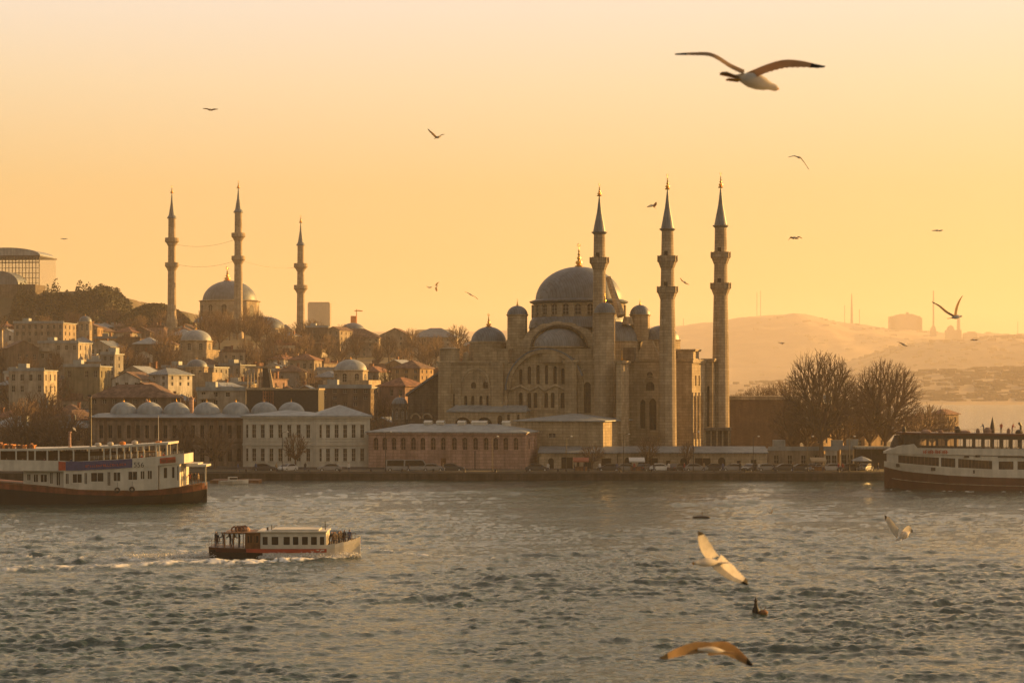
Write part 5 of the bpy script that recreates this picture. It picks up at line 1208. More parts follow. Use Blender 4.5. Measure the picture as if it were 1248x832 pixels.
# ------------------------------------------------------------------ boats
class Boat:
    """local frame with x in metres from px0 at distance Y (near side y=0 faces the camera), z above the water"""
    def __init__(s, px0, py0, Y, label, name, cat='ferry'):
        s.s = Y / F; s.px0 = px0; s.Y = Y; s.root = empty(name, ((px0 - 624) * s.s, Y, 0)); tag(s.root, label, cat)
    def x(s, px): return (px - s.px0) * s.s
    def z(s, py): return CAMH - (py - HY) * s.s
    def wall(s, name, pa, pb, pt, pb_, ops, y0, y1, m, d=.12, gm='glass', fm='whitepaint', bars=(1, 1), winname='window', backwall=True, roof=True, wparts=True, curve=None):
        mb = MB(); z0, z1 = s.z(pb_), s.z(pt); O = [(s.x(a), s.x(b), s.z(q), s.z(p), 0) for a, b, p, q in ops]
        mb.wall(s.x(pa), s.x(pb), z0, z1, O, y0, d)
        mb.poly([(s.x(pa), y0, z0), (s.x(pa), y1, z0), (s.x(pa), y1, z1), (s.x(pa), y0, z1)]); mb.poly([(s.x(pb), y0, z0), (s.x(pb), y1, z0), (s.x(pb), y1, z1), (s.x(pb), y0, z1)])
        if backwall:
            mb.T = lambda a, b, c: (a, y1 - b, c); mb.wall(s.x(pa), s.x(pb), z0, z1, O, 0, d); mb.T = None
        if roof: mb.poly([(s.x(pa), y0, z1), (s.x(pb), y0, z1), (s.x(pb), y1, z1), (s.x(pa), y1, z1)])
        o = mb.build(name, m, s.root)
        if wparts:
            for q in O: window(s.root, q[0], q[1], q[2], q[3], 0, y0 + d - .02, gm=gm, fm=fm, bars=bars, t=.05, name=winname)
        return o
    def rail(s, pa, pb, py, h, y, y1=None, m='whitepaint', n=12, name='railing', pyb=None):
        mb = MB(); pyb = py if pyb is None else pyb
        for k in range(n + 1):
            t = k / n; px = pa + (pb - pa) * t; z0 = s.z(py + (pyb - py) * t); mb.tube((s.x(px), y, z0), (s.x(px), y, z0 + h), .025, .025, 4)
            if k < n:
                px2 = pa + (pb - pa) * (k + 1) / n; z2 = s.z(py + (pyb - py) * (k + 1) / n)
                for f in (.35, .68, 1): mb.tube((s.x(px), y, z0 + h * f), (s.x(px2), y, z2 + h * f), .02, .02, 4)
        return mb.build(name, m, s.root)
CG = clear_glass('saloon_glass', .72); M['clear'] = CG
def hull(boat, stations, strips, beam, name='hull', mats=('hulldark', 'hullred'), yc=None):
    """stations: (px, half width at deck 0..1, half at waterline 0..1); strips: list of (material index, f(px) lower py, f(px) upper py)"""
    yc = beam / 2 if yc is None else yc; mb = MB()
    lv = len(strips) + 1; ring = []
    for (px, wd, ww) in stations:
        col = []
        for side in (-1, 1):
            line = []
            for j in range(lv):
                py = strips[0][1](px) if j == 0 else strips[j - 1][2](px)
                t = j / (lv - 1); wv = ww + (wd - ww) * t ** .7; line.append(mb.pt(boat.x(px), yc + side * wv * beam / 2, boat.z(py)))
            bot = mb.pt(boat.x(px), yc + side * ww * beam / 2 * .5, -1.2); col.append([bot] + line)
        ring.append(col)
    px_ = {id(c_): st_[0] for c_, st_ in zip(ring, stations)}
    for A, B in zip(ring, ring[1:]):
        for sd in (0, 1):
            for j in range(lv):
                mb.mi = 0 if j == 0 else strips[j - 1][0]
                if len(strips[j - 1]) > 3 and j: mb.mi = strips[j - 1][3](px_[id(A)])
                mb.face([A[sd][j], B[sd][j], B[sd][j + 1], A[sd][j + 1]])
        mb.mi = len(mats) - 1; mb.face([A[0][-1], B[0][-1], B[1][-1], A[1][-1]]); mb.mi = 0
    for E in (ring[0], ring[-1]):
        for j in range(lv):
            mb.mi = 0 if j == 0 else strips[j - 1][0]; mb.face([E[0][j], E[0][j + 1], E[1][j + 1], E[1][j]])
    return mb.build(name, list(mats), boat.root)
lin = lambda xs, ys: (lambda p: float(np.interp(p, xs, ys)))

# ---- left ferry
B = Boat(100, 614.5, 276.5, 'white upper-deck ferry with rust red hull and blue banner, cut by the left edge', 'passenger_ferry')
B.root.location.x -= 1.0
BM = 9.0
sheer = lin([-170, -100, 0, 60, 105, 150, 200, 235, 250, 256], [578, 584, 587, 592, 597, 598.5, 596.5, 593, 590, 589])
redlo = lin([-170, 0, 60, 105, 150, 200, 235, 256], [585, 594, 598.5, 603, 605, 603.5, 601, 597])
wl = lin([-170, 0, 100, 180, 240, 256], [616, 616, 616, 613, 612, 606])
hull(B, [(-175, .1, .05), (-160, .4, .2), (-130, .75, .6), (-90, .95, .88), (-20, 1, 1), (100, 1, 1), (170, .97, .9), (205, .85, .72), (228, .62, .45), (240, .42, .22), (250, .2, .04), (255, .06, .01)],
     [(0, wl, redlo), (1, redlo, sheer)], BM, mats=('hulldark', 'hullred'))
mb = MB(); pts = [-60, 0, 60, 105, 150, 200, 228, 240, 250]; hw = [1, 1, 1, 1, .98, .87, .63, .43, .2]
for (a, wa), (b, wb) in zip(zip(pts, hw), zip(pts[1:], hw[1:])):
    mb.tube((B.x(a), BM / 2 - wa * BM / 2 - .04, B.z(sheer(a)) + .02), (B.x(b), BM / 2 - wb * BM / 2 - .04, B.z(sheer(b)) + .02), .09, .09, 6)
mb.build('rubbing_strake', 'wood', B.root)
# main deck cabin
low = [(47, 53, 578.5, 588), (55.5, 64, 578.5, 588), (39, 44, 578, 586), (96.5, 108.5, 577.5, 588.5), (119, 135, 576, 587), (146.5, 155.5, 575.5, 586.5), (164.5, 176, 574.5, 585), (179.5, 185, 574, 584), (188, 194, 573.5, 584)]
low2 = [(207, 212, 570, 583), (217, 221, 569, 583)]
def slanted_deck(name, pa, pb, top, bot, ops, y0, y1, m, d=.12, gm='glass', fm='whitepaint', bars=(1, 1)):
    """side wall following the sheer: each panel between openings is a quad cut to the curves"""
    mb = MB(); xs = sorted({pa, pb} | {v for o in ops for v in o[:2]} | set(np.arange(pa, pb, 12.0)))
    for yy in (y0, y1):
        for a, b in zip(xs, xs[1:]):
            o_ = next((o for o in ops if o[0] - .01 <= a and b <= o[1] + .01), None)
            segs = [(bot, top)] if o_ is None else [(bot, lambda p: o_[3]), (lambda p: o_[2], top)]
            for lo, hi in segs: mb.poly([(B.x(a), yy, B.z(lo(a))), (B.x(b), yy, B.z(lo(b))), (B.x(b), yy, B.z(hi(b))), (B.x(a), yy, B.z(hi(a)))])
    for p in (pa, pb): mb.poly([(B.x(p), y0, B.z(bot(p))), (B.x(p), y1, B.z(bot(p))), (B.x(p), y1, B.z(top(p))), (B.x(p), y0, B.z(top(p)))])
    for o in ops:
        x0, x1, z0, z1 = B.x(o[0]), B.x(o[1]), B.z(o[3]), B.z(o[2])
        for q in (((x0, z0), (x1, z0)), ((x1, z0), (x1, z1)), ((x1, z1), (x0, z1)), ((x0, z1), (x0, z0))): mb.poly([(q[0][0], y0, q[0][1]), (q[1][0], y0, q[1][1]), (q[1][0], y0 + d, q[1][1]), (q[0][0], y0 + d, q[0][1])])
    r_ = mb.build(name, m, B.root)
    for o in ops: window(B.root, B.x(o[0]), B.x(o[1]), B.z(o[3]), B.z(o[2]), 0, y0 + d - .02, gm=gm, fm=fm, bars=bars, t=.06)
    return r_
up = lin([-170, 0, 80, 100, 160, 213, 235], [556, 560, 561, 562, 559, 555, 553]); upb = lin([-170, 0, 82, 100, 160, 200, 235], [568, 573, 574, 574, 571, 567, 564.5])
mdeck = lin([-170, 0, 60, 105, 150, 200, 235], [582, 590, 592.5, 597, 598.5, 596.5, 592])
slanted_deck('main_cabin', 35, 84, upb, mdeck, low[:3] + [(67, 71, 576, 590), (75, 80, 576, 592)], 1.1, BM - 1.1, 'whitepaint', bars=(2, 1))
slanted_deck('saloon', 86, 201, upb, mdeck, low[3:] + [(88, 92.5, 577, 590), (111, 115, 576, 590), (139, 143.5, 575, 592)], .12, BM - .12, 'whitepaint', bars=(2, 1))
slanted_deck('stern_cabin', 202, 227, lin([200, 235], [567, 564.5]), mdeck, low2 + [(223.5, 225.8, 568, 586)], .55, BM - .55, 'whitepaint')
# upper bulwark and deck slabs
mb = MB()
xs = [-170, -60, 0, 40, 82, 100, 130, 160, 190, 213, 232.5]; inset = lambda p: .05 + .5 * max(0, (p - 200) / 35)
for a, b in zip(xs, xs[1:]):
    for sd in (0, 1):
        ya, yb = (inset(a), inset(b)) if sd == 0 else (BM - inset(a), BM - inset(b))
        mb.poly([(B.x(a), ya, B.z(upb(a))), (B.x(b), yb, B.z(upb(b))), (B.x(b), yb, B.z(up(b))), (B.x(a), ya, B.z(up(a)))])
    mb.poly([(B.x(a), inset(a), B.z(upb(a))), (B.x(b), inset(b), B.z(upb(b))), (B.x(b), BM - inset(b), B.z(upb(b))), (B.x(a), BM - inset(a), B.z(upb(a)))])
p = 232.5; mb.poly([(B.x(p), inset(p), B.z(upb(p))), (B.x(p), BM - inset(p), B.z(upb(p))), (B.x(p), BM - inset(p), B.z(up(p))), (B.x(p), inset(p), B.z(up(p)))])
mb.build('upper_bulwark', 'whitepaint', B.root)
roof_l = lin([-170, 0, 60, 111, 160, 213], [549.5, 549.5, 549, 547.5, 545, 541.5])
mb = MB(); xs = [-170, -60, 0, 60, 111, 160, 190, 213.5]
for a, b in zip(xs, xs[1:]):
    A = [(B.x(a), .1, B.z(roof_l(a))), (B.x(b), .1, B.z(roof_l(b))), (B.x(b), BM - .1, B.z(roof_l(b))), (B.x(a), BM - .1, B.z(roof_l(a)))]; T_ = [(x, y, z + .3) for x, y, z in A]
    mb.poly(A); mb.poly(T_); mb.poly([A[0], A[1], T_[1], T_[0]]); mb.poly([A[3], A[2], T_[2], T_[3]])
mb.poly([(B.x(213.5), .1, B.z(541.5)), (B.x(213.5), BM - .1, B.z(541.5)), (B.x(213.5), BM - .1, B.z(541.5) + .3), (B.x(213.5), .1, B.z(541.5) + .3)])
mb.build('canopy_roof', 'whitepaint', B.root)
for px in list(np.arange(-160, 0, 16)) + [8, 28, 42, 51, 66, 80, 98, 117, 135, 143, 151, 160, 168, 176, 184, 199, 202.5, 211.5]:
    mb = MB(); mb.box(B.x(px) - .09, B.x(px) + .09, .12, .26, B.z(up(px)), B.z(roof_l(px))); mb.box(B.x(px) - .09, B.x(px) + .09, BM - .26, BM - .12, B.z(up(px)), B.z(roof_l(px))); mb.build('stanchion', 'whitepaint', B.root)
mb = MB(); mb.box(B.x(-160), B.x(196), 3.0, BM - 3.0, B.z(572), B.z(551)); mb.build('upper_saloon', 'brownwall', B.root)
B.rail(118, 232, 560, .45, .22, n=22, m='whitepaint', pyb=553.5)
# stern: open platform, canopy, wooden bulwark
mb = MB(); mb.box(B.x(228), B.x(247), 2.2, BM - 2.2, B.z(566.5), B.z(565)); mb.box(B.x(233), B.x(258), 1.6, BM - 3, B.z(569), B.z(566.5)); mb.build('stern_canopy', 'whitepaint', B.root)
for px in (229.5, 231.5, 256):
    mb = MB(); mb.box(B.x(px) - .08, B.x(px) + .08, 2.3, 2.45, B.z(592), B.z(568)); mb.build('stanchion', 'whitepaint', B.root)
B.rail(230, 251, 592, 1.0, 2.6, m='wood', n=8, pyb=589)
# banner with red marks, number, red name board
mb = MB(); xs = [89, 110, 130, 150, 170]
for a, b in zip(xs, xs[1:]): mb.poly([(B.x(a), -.02, B.z(upb(a)) + .08), (B.x(b), -.02, B.z(upb(b)) + .08), (B.x(b), -.02, B.z(up(b)) - .06), (B.x(a), -.02, B.z(up(a)) - .06)])
bn = mb.build('banner', 'bluepaint', B.root)
mb = MB(); rr_ = random.Random(3); px = 113
while px < 160:
    w_ = rr_.uniform(1.2, 2.4); yc = (upb(px) + up(px)) / 2 + .6; h = rr_.uniform(2.4, 3.2)
    k = rr_.choice('HEALT')
    mb.box(B.x(px), B.x(px + .55), -.05, -.021, B.z(yc + h / 2), B.z(yc - h / 2))
    if k in 'HA': mb.box(B.x(px + w_ - .5), B.x(px + w_), -.05, -.021, B.z(yc + h / 2), B.z(yc - h / 2)); mb.box(B.x(px + .56), B.x(px + w_ - .51), -.05, -.021, B.z(yc + .3), B.z(yc - .3))
    if k in 'EL': mb.box(B.x(px + .56), B.x(px + w_), -.05, -.021, B.z(yc + h / 2), B.z(yc + h / 2 - .6))
    if k in 'ET': mb.box(B.x(px + .56), B.x(px + w_), -.05, -.021, B.z(yc - h / 2 + .6), B.z(yc - h / 2))
    px += w_ + .9
mb.build('lettering', 'redpaint', bn)
mb = MB(); mb.poly([(B.x(80), -.02, B.z(573)), (B.x(88.8), -.02, B.z(573)), (B.x(88.8), -.02, B.z(562.5)), (B.x(80), -.02, B.z(562))]); mb.build('red_panel', 'redpaint', B.root)
mb = MB(); mb.poly([(B.x(203.5), .02, B.z(564.5)), (B.x(222.5), .2, B.z(563.2)), (B.x(222.5), .2, B.z(556.4)), (B.x(203.5), .02, B.z(558))]); nb_ = mb.build('name_board', 'redpaint', B.root)
mb = MB(); px = 205.5
for k in range(5):
    if k == 2: px += 2
    mb.box(B.x(px), B.x(px + .6), -.03, .01, B.z(563), B.z(559.5)); mb.box(B.x(px + .61), B.x(px + 1.9), -.03, .01, B.z(561.6), B.z(560.8)); mb.box(B.x(px + 1.91), B.x(px + 2.4), -.03, .01, B.z(563), B.z(559.3)); px += 3.0
mb.build('lettering', 'wood', nb_)
tcv = bpy.data.curves.new('num', 'FONT'); tcv.body = '556'; tcv.size = 8.6 * B.s; tcv.extrude = .01; to = bpy.data.objects.new('t', tcv); C.objects.link(to)
me = bpy.data.meshes.new_from_object(to.evaluated_get(bpy.context.evaluated_depsgraph_get())); bpy.data.objects.remove(to)
me.materials.clear(); me.materials.append(M['metal']); o = bpy.data.objects.new('number', me); C.objects.link(o); o.parent = B.root; o.location = (B.x(171.5), 0.02, B.z(569)); o.rotation_euler = (R(90), 0, 0)
# roof gear
mb = MB(); mb.tube((B.x(86), 4, B.z(548)), (B.x(86), 4, B.z(528)), .2, .17, 10, True); mb.tube((B.x(86), 4, B.z(528)), (B.x(86), 4, B.z(526.5)), .26, .26, 10, True); mb.build('funnel', 'pink', B.root)
mb = MB(); mb.tube((B.x(111), 4.4, B.z(548)), (B.x(111), 4.4, B.z(483)), .17, .10, 8, True); mb.tube((B.x(97), 4.4, B.z(498.5)), (B.x(119), 4.4, B.z(498.5)), .05, .05, 6, True); mb.tube((B.x(103), 4.4, B.z(509)), (B.x(116), 4.4, B.z(509)), .05, .05, 6, True); mb.tube((B.x(108), 4.4, B.z(482)), (B.x(112.5), 4.4, B.z(482)), .16, .12, 8, True)
for a, b in (((111, 484), (70, 548)), ((111, 500), (140, 546)), ((119, 498.5), (119, 520))): mb.tube((B.x(a[0]), 4.4, B.z(a[1])), (B.x(b[0]), 4.4, B.z(b[1])), .018, .018, 3)
mb.build('mast', 'metal', B.root)
mb = MB(); mb.tube((B.x(195), 4.4, B.z(543)), (B.x(195), 4.4, B.z(506)), .06, .045, 6, True); mb.build('flagpole', 'whitepaint', B.root)
mb = MB(); mb.box(B.x(192.5), B.x(198.5), 3.6, 5, B.z(542.5), B.z(538.5)); mb.build('lamp_box', 'orange', B.root)
rg = random.Random(9)
for k in range(17):
    px = -20 + k * 4.2 + rg.uniform(-1, 1); mb = MB(); h = rg.uniform(.35, .8); mb.box(B.x(px), B.x(px + rg.uniform(2.2, 4)), .8, 1.6, B.z(roof_l(px)) + .3, B.z(roof_l(px)) + .3 + h); mb.box(B.x(px) + .1, B.x(px) + .2, .8, 2.4, B.z(roof_l(px)) + .3 + h, B.z(roof_l(px)) + .4 + h); mb.build('roof_bench', ('tile', 'orange', 'wood')[k % 3], B.root)
for k in range(4):
    px = 124 + k * 15; mb = MB(); zz = B.z(roof_l(px)) + .3; mb.lathe(B.x(px), 2.4, [(.2, zz), (.42, zz + .1), (.46, zz + .35), (.3, zz + .5), (.05, zz + .55)], 12); mb.build('life_raft', 'orange' if k == 2 else 'whitepaint', B.root)
mb = MB(); a, b = 115, 212; mb.tube((B.x(a), 1.8, B.z(roof_l(a)) + .85), (B.x(b), 1.8, B.z(roof_l(b)) + .6), .03, .03, 4)
for k in range(12):
    px = a + (b - a) * k / 11; mb.tube((B.x(px), 1.8, B.z(roof_l(px)) + .3), (B.x(px), 1.8, B.z(roof_l(px)) + .8), .025, .025, 4)
mb.build('roof_rail', 'wood', B.root)
for px, py in ((152, 597), (170, 596)):
    mb = MB(); zc = B.z(py); n = 14
    for k in range(n):
        t0, t1 = 2 * math.pi * k / n, 2 * math.pi * (k + 1) / n; mb.tube((B.x(px) + .3 * math.cos(t0), -.18, zc + .3 * math.sin(t0)), (B.x(px) + .3 * math.cos(t1), -.18, zc + .3 * math.sin(t1)), .13, .13, 6)
    mb.tube((B.x(px), -.1, zc + .3), (B.x(px), .02, zc + 1.1), .025, .025, 4); mb.build('tyre_fender', 'metal', B.root)
rg = random.Random(4)
for k, px in enumerate((14, 34, 60, 73, 91, 124, 139, 180, 189, 206)):
    person(f'passenger on the left ferry\'s upper deck, {ORD[k + 1]} from the left', (B.root.location.x + B.x(px), 276.5 + rg.uniform(1, 2.2), B.z(upb(px)) + .02), rg.choice(('stand', 'lean')), rg.choice(('coat_dark', 'coat_red', 'coat_blue', 'coat_tan')), rg.uniform(-.8, .8), 'passengers on the left ferry')
for k, px in enumerate((229.5, 234, 238, 242.5, 246)):
    person(f'passenger on the left ferry\'s open stern platform, {ORD[k + 1]} from the left', (B.root.location.x + B.x(px), 276.5 + 3.2 + (k % 2) * 1.1, B.z(mdeck(px)) + .0), ('stand', 'lean', 'stand', 'lean', 'stand')[k], ('coat_dark', 'coat_red', 'coat_dark', 'coat_blue', 'coat_tan')[k], rg.uniform(-2, 2), 'passengers on the left ferry')

# ---- right ferry
B = Boat(1160, 597, 316, 'white two-deck ferry with maroon hull and brown window band, cut by the right edge', 'passenger_ferry')
B.root.location.x += .9
BM = 10.0
rsh = lin([1076, 1085, 1100, 1150, 1250, 1400], [569, 572, 575, 579, 584, 585]); rmid = lin([1080, 1100, 1150, 1250, 1400], [583, 586, 589.5, 593, 594]); rwl = lin([1070, 1400], [600, 600])
rtop = lin([1074, 1100, 1180, 1400], [562.5, 566, 572, 576])
st = [(1078, .06, .01), (1083, .22, .03), (1088, .38, .1), (1096, .55, .28), (1108, .75, .5), (1125, .9, .75), (1150, 1, .93), (1200, 1, 1), (1350, 1, 1), (1400, .9, .8)]
hull(B, st, [(0, rwl, rmid), (0, rmid, rsh), (1, rsh, rtop)], BM, mats=('hullmaroon', 'whitepaint'))
mb = MB(); hwf = lambda p: float(np.interp(p, [a[0] for a in st], [a[1] for a in st]))
hw2 = lambda p: float(np.interp(p, [a[0] for a in st], [a[2] + (a[1] - a[2]) * (1 / 3) ** .7 for a in st]))
pts = [1086, 1096, 1108, 1125, 1150, 1200, 1300, 1390]
for a, b in zip(pts, pts[1:]): mb.tube((B.x(a), 5 - hw2(a) * 5 - .02, B.z(rmid(a))), (B.x(b), 5 - hw2(b) * 5 - .02, B.z(rmid(b))), .05, .05, 5)
mb.build('hull_stripe', 'h_cream', B.root)
# main deck side with window band following the plan of the hull
def plan_wall(name, m, pa, pb, top, bot, ops, inset=0.0, gm='glass', fm='whitepaint', bars=(4, 1), step=10.0, wp=True, hh=None):
    mb = MB(); xs = sorted({pa, pb} | {v for o in ops for v in o[:2]} | set(np.arange(pa, pb, step))); hh = hh or hwf
    for sd in (-1, 1):
        Yf = lambda p: 5 + sd * (hh(p) * 5 - inset)
        for a, b in zip(xs, xs[1:]):
            o_ = next((o for o in ops if o[0] - .01 <= a and b <= o[1] + .01), None)
            segs = [(bot, top)] if o_ is None else [(bot, o_[3]), (o_[2], top)]
            for lo, hi in segs: mb.poly([(B.x(a), Yf(a), B.z(lo(a))), (B.x(b), Yf(b), B.z(lo(b))), (B.x(b), Yf(b), B.z(hi(b))), (B.x(a), Yf(a), B.z(hi(a)))])
    Yn = lambda p: 5 - hh(p) * 5 + inset; Yk = lambda p: 5 + hh(p) * 5 - inset
    for p in (pa, pb): mb.poly([(B.x(p), Yn(p), B.z(bot(p))), (B.x(p), Yk(p), B.z(bot(p))), (B.x(p), Yk(p), B.z(top(p))), (B.x(p), Yn(p), B.z(top(p)))])
    for a, b in zip(xs, xs[1:]): mb.poly([(B.x(a), Yn(a), B.z(top(a))), (B.x(b), Yn(b), B.z(top(b))), (B.x(b), Yk(b), B.z(top(b))), (B.x(a), Yk(a), B.z(top(a)))])
    r_ = mb.build(name, m, B.root)
    if wp:
        for o in ops:
            mb = MB(); n = max(1, int((o[1] - o[0]) / 4)); 
            for k in range(n):
                a = o[0] + (o[1] - o[0]) * k / n; b = o[0] + (o[1] - o[0]) * (k + 1) / n
                mb.mi = 0; mb.poly([(B.x(a), Yn(a) + .1, B.z(o[3](a))), (B.x(b), Yn(b) + .1, B.z(o[3](b))), (B.x(b), Yn(b) + .1, B.z(o[2](b))), (B.x(a), Yn(a) + .1, B.z(o[2](a)))])
                mb.mi = 1; mb.tube((B.x(b), Yn(b) + .07, B.z(o[3](b))), (B.x(b), Yn(b) + .07, B.z(o[2](b))), .045, .045, 4)
            mb.build('window', [gm, fm], B.root)
    return r_
wt = lin([1080, 1100, 1150, 1200, 1400], [554.5, 555.5, 558, 561.5, 562]); wb = lin([1080, 1100, 1150, 1200, 1400], [563.5, 565, 569, 571.5, 572])
cf = lambda v: (lambda p: v)
bands = [(1092, 1138, wt, wb), (1140.5, 1157.5, wt, wb), (1161, 1202.5, wt, wb), (1210.5, 1228.5, lin([1200, 1400], [562, 562]), lin([1200, 1400], [571.8, 572])), (1233.5, 1262, lin([1200, 1400], [562, 562]), lin([1200, 1400], [572, 572])), (1268, 1310, lin([1200, 1400], [562, 562]), lin([1200, 1400], [572, 572]))]
btop = lin([1075, 1100, 1180, 1400], [552.5, 553, 555.5, 557])
plan_wall('main_deck_side', 'whitepaint', 1082, 1398, btop, lin([1074, 1100, 1180, 1400], [562.6, 566.1, 572.1, 576.1]), bands, .12, gm='glassb', fm='brownwall')
ut = lin([1075, 1085, 1098, 1112, 1400], [551, 546, 541, 545, 547.5])
plan_wall('upper_bulwark', 'whitepaint', 1077, 1399, lin([1075, 1085, 1092, 1112, 1113, 1400], [551.5, 548, 544, 540.5, 546, 548.5]), lin([1075, 1400], [553.2, 557.2]), [], -.06, wp=False, step=4)
ups = [(1116 + k * 11.4, 1124.5 + k * 11.4, cf(534.5 + k * .15), cf(544 + k * .25)) for k in range(22)]
uh = lambda p: min(hwf(p), .82) if p > 1096 else hwf(p)
plan_wall('upper_saloon', 'metal', 1100, 1396, lin([1100, 1400], [529.5, 533]), lin([1100, 1400], [546.5, 549]), ups, .5, gm='clear', fm='metal', hh=uh, bars=(2, 1))
mb = MB()
for a, b in zip([1096, 1112, 1150, 1250], [1112, 1150, 1250, 1400]):
    za, zb2 = B.z(529.8 + (a - 1100) * .012), B.z(529.8 + (b - 1100) * .012); ya, yb = 5 - uh(a) * 5 + .1, 5 - uh(b) * 5 + .1
    A = [(B.x(a), ya, za), (B.x(b), yb, zb2), (B.x(b), 10 - yb, zb2), (B.x(a), 10 - ya, za)]; T_ = [(x, y, z + .35) for x, y, z in A]; mb.poly(A); mb.poly(T_)
    for i in range(4): mb.poly([A[i], A[(i + 1) % 4], T_[(i + 1) % 4], T_[i]])
mb.build('roof', 'hullmaroon', B.root)
mb = MB(); mb.lathe(B.x(1094), 5, [(1.2, B.z(546)), (1.0, B.z(540)), (.55, B.z(533)), (.5, B.z(531))], 12); mb.build('bow_ventilator', 'metal', B.root)
mb = MB()
for px, h, r in ((1101, 1.0, .3), (1128, .5, .8), (1146, .6, .4), (1167, 1.1, .5), (1176, .5, .9), (1192, .8, .3), (1204, 1.0, .6), (1230, .9, .3), (1243, .7, .6)):
    o_ = MB(); zz = B.z(530 + (px - 1100) * .012) + .35; o_.lathe(B.x(px), 4, [(r, zz), (r * 1.05, zz + h * .5), (r * .6, zz + h * .9), (.05, zz + h)], 10); o_.build('roof_ventilator', 'metal' if px % 2 else 'h_rose', B.root)
mb = MB(); mb.tube((B.x(1135), 3, B.z(530) + .9), (B.x(1168), 3, B.z(530) + .8), .08, .05, 6); mb.build('roof_boom', 'metal', B.root)
mb = MB(); zz = B.z(531) + .35; mb.lathe(B.x(1211), 4.5, [(.32, zz), (.42, zz + .4), (.34, zz + 1.3), (.16, zz + 2.0), (.03, zz + 2.6)], 10); mb.build('furled_parasol', 'metal', B.root)
mb = MB(); zz = B.z(532) + .35; mb.tube((B.x(1246), 4.5, zz), (B.x(1246), 4.5, zz + 1.3), .2, .16, 8, True); mb.tube((B.x(1246), 4.5, zz + 1.3), (B.x(1243.5), 4.2, zz + 1.75), .16, .22, 8, True); mb.build('cowl_vent', 'metal', B.root)
mb = MB()
for k in range(20):
    px = 1112 + k * 8; mb.tube((B.x(px), 1.6, B.z(530 + (px - 1100) * .012) + .34), (B.x(px), 1.6, B.z(530 + (px - 1100) * .012) + 1.0), .025, .025, 4)
mb.tube((B.x(1112), 1.6, B.z(530) + 1.0), (B.x(1264), 1.6, B.z(532) + 1.0), .03, .03, 4); mb.build('roof_rail', 'h_rose', B.root)
for px, py in ((1171, 556.3), (1184.5, 555.5)):
    o_ = MB(); o_.box(B.x(px - 3), B.x(px + 3), -.14, -.07, B.z(py + 1.3), B.z(py - 1.3)); o_.build('vent_grille', 'metal', B.root)
o_ = MB(); o_.box(B.x(1209), B.x(1262), -.12, -.07, B.z(557.3), B.z(556)); o_.build('dark_trim', 'metal', B.root)
for px, py, w_ in ((1131, 571.5, 2.6), (1091.5, 567.5, 2.2)):
    o_ = MB(); yy = 5 - hwf(px) * 5 - .12; o_.box(B.x(px - w_), B.x(px + w_), yy, yy + .3, B.z(py + 2), B.z(py - 2)); o_.build('hawse_plate', 'metal', B.root)
o_ = MB(); o_.box(B.x(1179), B.x(1181), -.12, .0, B.z(576.5), B.z(572.5)); o_.build('mooring_bitt', 'metal', B.root)
mb = MB(); px = 1119.5                                            # faint reddish name on the bulwark
for k in range(11):
    yy = 5 - hwf(px) * 5 - .09; yb_ = 5 - hwf(px + 2) * 5 - .09; z0, z1 = B.z(552.8), B.z(548.6)
    mb.tube((B.x(px), yy, z0), (B.x(px), yy, z1), .06, .06, 4)
    if k % 3 != 1: mb.tube((B.x(px + 1.7), yb_, z0), (B.x(px + 1.7), yb_, z1), .06, .06, 4)
    if k % 2: mb.tube((B.x(px), yy, z1), (B.x(px + 1.7), yb_, z1), .06, .06, 4)
    mb.tube((B.x(px), yy, (z0 + z1) / 2), (B.x(px + 1.7), yb_, (z0 + z1) / 2), .05, .05, 4); px += 2.75
mb.build('lettering', 'redpaint', B.root)
rg = random.Random(14)
for k, px in enumerate((1104, 1109, 1200, 1222, 1236)):
    person(f'person on the right ferry\'s roof deck or bow, {ORD[k + 1]} from the left', (B.root.location.x + B.x(px), 316 + 4.6, B.z(546.5 if px < 1112 else 530 + (px - 1100) * .012) + (.02 if px < 1112 else .35)), rg.choice(('stand', 'lean')), rg.choice(('coat_dark', 'coat_red', 'coat_blue')), rg.uniform(-2, 2), 'people on the right ferry')

# ---- small tour boat
B = Boat(345, 680, 189.4, 'small white tour boat with red stripe crossing the strait', 'tour_boat', 'boat')
BM = 4.2
tsh = lin([252, 260, 300, 345, 400, 425, 437], [666.5, 667, 668.5, 669, 668.5, 664, 660]); tlo = lin([252, 300, 345, 400, 425, 437], [672.5, 673, 674, 673, 668.5, 663.5]); twl = lin([252, 400, 425, 437], [682, 681, 677, 666])
hull(B, [(253, .7, .6), (262, .86, .8), (290, .97, .93), (300, .98, .95), (320, 1, .98), (330, 1, 1), (375, 1, .9), (398, .97, .86), (408, .93, .74), (418, .68, .48), (428, .36, .2), (437, .05, .02)], [(0, twl, tlo, lambda p: 2 if p < 320 else 0), (1, tlo, tsh, lambda p: 3 if p < 300 else (1 if p < 398 else 0))], BM, mats=('whitepaint', 'redpaint', 'hulldark', 'hullmaroon'))
hw3 = lambda p: float(np.interp(p, [253, 262, 290, 330, 375, 398, 408, 418, 428, 437], [.7, .86, .97, 1, 1, .97, .93, .68, .36, .05]))
mb = MB(); ptsb = [395, 408, 418, 428, 437.5]
for a, b in zip(ptsb, ptsb[1:]):
    for sd in (-1, 1): mb.poly([(B.x(a), 2.1 + sd * hw3(a) * 2.1, B.z(tsh(a))), (B.x(b), 2.1 + sd * hw3(b) * 2.1, B.z(tsh(b))), (B.x(b), 2.1 + sd * hw3(b) * 2.12, B.z(tsh(b) - 5)), (B.x(a), 2.1 + sd * hw3(a) * 2.12, B.z(tsh(a) - 4))])
mb.build('bow_bulwark', 'whitepaint', B.root)
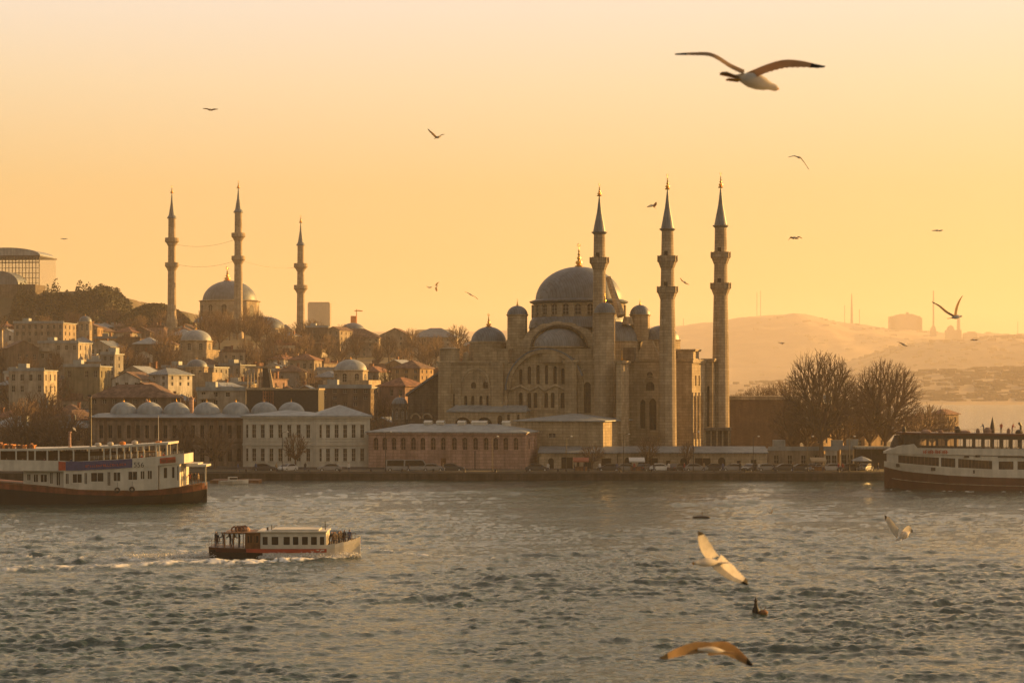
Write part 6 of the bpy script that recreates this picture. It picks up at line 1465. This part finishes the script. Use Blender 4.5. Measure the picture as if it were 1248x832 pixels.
mb = MB(); mb.box(B.x(262), B.x(300), -.03, .02, B.z(681.5), B.z(673)); mb.box(B.x(254), B.x(262), .3, .5, B.z(681), B.z(670)); mb.build('stern_dark_band', 'hulldark', B.root)
tw = [(a, b, 654, 664.5) for a, b in ((319, 326.5), (330, 339.5), (344.5, 353.5), (356, 364), (367, 375.5), (378, 386.5), (389, 395.5))]
B.wall('cabin', 317, 397, 648.5, 668.6, tw, .25, BM - .25, 'whitepaint', .06, fm='whitepaint', bars=(1, 1))
mb = MB(); mb.box(B.x(313), B.x(398.5), 0, BM, B.z(648.5), B.z(647)); mb.box(B.x(330), B.x(388), .5, BM - .5, B.z(647), B.z(645.3)); mb.build('cabin_roof', 'whitepaint', B.root)
mb = MB(); mb.box(B.x(272), B.x(317), .1, BM - .1, B.z(650), B.z(648.6)); mb.build('aft_awning', 'wood', B.root)
for px in (273, 284, 296, 304, 311):
    for yy in (.2, BM - .3):
        mb = MB(); mb.box(B.x(px) - .04, B.x(px) + .04, yy, yy + .08, B.z(668), B.z(650)); mb.build('awning_post', 'wood', B.root)
B.wall('wheelhouse', 298, 316.5, 650.2, 668.6, [(300.5, 307, 653, 662), (309, 315, 653, 662)], .3, BM - .3, 'wood', .06, fm='wood', winname='wheelhouse_window')
for k, px in enumerate((284, 288, 291.5, 295)):
    mb = MB(); n = 12; zc = B.z(646); r = .28
    for j in range(n):
        t0, t1 = 2 * math.pi * j / n, 2 * math.pi * (j + 1) / n; mb.tube((B.x(px) + r * math.cos(t0), 1.0 + k * .3, zc + r * math.sin(t0)), (B.x(px) + r * math.cos(t1), 1.0 + k * .3, zc + r * math.sin(t1)), .09, .09, 6)
    mb.build('life_ring', 'tile', B.root)
mb = MB(); mb.lathe(B.x(294), 2.1, [(.55, B.z(648.6)), (.6, B.z(646.5)), (.45, B.z(644)), (.2, B.z(643)), (.02, B.z(642.5))], 14, sy=1); mb.build('life_raft', 'h_rose', B.root)
mb = MB(); mb.tube((B.x(328), 2, B.z(647)), (B.x(328), 2, B.z(641)), .05, .04, 6); mb.build('aerial', 'metal', B.root); mb = MB(); mb.tube((B.x(324), 1.4, B.z(647)), (B.x(324), 1.4, B.z(643)), .1, .1, 6, True); mb.build('exhaust_pipe', 'metal', B.root); mb = MB(); mb.tube((B.x(394), 2, B.z(647)), (B.x(394), 2, B.z(637)), .05, .03, 6); mb.tube((B.x(390.5), 2, B.z(643)), (B.x(397.5), 2, B.z(643)), .03, .03, 4); mb.build('mast', 'metal', B.root)
B.rail(254, 274, 666, .75, .3, m='wood', n=6, name='stern_rail'); B.rail(400, 432, 664, .7, 1.0, m='wood', n=7, name='bow_rail', pyb=659)
mb = MB(); mb.box(B.x(386), B.x(389), -.03, .01, B.z(670.8), B.z(669.4)); mb.box(B.x(391), B.x(395), -.03, .01, B.z(670.8), B.z(669.4)); mb.build('lettering', 'whitepaint', B.root)
rg = random.Random(6)
for k, px in enumerate((258, 263, 268, 276, 281, 289)):
    person(f'passenger at the tour boat\'s stern, {ORD[k + 1]} from the left', (B.root.location.x + B.x(px), 189.4 + rg.uniform(.8, 3), B.z(669.5)), rg.choice(('stand', 'lean')), rg.choice(('coat_dark', 'coat_red', 'coat_tan', 'coat_dark')), rg.uniform(-3, 3), 'passengers on the tour boat', .92)
for k, px in enumerate((399, 403, 406, 410, 415, 418, 424)):
    person(f'passenger on the tour boat\'s bow, {ORD[k + 1]} from the left', (B.root.location.x + B.x(px), 189.4 + 2.1 + rg.uniform(-.9, .9) * hw3(px), B.z(669.5 if px < 412 else 667)), rg.choice(('stand', 'lean')), rg.choice(('coat_dark', 'coat_red', 'coat_tan', 'coat_blue')), rg.uniform(-3, 3), 'passengers on the tour boat', .92)
# bow and side spray: heaped droplets
rsx = np.random.RandomState(3); pts = []
for i in range(3800):
    t = rsx.rand(); px = 318 + 118 * t; edge = 2.1 - hw3(px) * 2.1; k = .35 + .65 * abs(math.sin(t * 9)) 
    pts.append((B.root.location.x + B.x(px) + rsx.normal() * .2, 189.4 + edge - .15 - abs(rsx.normal()) * .5, abs(rsx.normal()) * .22 * k))
M['foam'] = mat('foam', (.78, .76, .72), .8, .1, 3, kind='plain')
tag(leaf_cloud('bow_spray', pts, 'foam', .07, 3), kind='stuff')
pts = [(B.root.location.x + B.x(262 - 110 * t) + rsx.normal() * .3, 189.4 + 1.2 + rsx.normal() * (.6 + t), abs(rsx.normal()) * .16 * (1 - t) + .06) for t in rsx.rand(3000) ** 1.4]
tag(leaf_cloud('stern_wash', pts, 'foam', .06, 4), kind='stuff')

# pontoon with a small launch beside the left ferry
mb = MB(); s = 338 / F; X0 = (256 - 624) * s
mb.box(X0, X0 + 8.2, 338, 343, -.3, .55); o = mb.build('pontoon', 'wood'); tag(o, 'dark low pontoon between the left ferry\'s stern and the quay', 'pontoon')
root = empty('launch', ((286 - 624) * s, 336, 0)); tag(root, 'small white launch moored beside the dark pontoon', 'boat')
mb = MB()
prof = [(-2.4, .35, .5), (-2.0, .75, .52), (0, .9, .55), (1.6, .6, .68), (2.6, .04, .85)]
for a, b in zip(prof, prof[1:]):
    for sd in (-1, 1): mb.poly([(a[0], sd * a[1], a[2]), (b[0], sd * b[1], b[2]), (b[0], sd * b[1] * .5, -.3), (a[0], sd * a[1] * .6, -.3)])
    mb.poly([(a[0], -a[1], a[2]), (b[0], -b[1], b[2]), (b[0], b[1], b[2]), (a[0], a[1], a[2])])
mb.build('hull', 'whitepaint', root); mb = MB(); mb.box(-.8, .7, -.5, .5, .55, 1.2); mb.build('cabin', 'whitepaint', root); mb = MB(); mb.box(-.5, .72, -.52, .52, .8, 1.1); mb.build('windscreen', 'glass', root)
# ------------------------------------------------------------------ quayside: cars, lamps, people
for k, c in {'car_white': (.70, .68, .64), 'car_grey': (.22, .22, .22), 'car_dark': (.04, .04, .045), 'car_silver': (.45, .45, .44), 'car_red': (.25, .04, .03), 'taxi': (.62, .38, .05)}.items():
    M[k] = mat(k, c, .3, .06, 2, spec=.6, kind='plain')
M['rubber'] = mat('rubber', (.02, .02, .02), .8, .1, 2, kind='plain'); M['lamp'] = mat('lamp_glass', (.7, .65, .55), .3, .05, 2, kind='plain')
CARS = {}
def make_car(kind, col):
    L_ = {'car': 4.3, 'van': 4.9}[kind]; H_ = {'car': 1.42, 'van': 2.1}[kind]; W_ = 1.75
    root = empty('parked_' + kind, (0, 0, 0)); hl = L_ / 2
    low = [(-hl, .35), (-hl, .75), (-hl + .15, .88), (-hl * .55, .95), (hl * .5, .95), (hl * .93, .78), (hl, .6), (hl, .35), (hl * .8, .25), (-hl * .8, .25)]
    mb = MB(); mb.prism(low, -W_ / 2, W_ / 2); b = mb.build('body', col, root)
    md = b.modifiers.new('b', 'BEVEL'); md.width = .07; md.segments = 2
    if kind == 'car': cab = [(-hl * .82, .94), (-hl * .55, H_ - .03), (-.1, H_), (hl * .18, H_ - .06), (hl * .52, .94)]
    else: cab = [(-hl * .97, .94), (-hl * .93, H_ - .04), (hl * .35, H_), (hl * .5, H_ - .12), (hl * .78, .94)]
    mb = MB(); mb.prism(cab, -W_ / 2 + .12, W_ / 2 - .12); o = mb.build('cabin', col, root)
    gl = [(x * .88, z - (.06 if z > 1 else -.04)) for x, z in cab]
    for sd in (-1, 1):
        y = sd * (W_ / 2 - .12); mb = MB(); mb.prism(gl, y - .004 if sd > 0 else y - .012, y + .012 if sd > 0 else y + .004); mb.build('side_window', 'glass', root)
    mb = MB(); a, b_ = cab[-1], cab[-2]; mb.poly([(a[0] + .012, -.65, a[1] + .03), (a[0] + .012, .65, a[1] + .03), (b_[0] + .012, .6, b_[1]), (b_[0] + .012, -.6, b_[1])]); mb.build('windscreen', 'glass', root)
    for x in (-hl * .62, hl * .62):
        for sd in (-1, 1):
            w_ = MB(); n = 16
            for k in range(n):
                t0, t1 = 2 * math.pi * k / n, 2 * math.pi * (k + 1) / n
                y0, y1 = sd * (W_ / 2 - .16), sd * (W_ / 2 + .02); p = [(x + .31 * math.cos(t0), .31 + .31 * math.sin(t0)), (x + .31 * math.cos(t1), .31 + .31 * math.sin(t1))]
                w_.poly([(p[0][0], y0, p[0][1]), (p[1][0], y0, p[1][1]), (p[1][0], y1, p[1][1]), (p[0][0], y1, p[0][1])]); w_.poly([(x, y1, .31), (p[0][0], y1, p[0][1]), (p[1][0], y1, p[1][1])])
            wo = w_.build('wheel', 'rubber', root); r_ = MB(); r_.tube((x, sd * (W_ / 2 + .021), .31), (x, sd * (W_ / 2 + .03), .31), .17, .17, 12, True); r_.build('rim', 'car_silver', wo)
    for sd in (-1, 1):
        mb = MB(); mb.box(hl - .04, hl + .012, sd * .6 - .16, sd * .6 + .16, .6, .72); mb.build('headlight', 'lamp', root)
        mb = MB(); mb.box(-hl - .012, -hl + .03, sd * .6 - .16, sd * .6 + .16, .68, .8); mb.build('tail_light', 'redpaint', root)
    return root
protos = {}
rg = random.Random(77); carx = [486, 508, 528, 551, 655, 742, 765, 786, 806, 824, 848, 868, 893, 914, 936, 955, 975, 992, 1012, 1034, 1054, 170, 205, 322, 350, 402]
near = {486: 'the left end of the pink hall', 508: 'the pink hall\'s fourth window', 528: 'the pink hall left of its door', 551: 'the pink hall right of its door', 655: 'the pink hall\'s sunlit corner', 742: 'the annex\'s sunlit end', 765: 'the shop row\'s left arch', 786: 'the shop row left of the middle minaret', 806: 'the foot of the middle minaret', 824: 'the shop row just right of the middle minaret', 848: 'the shop row left of the far minaret', 868: 'the kiosk\'s left side', 893: 'the kiosk\'s right side', 914: 'the shop row\'s right end', 936: 'the end of the shop row', 955: 'the brown block', 975: 'the stone wall left of the tallest tree', 992: 'the tallest tree\'s left side', 1012: 'the white kiosk', 1034: 'the yellowish kiosk', 1054: 'the ferry shelter', 170: 'the brick hall behind the ferry', 205: 'the brick hall near the ferry mast pole', 322: 'the white building\'s left half', 350: 'the white building left of its bend', 402: 'the white building right of its bend'}
order = sorted(carx)
for px in order:
    kind = 'van' if rg.random() < .1 else 'car'; col = rg.choice(['car_white', 'car_grey', 'car_dark', 'car_dark', 'car_grey', 'car_silver', 'car_dark', 'car_red']) if kind == 'car' else 'car_grey'
    Y = 355.6 + rg.uniform(-.3, .5); loc = ((px - 624) / F * Y, Y, 1.305); rz = rg.choice((0, math.pi)) + rg.uniform(-.05, .05)
    if rg.random() < .25: rz += R(60)
    cn = {'car_white': 'white', 'car_grey': 'grey', 'car_dark': 'black', 'car_silver': 'silver', 'car_red': 'dark red', 'taxi': 'yellow'}[col]
    if (kind, col) not in protos: r_ = make_car(kind, col); protos[(kind, col)] = (r_, kidmap())
    else: r_ = copy_tree(*protos[(kind, col)])
    r_.location = loc; r_.rotation_euler = (0, 0, rz); tag(r_, f'{cn} {kind} parked by {near[px]}', kind, 'cars parked along the quay')
rg = random.Random(5); pn = 0
for px in sorted([498, 540, 668, 700, 712, 731, 752, 773, 797, 815, 834, 858, 881, 902, 925, 944, 966, 1003, 1022, 1027, 1046, 1063, 1070, 312, 337, 372, 425, 290]):
    Y = 352.2 + rg.uniform(-.6, 1.2); pn += 1; coat = rg.choice(('coat_dark', 'coat_dark', 'coat_red', 'coat_tan', 'coat_white', 'coat_blue')); pose = rg.choice(('stand', 'walk', 'stand')); cn = coat.split('_')[1]
    person(f'{pose}ing person in a {cn} coat on the quay edge, {ORD[pn]} from the left'.replace('walking', 'walking'), ((px - 624) / F * Y, Y, 1.305), pose, coat, rg.uniform(-3, 3), 'people on the quay')
def lamp(px, Y, h, label):
    root = empty('street_lamp', ((px - 624) / F * Y, Y, 1.3)); tag(root, label, 'street lamp', 'street lamps on the quay')
    mb = MB(); mb.tube((0, 0, 0), (0, 0, .8), .12, .09, 8); mb.tube((0, 0, .8), (0, 0, h), .07, .05, 8); mb.build('pole', 'metal', root)
    mb = MB(); mb.tube((0, 0, h), (.9, 0, h + .25), .035, .03, 6); mb.build('arm', 'metal', root)
    mb = MB(); mb.lathe(.95, 0, [(.03, h + .3), (.22, h + .2), (.2, h + .1), (.05, h + .06)], 10); mb.build('lamp_head', 'lamp', root)
for px, nm in ((344, 'the white building\'s left half'), (470, 'the gap left of the pink hall'), (600, 'the pink hall\'s right end'), (690, 'the annex'), (760, 'the shop row\'s left end'), (845, 'the kiosk'), (918, 'the shop row\'s right end'), (984, 'the tallest bare tree'), (1035, 'the ferry shelter')):
    lamp(px, 351.6, 6.2 + (px % 3) * .4, f'slim street lamp on the quay before {nm}')
root = empty('parasol', ((1050 - 624) / F * 353.5, 353.5, 1.305)); tag(root, 'open blue-grey parasol on the quay in front of the dark ferry shelter', 'parasol')
mb = MB(); mb.tube((0, 0, 0), (0, 0, 2.6), .03, .03, 6); mb.build('pole', 'metal', root); mb = MB(); mb.lathe(0, 0, [(1.9, 2.0), (1.2, 2.4), (.5, 2.68), (.02, 2.8)], 8); mb.build('canopy', 'leadlight', root)

M['canvas_red'] = mat('red_canvas', (.30, .10, .06), .9, .15, 2, kind='plain')
for px, col, nm in ((776, 'coat_white', 'pale'), (708, 'canvas_red', 'red'), (997, 'coat_tan', 'tan')):
    root = empty('market_stall', ((px - 624) / F * 354.3, 354.3, 1.305)); tag(root, f'small market stall with {nm} sloping awning on the quay', 'stall')
    mb = MB(); mb.box(-1.1, 1.1, -.5, .3, 0, .95); mb.build('counter', 'wood', root)
    for x in (-1.2, 1.2):
        mb = MB(); mb.tube((x, .5, 0), (x, .5, 2.3), .04, .04, 6); mb.build('post', 'metal', root)
    mb = MB(); A = [(-1.4, -1.1, 1.95), (1.4, -1.1, 1.95), (1.4, .6, 2.5), (-1.4, .6, 2.5)]; mb.poly(A); mb.poly([(x, y, z + .04) for x, y, z in A]); mb.poly([(-1.4, -1.1, 1.75), (1.4, -1.1, 1.75), (1.4, -1.1, 1.99), (-1.4, -1.1, 1.99)]); mb.build('awning', col, root)
proto_b = None
for k, px in enumerate(range(300, 1060, 38)):
    if proto_b is None:
        mb = MB(); mb.lathe(0, 0, [(.2, 0), (.17, .1), (.13, .35), (.2, .45), (.2, .52), (.02, .58)], 10); proto_b = mb.build('bollard', 'metal'); o = proto_b
    else: o = proto_b.copy(); C.objects.link(o)
    o.location = ((px - 624) / F * 350.3, 350.3, 1.42); tag(o, 'small black iron mooring bollard on the quay kerb', 'bollard', 'mooring bollards on the quay kerb')
# floating things --------------------------------------------------------
s = 143.0 / F; root = empty('buoy', ((920 - 624) * s, 142.5, 0)); tag(root, 'dark pointed buoy rocking on the water below the near gull', 'buoy')
mb = MB(); mb.lathe(0, 0, [(.22, -.4), (.27, .0), (.25, .2), (.13, .5), (.10, .8), (.13, .86), (.06, 1.0), (.01, 1.15)], 12); mb.build('body', 'rubber', root, True)
root = empty('float', ((928.5 - 624) * s, 142.2, 0), .3); tag(root, 'small brown mooring float beside the dark pointed buoy', 'float')
mb = MB(); mb.lathe(0, 0, [(.15, -.2), (.34, .0), (.36, .12), (.2, .24), (.02, .27)], 14, sy=.8); mb.build('body', 'wood', root, True); mb = MB(); mb.tube((-.1, 0, .2), (-.22, 0, .48), .03, .03, 6); mb.tube((.12, .1, .2), (.24, .1, .45), .03, .03, 6); mb.tube((-.22, 0, .48), (.24, .1, .45), .025, .025, 6); mb.build('handle', 'metal', root)
s = 247.0 / F; root = empty('driftwood_raft', ((855 - 624) * s, 247, 0)); tag(root, 'low dark raft drifting midway between the near gull and the quay', 'raft')
mb = MB(); mb.lathe(0, 0, [(.6, -.15), (1.15, .08), (1.0, .24), (.3, .34), (.02, .36)], 16, sy=.45); mb.build('body', 'hulldark', root, True); mb = MB(); mb.tube((.1, 0, .3), (.1, 0, .75), .05, .04, 6); mb.build('peg', 'hulldark', root)

# seagulls ----------------------------------------------------------------
def gullmat(name, c):
    m = mat(name, c, .85, .14, 9, kind='plain'); t = m.node_tree; b = t.nodes['Principled BSDF']; tr = t.nodes.new('ShaderNodeBsdfTranslucent'); mx = t.nodes.new('ShaderNodeMixShader')
    tr.inputs[0].default_value = (*c, 1); mx.inputs[0].default_value = .45; t.links.new(b.outputs[0], mx.inputs[1]); t.links.new(tr.outputs[0], mx.inputs[2]); t.links.new(mx.outputs[0], t.nodes['Material Output'].inputs[0])
    mp = t.nodes.new('ShaderNodeMapping'); return m
M['g_white'] = gullmat('white_feathers', (.74, .70, .64)); M['g_grey'] = gullmat('grey_feathers', (.34, .33, .32)); M['g_dark'] = gullmat('dark_feathers', (.05, .042, .035)); M['g_brown'] = gullmat('brown_feathers', (.46, .31, .17)); M['g_beak'] = gullmat('yellow_beak', (.65, .33, .04))
def gull(label, span_px, cx, cy, D=None, tail=None, head=None, body_w=.10, L=None, Rw=None, chord=None, cdir=(0, 1, 0), young=False, legs=False, span=1.35, cdirR=None, chordR=None, pale=False):
    """points are (px, py, depth offset in px) around cx,cy. L/Rw: wing leading edge root->tip. chord list in px."""
    D = D or span * F / span_px; s = D / F
    g = lambda p: Vector(((p[0] - cx) * s, (p[2] if len(p) > 2 else 0) * s, -(p[1] - cy) * s))
    mb = MB(); t, h = g(tail), g(head); ax = (h - t); Ln = ax.length; ax.normalize(); a = ax.cross(Vector((0, 0, 1))).normalized(); b = a.cross(ax)
    prof = [(0, .02), (.05, .03), (.15, .16), (.3, .62), (.45, .98), (.58, 1.0), (.7, .82), (.79, .55), (.85, .48), (.9, .46), (.95, .32), (.985, .08), (1.0, .03)]
    bw = body_w * Ln * 1.15; rings = []; n = 12
    for f, r in prof:
        c = t + ax * Ln * f + b * (.02 * Ln * math.sin(f * 3.1)); ring = []
        for k in range(n):
            th = 2 * math.pi * k / n; ring.append(mb.pt(*(c + (a * math.cos(th) * 1.0 + b * math.sin(th) * .92) * bw * r)))
        rings.append(ring)
    for i, (A, B_) in enumerate(zip(rings, rings[1:])):
        mb.mi = 4 if i >= 10 else 0
        for k in range(n): mb.face([A[k], A[(k + 1) % n], B_[(k + 1) % n], B_[k]])
    # tail fan
    mb.mi = 0; t1 = t + ax * Ln * .22; tw = bw * 1.05; e = [t1 + a * bw * .4, t - ax * Ln * .06 + a * tw * .9, t - ax * Ln * .10 + a * tw * .35, t - ax * Ln * .10 - a * tw * .35, t - ax * Ln * .06 - a * tw * .9, t1 - a * bw * .4]
    up_ = b * .006; A = [mb.pt(*(p + up_)) for p in e]; B_ = [mb.pt(*(p - up_)) for p in e]; mb.mi = 3 if young else 0; mb.face(A); mb.face(B_[::-1])
    for k in range(6): mb.face([A[k], A[(k + 1) % 6], B_[(k + 1) % 6], B_[k]])
    cd = Vector((cdir[0], cdir[1], -cdir[2])).normalized()
    for wi, W in enumerate((L, Rw)):
        if not W: continue
        if wi and cdirR: cd = Vector((cdirR[0], cdirR[1], -cdirR[2])).normalized()
        if wi and chordR: chord = chordR
        pts = [g(p) for p in W]; secs = []; nW = len(pts)
        # smooth the leading edge
        fine = []; M_ = 30
        for k in range(M_ + 1):
            f = k / M_ * (nW - 1); i = min(int(f), nW - 2); u_ = f - i
            p0 = pts[max(0, i - 1)]; p1 = pts[i]; p2 = pts[i + 1]; p3 = pts[min(nW - 1, i + 2)]
            q = .5 * ((2 * p1) + (p2 - p0) * u_ + (2 * p0 - 5 * p1 + 4 * p2 - p3) * u_ ** 2 + (3 * p1 - p0 - 3 * p2 + p3) * u_ ** 3); fine.append((q, k / M_))
        for q, f in fine:
            c = chord * s * float(np.interp(f, [0, .15, .45, .7, .88, 1.0], [1.0, 1.02, .95, .72, .42, .06])); th = .018 * (1 - f * .6) + .004
            nrm = Vector((0, 0, 1)); lead = q; tr_ = q + cd * c
            tang = (fine[min(M_, int(f * M_) + 1)][0] - fine[max(0, int(f * M_) - 2)][0]).normalized(); nrm = cd.cross(tang).normalized()
            if nrm.z < 0: nrm = -nrm
            mid = lead.lerp(tr_, .3) + nrm * (th + c * .05); midb = lead.lerp(tr_, .3) - nrm * th * .3 + nrm * c * .03
            m2 = lead.lerp(tr_, .7) + nrm * (th * .5 + c * .035); m2b = lead.lerp(tr_, .7) + nrm * c * .02
            scal = cd * c * ((.10 if f > .35 else .05) if int(round(f * M_)) % 2 else 0)
            secs.append([mb.pt(*lead), mb.pt(*mid), mb.pt(*m2), mb.pt(*(tr_ + scal)), mb.pt(*m2b), mb.pt(*midb)])
        for i, (A, B_) in enumerate(zip(secs, secs[1:])):
            f = i / M_
            for k in range(6):
                top = k < 3
                mb.mi = 2 if f > .82 else (3 if young else ((1 if top and not pale else 0)))
                mb.face([A[k], A[(k + 1) % 6], B_[(k + 1) % 6], B_[k]])
    if legs:
        for sd in (-.3, .3):
            mb.mi = 4; p = t + ax * Ln * .25 + a * bw * sd - b * bw * .3; mb.tube(p, p - ax * Ln * .22 - b * bw * .25, .012, .01, 5)
    o = mb.build('seagull', ['g_white', 'g_grey', 'g_dark', 'g_brown', 'g_beak'], None, True); o.location = P(cx, cy, D); tag(o, label, 'seagull', 'seagulls over the water'); return o
gull('biggest seagull, wings spread wide, gliding high in the sky at upper right', 178, 912, 90, 18.5, (884, 93, -14), (951, 108, 8), .125, [(906, 88, 0), (890, 80, 2), (868, 66.5, 4), (846, 64.5, 8), (824, 64.5, 14)], [(912, 88, 0), (934, 79, -2), (955, 74, -6), (978, 76, -8), (1004, 83, -10)], 17, (-.1, -.9, .30), young=True, legs=True, cdirR=(-.25, -.6, .75), chordR=17)
gull('golden lit seagull banking low over the water, wings on a steep diagonal', 105, 868, 683, 20, (884, 687, 20), (841, 684.5, -22), .085, [(862, 682, 0), (853, 670, -20), (847.5, 657, -40), (845, 643, -60)], [(866, 689, 4), (880, 701, 22), (896, 711, 42), (918, 719, 62)], 34, (.5, .87, -.05), cdirR=(.5, .8, -.35), chordR=31, pale=True)
gull('blurred seagull sweeping along the bottom edge with arched wings', 130, 862, 788, 17, (892, 797, 18), (846, 789, -14), .07, [(866, 782, 0), (846, 779.5, -18), (822, 784, -40), (799, 792, -66)], [(866, 782, 0), (889, 785, 26), (908, 799, 54), (928, 821, 84)], 17, (.2, .5, .8), cdirR=(-.1, .5, .85), chordR=20, young=True)
gull('pale seagull flapping just above the water near the right ferry', 62, 1098, 648, 50, (1094, 657, -4), (1110, 648, 8), .2, [(1096, 645, 0), (1089, 638, -10), (1081, 630, -18), (1073, 625.5, -28)], [(1100, 646, 0), (1106, 641.5, 6), (1112, 642, 14), (1117, 648, 22)], 13, (-.1, .45, .85), cdirR=(.0, .5, .85), chordR=12, pale=True)
gull('dark seagull with raised V wings in front of the far hills', 46, 1162, 385, 62, (1156, 388, -4), (1174, 385, 4), .12, [(1164, 385, 0), (1156, 380, 2), (1147, 372.5, 4), (1137, 367.5, 6)], [(1166, 384, 0), (1167.5, 375, 0), (1171, 366, 2), (1174.5, 360, 4)], 7, (-.5, -.6, .1), young=True)
gull('small seagull with drooping wings at upper right below the biggest one', 30, 974, 192, 105, (969, 191, -3), (978, 193, 4), .11, [(973, 191.5, 0), (968, 190, 0), (961, 191.5, 2)], [(975, 191, 0), (980, 197, 1), (986.5, 206.5, 3)], 5, (-.2, -.7, .2))
gull('small seagull with folded back wings beside the far minaret tip, lower right', 18, 969, 290, 170, (964, 289, -2), (974, 291, 3), .12, [(968, 290, 0), (964, 289, 1), (961, 293, 2)], [(970, 290, 0), (974, 288, 0), (978, 290.5, 1)], 5, (-.2, -.7, .3), young=True)
gull('small seagull flying left of the middle mosque minaret\'s spire', 17, 794, 251, 180, (799, 250, -3), (788.5, 252, 3), .12, [(795, 251, 0), (797.5, 248, 1), (799.5, 246, 1)], [(795, 251.5, 0), (797, 253, 0), (799.5, 254.5, -1)], 5, (.4, -.6, .3), young=True)
gull('small dark seagull with outstretched wings high in the sky at upper left', 19, 256, 133, 165, (259, 134.5, -3), (253, 133.5, 4), .14, [(256, 133.5, 0), (252, 132, 0), (247, 132, 1)], [(257, 133.5, 0), (261, 132.5, 0), (265.5, 132.8, 1)], 5, (.2, -.7, .4), young=True)
gull('small seagull with one wing raised high in the middle of the sky', 24, 534, 167, 140, (530, 169.5, -3), (538, 165.5, 4), .12, [(533, 167, 0), (528, 162, 0), (521.5, 157, 1)], [(535, 167, 0), (539, 164, 0), (542, 163.5, 1)], 5, (-.3, -.6, .3), young=True)
gull('tiny seagull with vertical wings above the town, right one of the pair', 14, 533, 349, 210, (531, 350.5, -1), (534, 347.5, 1), .13, [(532.5, 348, 0), (534, 345, 0), (535.5, 343.5, 0)], [(532.5, 350, 0), (533, 353, 0), (533, 355, 0)], 3.5, (-.5, -.6, .1), young=True)
gull('tiny seagull above the town, left one of the pair', 9, 523, 350, 330, (520.5, 350.5, -1), (525, 350, 1), .13, [(522, 350, 0), (521, 349, 0), (519.5, 348.5, 0)], [(523, 350, 0), (525, 349.5, 0), (526.5, 349.8, 0)], 2.6, (.2, -.6, .3), young=True)
gull('tiny slanting seagull above the mosque\'s left dome', 17, 574, 359, 190, (570, 357, -2), (577, 361, 2), .1, [(573, 359, 0), (570, 357, 0), (566, 355.5, 0)], [(575, 360, 0), (579, 362, 0), (582.5, 365, 0)], 3.5, (.3, -.6, .1), young=True)
gull('tiny seagull slanting between the two right mosque minarets', 12, 834, 344, 220, (831, 342, -2), (838, 346.5, 2), .13, [(833, 343, 0), (831, 340.5, 0), (829.5, 338.5, 0)], [(835, 344, 0), (838, 345.5, 0), (840, 347, 0)], 4, (-.3, -.6, .1), young=True)
gull('tiny pale seagull high at right above the far palace', 14, 1142, 281, 220, (1146, 281.2, -2), (1139, 281, 2), .13, [(1142, 281, 0), (1139, 280.3, 0), (1135, 281, 0)], [(1143, 281, 0), (1146, 280.2, 0), (1149, 280.4, 0)], 3.5, (.3, -.6, .3))
gull('tiny dark seagull diving across the far hills above the second quay tree', 15, 1101, 420, 200, (1096, 417.5, -2), (1106, 422, 2), .12, [(1100, 419, 0), (1097, 417.5, 0), (1093, 416.5, 0)], [(1102, 420, 0), (1105, 421.5, 0), (1108, 422, 0)], 3.5, (.3, -.6, .1), young=True)
gull('tiny brown seagull before the far hills above the tallest bare tree', 9, 952, 418, 300, (949.5, 417.5, -1), (955, 418.5, 1), .13, [(951.5, 418, 0), (950, 417, 0), (948, 417, 0)], [(952.5, 418, 0), (954, 417.5, 0), (956.5, 418, 0)], 3, (.2, -.6, .3), young=True)
gull('tiny seagull before the far ridge beneath the V winged one', 10, 1187, 414, 280, (1184, 414.5, -1), (1190, 413.8, 1), .13, [(1186.5, 414, 0), (1185, 413, 0), (1182.5, 414.5, 0)], [(1187.5, 414, 0), (1190, 413.2, 0), (1192, 413.8, 0)], 3, (.2, -.6, .3), young=True)
gull('faint tiny seagull alone above the glass hall at far left', 9, 78, 291, 330, (75.5, 291.2, -1), (80.5, 290.8, 1), .12, [(77.5, 291, 0), (76, 290.4, 0), (73.5, 290.8, 0)], [(78.5, 291, 0), (80.5, 290.5, 0), (82.5, 291.2, 0)], 2.4, (.2, -.6, .3))
gull('small pale seagull skimming the water between raft and right ferry', 9, 938.5, 624, 200, (936, 624.5, -1), (941, 625, 1), .15, [(938, 624, 0), (936.5, 622.5, 0), (935, 622, 0)], [(939, 624, 0), (940.5, 621.5, 0), (941, 619.5, 0)], 3.5, (.2, -.6, .3))
gull('white seagull perched above the left ferry\'s pinkish funnel', 8, 90, 523, 283, (92.5, 525, 0), (88.5, 520.5, 0), .2, [(90, 523, 0), (91, 523.5, 0), (93, 525.5, 0)], [(90, 523, 1), (91, 523.5, 1), (93, 525.5, 1)], 2, (.4, -.1, .4))
